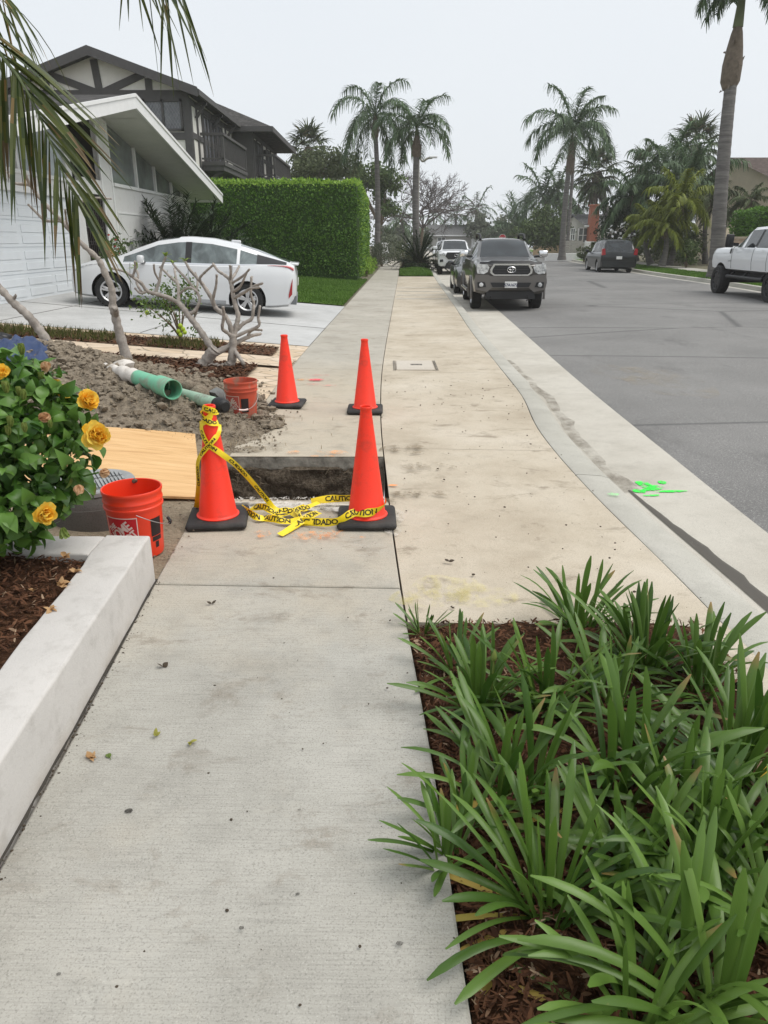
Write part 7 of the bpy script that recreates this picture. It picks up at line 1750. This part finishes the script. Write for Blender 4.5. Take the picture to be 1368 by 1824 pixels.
mirror(m_van, 1.15, 1.15, 1.08); plate(-2.585, .82, '', -1); prism('bumper', m_van, [(-.92, .34), (.92, .34), (.96, .62), (-.96, .62)], -2.40, -2.66, bow=.04)
# dark sedan between the pickups, further cars
ks = [(2.3, .30, .60, .66, .70, .66, .4), (2.2, .22, .70, .76, .84, .80, .6), (1.6, .18, .85, .91, .89, .87, .68), (1.0, .18, .90, 1.0, .90, .88, .70), (.15, .18, .93, 1.40, .90, .87, .60), (-.10, .18, .93, 1.44, .90, .87, .60), (-.2, .18, .93, 1.45, .90, .87, .60), (-.9, .18, .95, 1.42, .90, .87, .60), (-1.0, .18, .95, 1.40, .90, .87, .60), (-1.65, .2, .97, 1.06, .89, .86, .68), (-2.2, .25, .96, 1.02, .86, .82, .66), (-2.32, .40, .85, .90, .80, .76, .6)]
def sedan(label, loc, m_, rz, z=1.):
    k2 = [(k[0], k[1], k[2] * z, k[3] * z, *k[4:]) for k in ks]
    t, patch, prism, mirror, plate, surf = vehicle('parked_car', label, 'car', loc, rz, k2, (1.38, -1.35), .33, .21, .80, (m_,), side=((-.1, .9), (-.9, -.2)), screen=((.15, 1.0),), rear=((-1.65, -1.0),))
    for s in (-1, 1): prism('headlight', m_lamp, [(s * x, zz * z) for x, zz in ((.42, .58), (.70, .60), (.76, .70), (.5, .66))], 2.1, 2.325)
    prism('grille', m_cblk, [(-.38, .34), (.38, .34), (.42, .60), (-.42, .60)], 2.2, 2.33); mirror(m_, .62, 1.0 * z, 1.0, (.20, .12, .14)); plate(2.345, .45, '', 1); return t
sedan('dark sedan parked tight behind the dark bronze pickup', (3.42, 28.2, -.128), m_gry, yaw(-.04, -1))
sedan('dark car parked at the kerb behind the white pickup', (4.35, 52.2, -.128), m_drk, yaw(-.05, -1), 1.22)
sedan('white car farthest along the near kerb', (4.75, 61.0, -.128), m_pw, yaw(-.05, -1), 1.15)

# ================================================================ the far side: walls, hedge, houses, fences, sign
def blockwall():
    m = MT('block_wall'); v = m.vec(); n = m.n('ShaderNodeTexBrick'); mp = m.mapv(v, (1, 1, 1)); s_ = m.sep(v); c = m.n('ShaderNodeCombineXYZ'); m.l(m.math('ADD', s_[0], s_[1]), c.inputs[0]); m.l(s_[2], c.inputs[1]); m.l(c.outputs[0], n.inputs['Vector'])
    n.inputs['Color1'].default_value = (.46, .30, .22, 1); n.inputs['Color2'].default_value = (.58, .44, .34, 1); n.inputs['Mortar'].default_value = (.36, .29, .24, 1); n.inputs['Scale'].default_value = 1; n.inputs['Brick Width'].default_value = .42; n.inputs['Row Height'].default_value = .20; n.inputs['Mortar Size'].default_value = .012
    m.col(m.mix(m.ramp(m.noise(v, 3, 5), [(.35, .3), (.6, 0.)]), n.outputs['Color'], (.55, .42, .33))); m.set(.9, 0, .2); return m.m
t = thing('block_wall', 'low pink and tan block wall beside the far sidewalk behind the lifted pickup', 'wall', (18.0, 30, 0)); 
wy = [41.5, 38, 34, 30, 26, 22, 16]; b = B()
for a, c in zip(wy[:-1], wy[1:]):
    xa_, xc_ = xf(a) + 3.75, xf(c) + 3.75; b.add([(xa_, a, -.1), (xc_, c, -.1), (xc_, c, 1.68), (xa_, a, 1.68), (xa_ + .22, a, -.1), (xc_ + .22, c, -.1), (xc_ + .22, c, 1.68), (xa_ + .22, a, 1.68)], [(0, 1, 2, 3), (4, 7, 6, 5), (3, 2, 6, 7)])
xa_ = xf(41.5) + 3.75; b.box((xa_, 41.5, -.1), (xa_ + 6, 41.72, 1.68)); b.build('wall_body', blockwall(), t)
b = B()
for a, c in zip(wy[:-1], wy[1:]): b.bar((xf(a) + 3.86, a, 1.74), (xf(c) + 3.86, c, 1.74), .30, .11)
b.bar((xa_, 41.6, 1.745), (xa_ + 6, 41.6, 1.745), .30, .11); b.build('coping', mat('coping_tan', (.52, .42, .32), .9, .1, 5), t)
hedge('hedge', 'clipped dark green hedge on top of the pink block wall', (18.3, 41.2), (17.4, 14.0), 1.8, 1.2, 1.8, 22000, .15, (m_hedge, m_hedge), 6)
def simple_house(name, label, x0, x1, y0, y1, z0, ze, zr, mw, mr, wins=(), ridge='x', over=.6):
    t = thing(name, label, 'house', ((x0 + x1) / 2, y0, z0)); b = B(); b.box((x0, y0, z0 - .4), (x1, y1, ze)); 
    if ridge == 'y': b.add([(x0, y0 + .001, ze), (x1, y0 + .001, ze), ((x0 + x1) / 2, y0 + .001, zr - .1)], [(0, 1, 2)])
    if ridge == 'x':
        for xx in (x0 + .001, x1 - .001): b.add([(xx, y0, ze), (xx, y1, ze), (xx, (y0 + y1) / 2, zr - .1)], [(0, 1, 2)])
    b.build('wall', mw, t); b = B()
    if ridge == 'x':
        ym = (y0 + y1) / 2
        for s in (0, 1):
            ya = y0 - over if s == 0 else y1 + over; b.add([(x0 - over, ya, ze - .05), (x1 + over, ya, ze - .05), (x1 + over, ym, zr), (x0 - over, ym, zr)], [(0, 1, 2, 3)])
        pass
    else:
        xm = (x0 + x1) / 2
        for xe in (x0 - over, x1 + over): b.add([(xe, y0 - over, ze - .05), (xe, y1 + over, ze - .05), (xm, y1 + over, zr), (xm, y0 - over, zr)], [(0, 1, 2, 3)])
    b.build('roof', mr, t); b = B()
    if ridge == 'x': b.box((x0 - over, y0 - over - .1, ze - .22), (x1 + over, y0 - over + .02, ze - .03))
    else:
        xm = (x0 + x1) / 2
        for xe in (x0 - over, x1 + over): b.bar((xe, y0 - over - .04, ze - .12), (xm, y0 - over - .04, zr - .06), .08, .26, up=(0, -1, 0))
    b.build('fascia', m_trim, t)
    for (wx0, wx1, wz0, wz1) in wins:
        f = B(); yy_ = y0 - .05
        for a, c, e, g_ in ((wx0, wx1, wz0, wz0 + .08), (wx0, wx1, wz1 - .08, wz1), (wx0, wx0 + .08, wz0, wz1), (wx1 - .08, wx1, wz0, wz1), ((wx0 + wx1) / 2 - .03, (wx0 + wx1) / 2 + .03, wz0 + .08, wz1 - .08)): f.box((a, yy_ - .04, e), (c, yy_ + .04, g_))
        f.box((wx0 + .08, yy_ - .02, (wz0 + wz1) / 2 - .03), ((wx0 + wx1) / 2 - .03, yy_ + .02, (wz0 + wz1) / 2 + .03)); f.box(((wx0 + wx1) / 2 + .03, yy_ - .02, (wz0 + wz1) / 2 - .03), (wx1 - .08, yy_ + .02, (wz0 + wz1) / 2 + .03))
        fr_ = f.build('window', m_trim, t); p = B(); p.quad((wx0, y0 - .02, wz0), (wx1, y0 - .02, wz0), (wx1, y0 - .02, wz1), (wx0, y0 - .02, wz1)); p.build('pane', m_glass, fr_)
    return t
m_bei = mat('stucco_beige', (.72, .62, .47), .9, .05, 2, .2, 40); m_cream = mat('stucco_cream', (.64, .61, .54), .9, .05, 2); m_bri = mat('chimney_brick', (.33, .12, .075), .9, .25, 12)
t = simple_house('beige_house', 'beige stucco house with a brown shingle roof behind the thick palm trunk', 24.6, 40, 50, 62, .3, 5.25, 7.0, m_bei, m_shin2, ((25.0, 26.2, 3.3, 4.7),), 'x', .7)
b = B(); b.tube([(27.2, 49.3, 5.0), (27.0, 49.7, 4.7), (26.9, 49.93, 4.4), (26.9, 49.93, .4)], .07, 6); b.build('downspout', m_trim, t, smooth=60)
b = B(); b.box((20.8, 47.5, 0), (22.9, 47.7, 2.35)); b.box((19.9, 47.0, 0), (20.8, 47.3, 1.5)); tag(b.build('entry_wall', m_bei), 'beige stucco entry wall between the palm grove and the thick palm trunk', 'wall')
t = simple_house('cream_house', 'cream house with a white gridded window and a red brick chimney at the bend', 20.9, 29, 80, 92, .2, 3.1, 4.3, m_cream, m_shin3, ((at(1017, 400, 80).x, at(1026, 400, 80).x, 1.6, 2.8), (at(1031, 400, 80).x, at(1049, 400, 80).x, 1.35, 2.85)), 'x', .6)
b = B(); cx_ = at(1051, 400, 79).x; b.bbox((cx_, 79.0, 0), (cx_ + .85, 79.98, 4.8), .02, 1); b.bbox((cx_ - .07, 78.93, 4.802), (cx_ + .92, 80.05, 4.98), .02, 1); b.build('chimney', m_bri, t)
def slatfence(name, label, x0, x1, y, z0, z1, m_, rows, cat='fence', vertical=False):
    t = thing(name, label, cat, ((x0 + x1) / 2, y, 0)); b = B()
    if vertical:
        n = int((x1 - x0) / .22)
        for k in range(n): xx = lerp(x0, x1, k / n); b.box((xx, y, z0), (xx + (x1 - x0) / n - .015, y + .04, z1))
    else:
        for k in range(rows): h = (z1 - z0) / rows; b.box((x0, y, z0 + k * h), (x1, y + .05, z0 + (k + 1) * h - .025))
    b.build('slats', m_, t); n = max(2, int((x1 - x0) / 2.4))
    for k in range(n + 1): b = B(); xx = lerp(x0, x1, k / n); b.box((xx - .06, y + .052, z0 - .2), (xx + .06, y + .17, z1 + .05)); b.build('post', m_, t)
slatfence('slat_fence', 'white horizontal slat fence below the cream house', 17.9, 22.0, 69, .0, 1.55, m_trim, 7)
slatfence('slat_fence', 'short grey slat fence behind the tall palm trunk at the bend', 15.9, 17.85, 70, .0, 1.6, mat('fence_grey', (.36, .34, .31), .8), 8)
slatfence('board_fence', 'tan board fence of upright planks behind the round green tree', 17.8, 23.4, 92, .0, 2.1, mat('fence_tan', (.55, .40, .25), .85, .1, 1.), 1, vertical=True)
t = thing('garden_wall', 'low white garden wall with dark stakes in front of the tall bend palm', 'wall', (17, 66, 0)); b = B(); b.bbox((14.2, 68.0, -.1), (21.8, 68.25, .55), .02, 1); b.build('wall_body', m_trim, t)
for k in range(6): b = B(); xx = 17.6 + k * .78; b.box((xx, 67.6, 0), (xx + .1, 67.7, 1.05)); b.build('stake', m_cblk, t)
# stop sign at the corner
SP = at(895, 424, 86); t = thing('stop_sign', 'red octagonal stop sign rising above the roof of the dark bronze pickup', 'stop sign', (SP.x, SP.y, 0)); b = B(); b.tube([(SP.x, SP.y + .04, -.1), (SP.x, SP.y + .04, SP.z + .4)], .035, 8); b.build('post', m_kerb, t, smooth=60)
oc = lambda r, y: [(SP.x + r * math.cos(R(22.5 + 45 * k)), y, SP.z + r * math.sin(R(22.5 + 45 * k))) for k in range(8)]
b = B(); b.add(oc(.42, SP.y - .012) + oc(.42, SP.y), [tuple(range(8)), tuple(reversed(range(8, 16)))] + [(k, 8 + k, 8 + (k + 1) % 8, (k + 1) % 8) for k in range(8)]); o = b.build('sign_plate', m_plate, t); b = B(); b.add(oc(.385, SP.y - .016), [tuple(range(8))]); b.build('red_face', mat('sign_red', (.50, .02, .03), .5), o)
vs, fs = textmesh('STOP', .27, .006); b = B(); b.add([(SP.x + v.x, SP.y - .02, SP.z + v.y) for v in vs], fs); b.build('lettering', m_plate, o)
simple_house('far_white_house', 'small white house with a grey roof at the far end of the street', 15.0, 19.5, 132, 144, .1, 2.9, 4.4, m_trim, m_shin3, (), 'y', .5)
simple_house('far_grey_house', 'low grey roofed house at the far end behind the parked cars', 8.2, 15.0, 134, 144, .1, 2.5, 4.2, mat('stucco_dim', (.40, .39, .36), .9), m_shin3, ((9.2, 10.6, .9, 2.1),), 'x', .5)
# distant belt of trees closing the street
b = B(); rnd = random.Random(44); pts = []
for k in range(170):
    x = rnd.uniform(-70, 110); c = Vector((x, rnd.uniform(150, 168), rnd.uniform(1.2, 4.2)))
    for _ in range(55): pts.append(c + Vector((rnd.gauss(0, 1.6), rnd.gauss(0, 1.2), rnd.gauss(0, 1.2))))
leaf_cloud(b, pts, .75, .24, rnd, .2); tag(b.build('distant_trees', m_tr[1]), kind='stuff')
# sea mist softening the far end of the street
mh = bpy.data.materials.new('haze'); mh.use_nodes = True; tn = mh.node_tree; tn.nodes.clear(); on = tn.nodes.new('ShaderNodeOutputMaterial'); pv = tn.nodes.new('ShaderNodeVolumePrincipled'); pv.inputs['Color'].default_value = (1, 1, 1, 1); pv.inputs['Density'].default_value = HAZE; tn.links.new(pv.outputs[0], on.inputs['Volume'])
if HAZE > 0:
    b = B(); b.box((-180, -180, -1.4), (180, 182, 20)); hz = b.build('haze', mh); hz['kind'] = 'stuff'
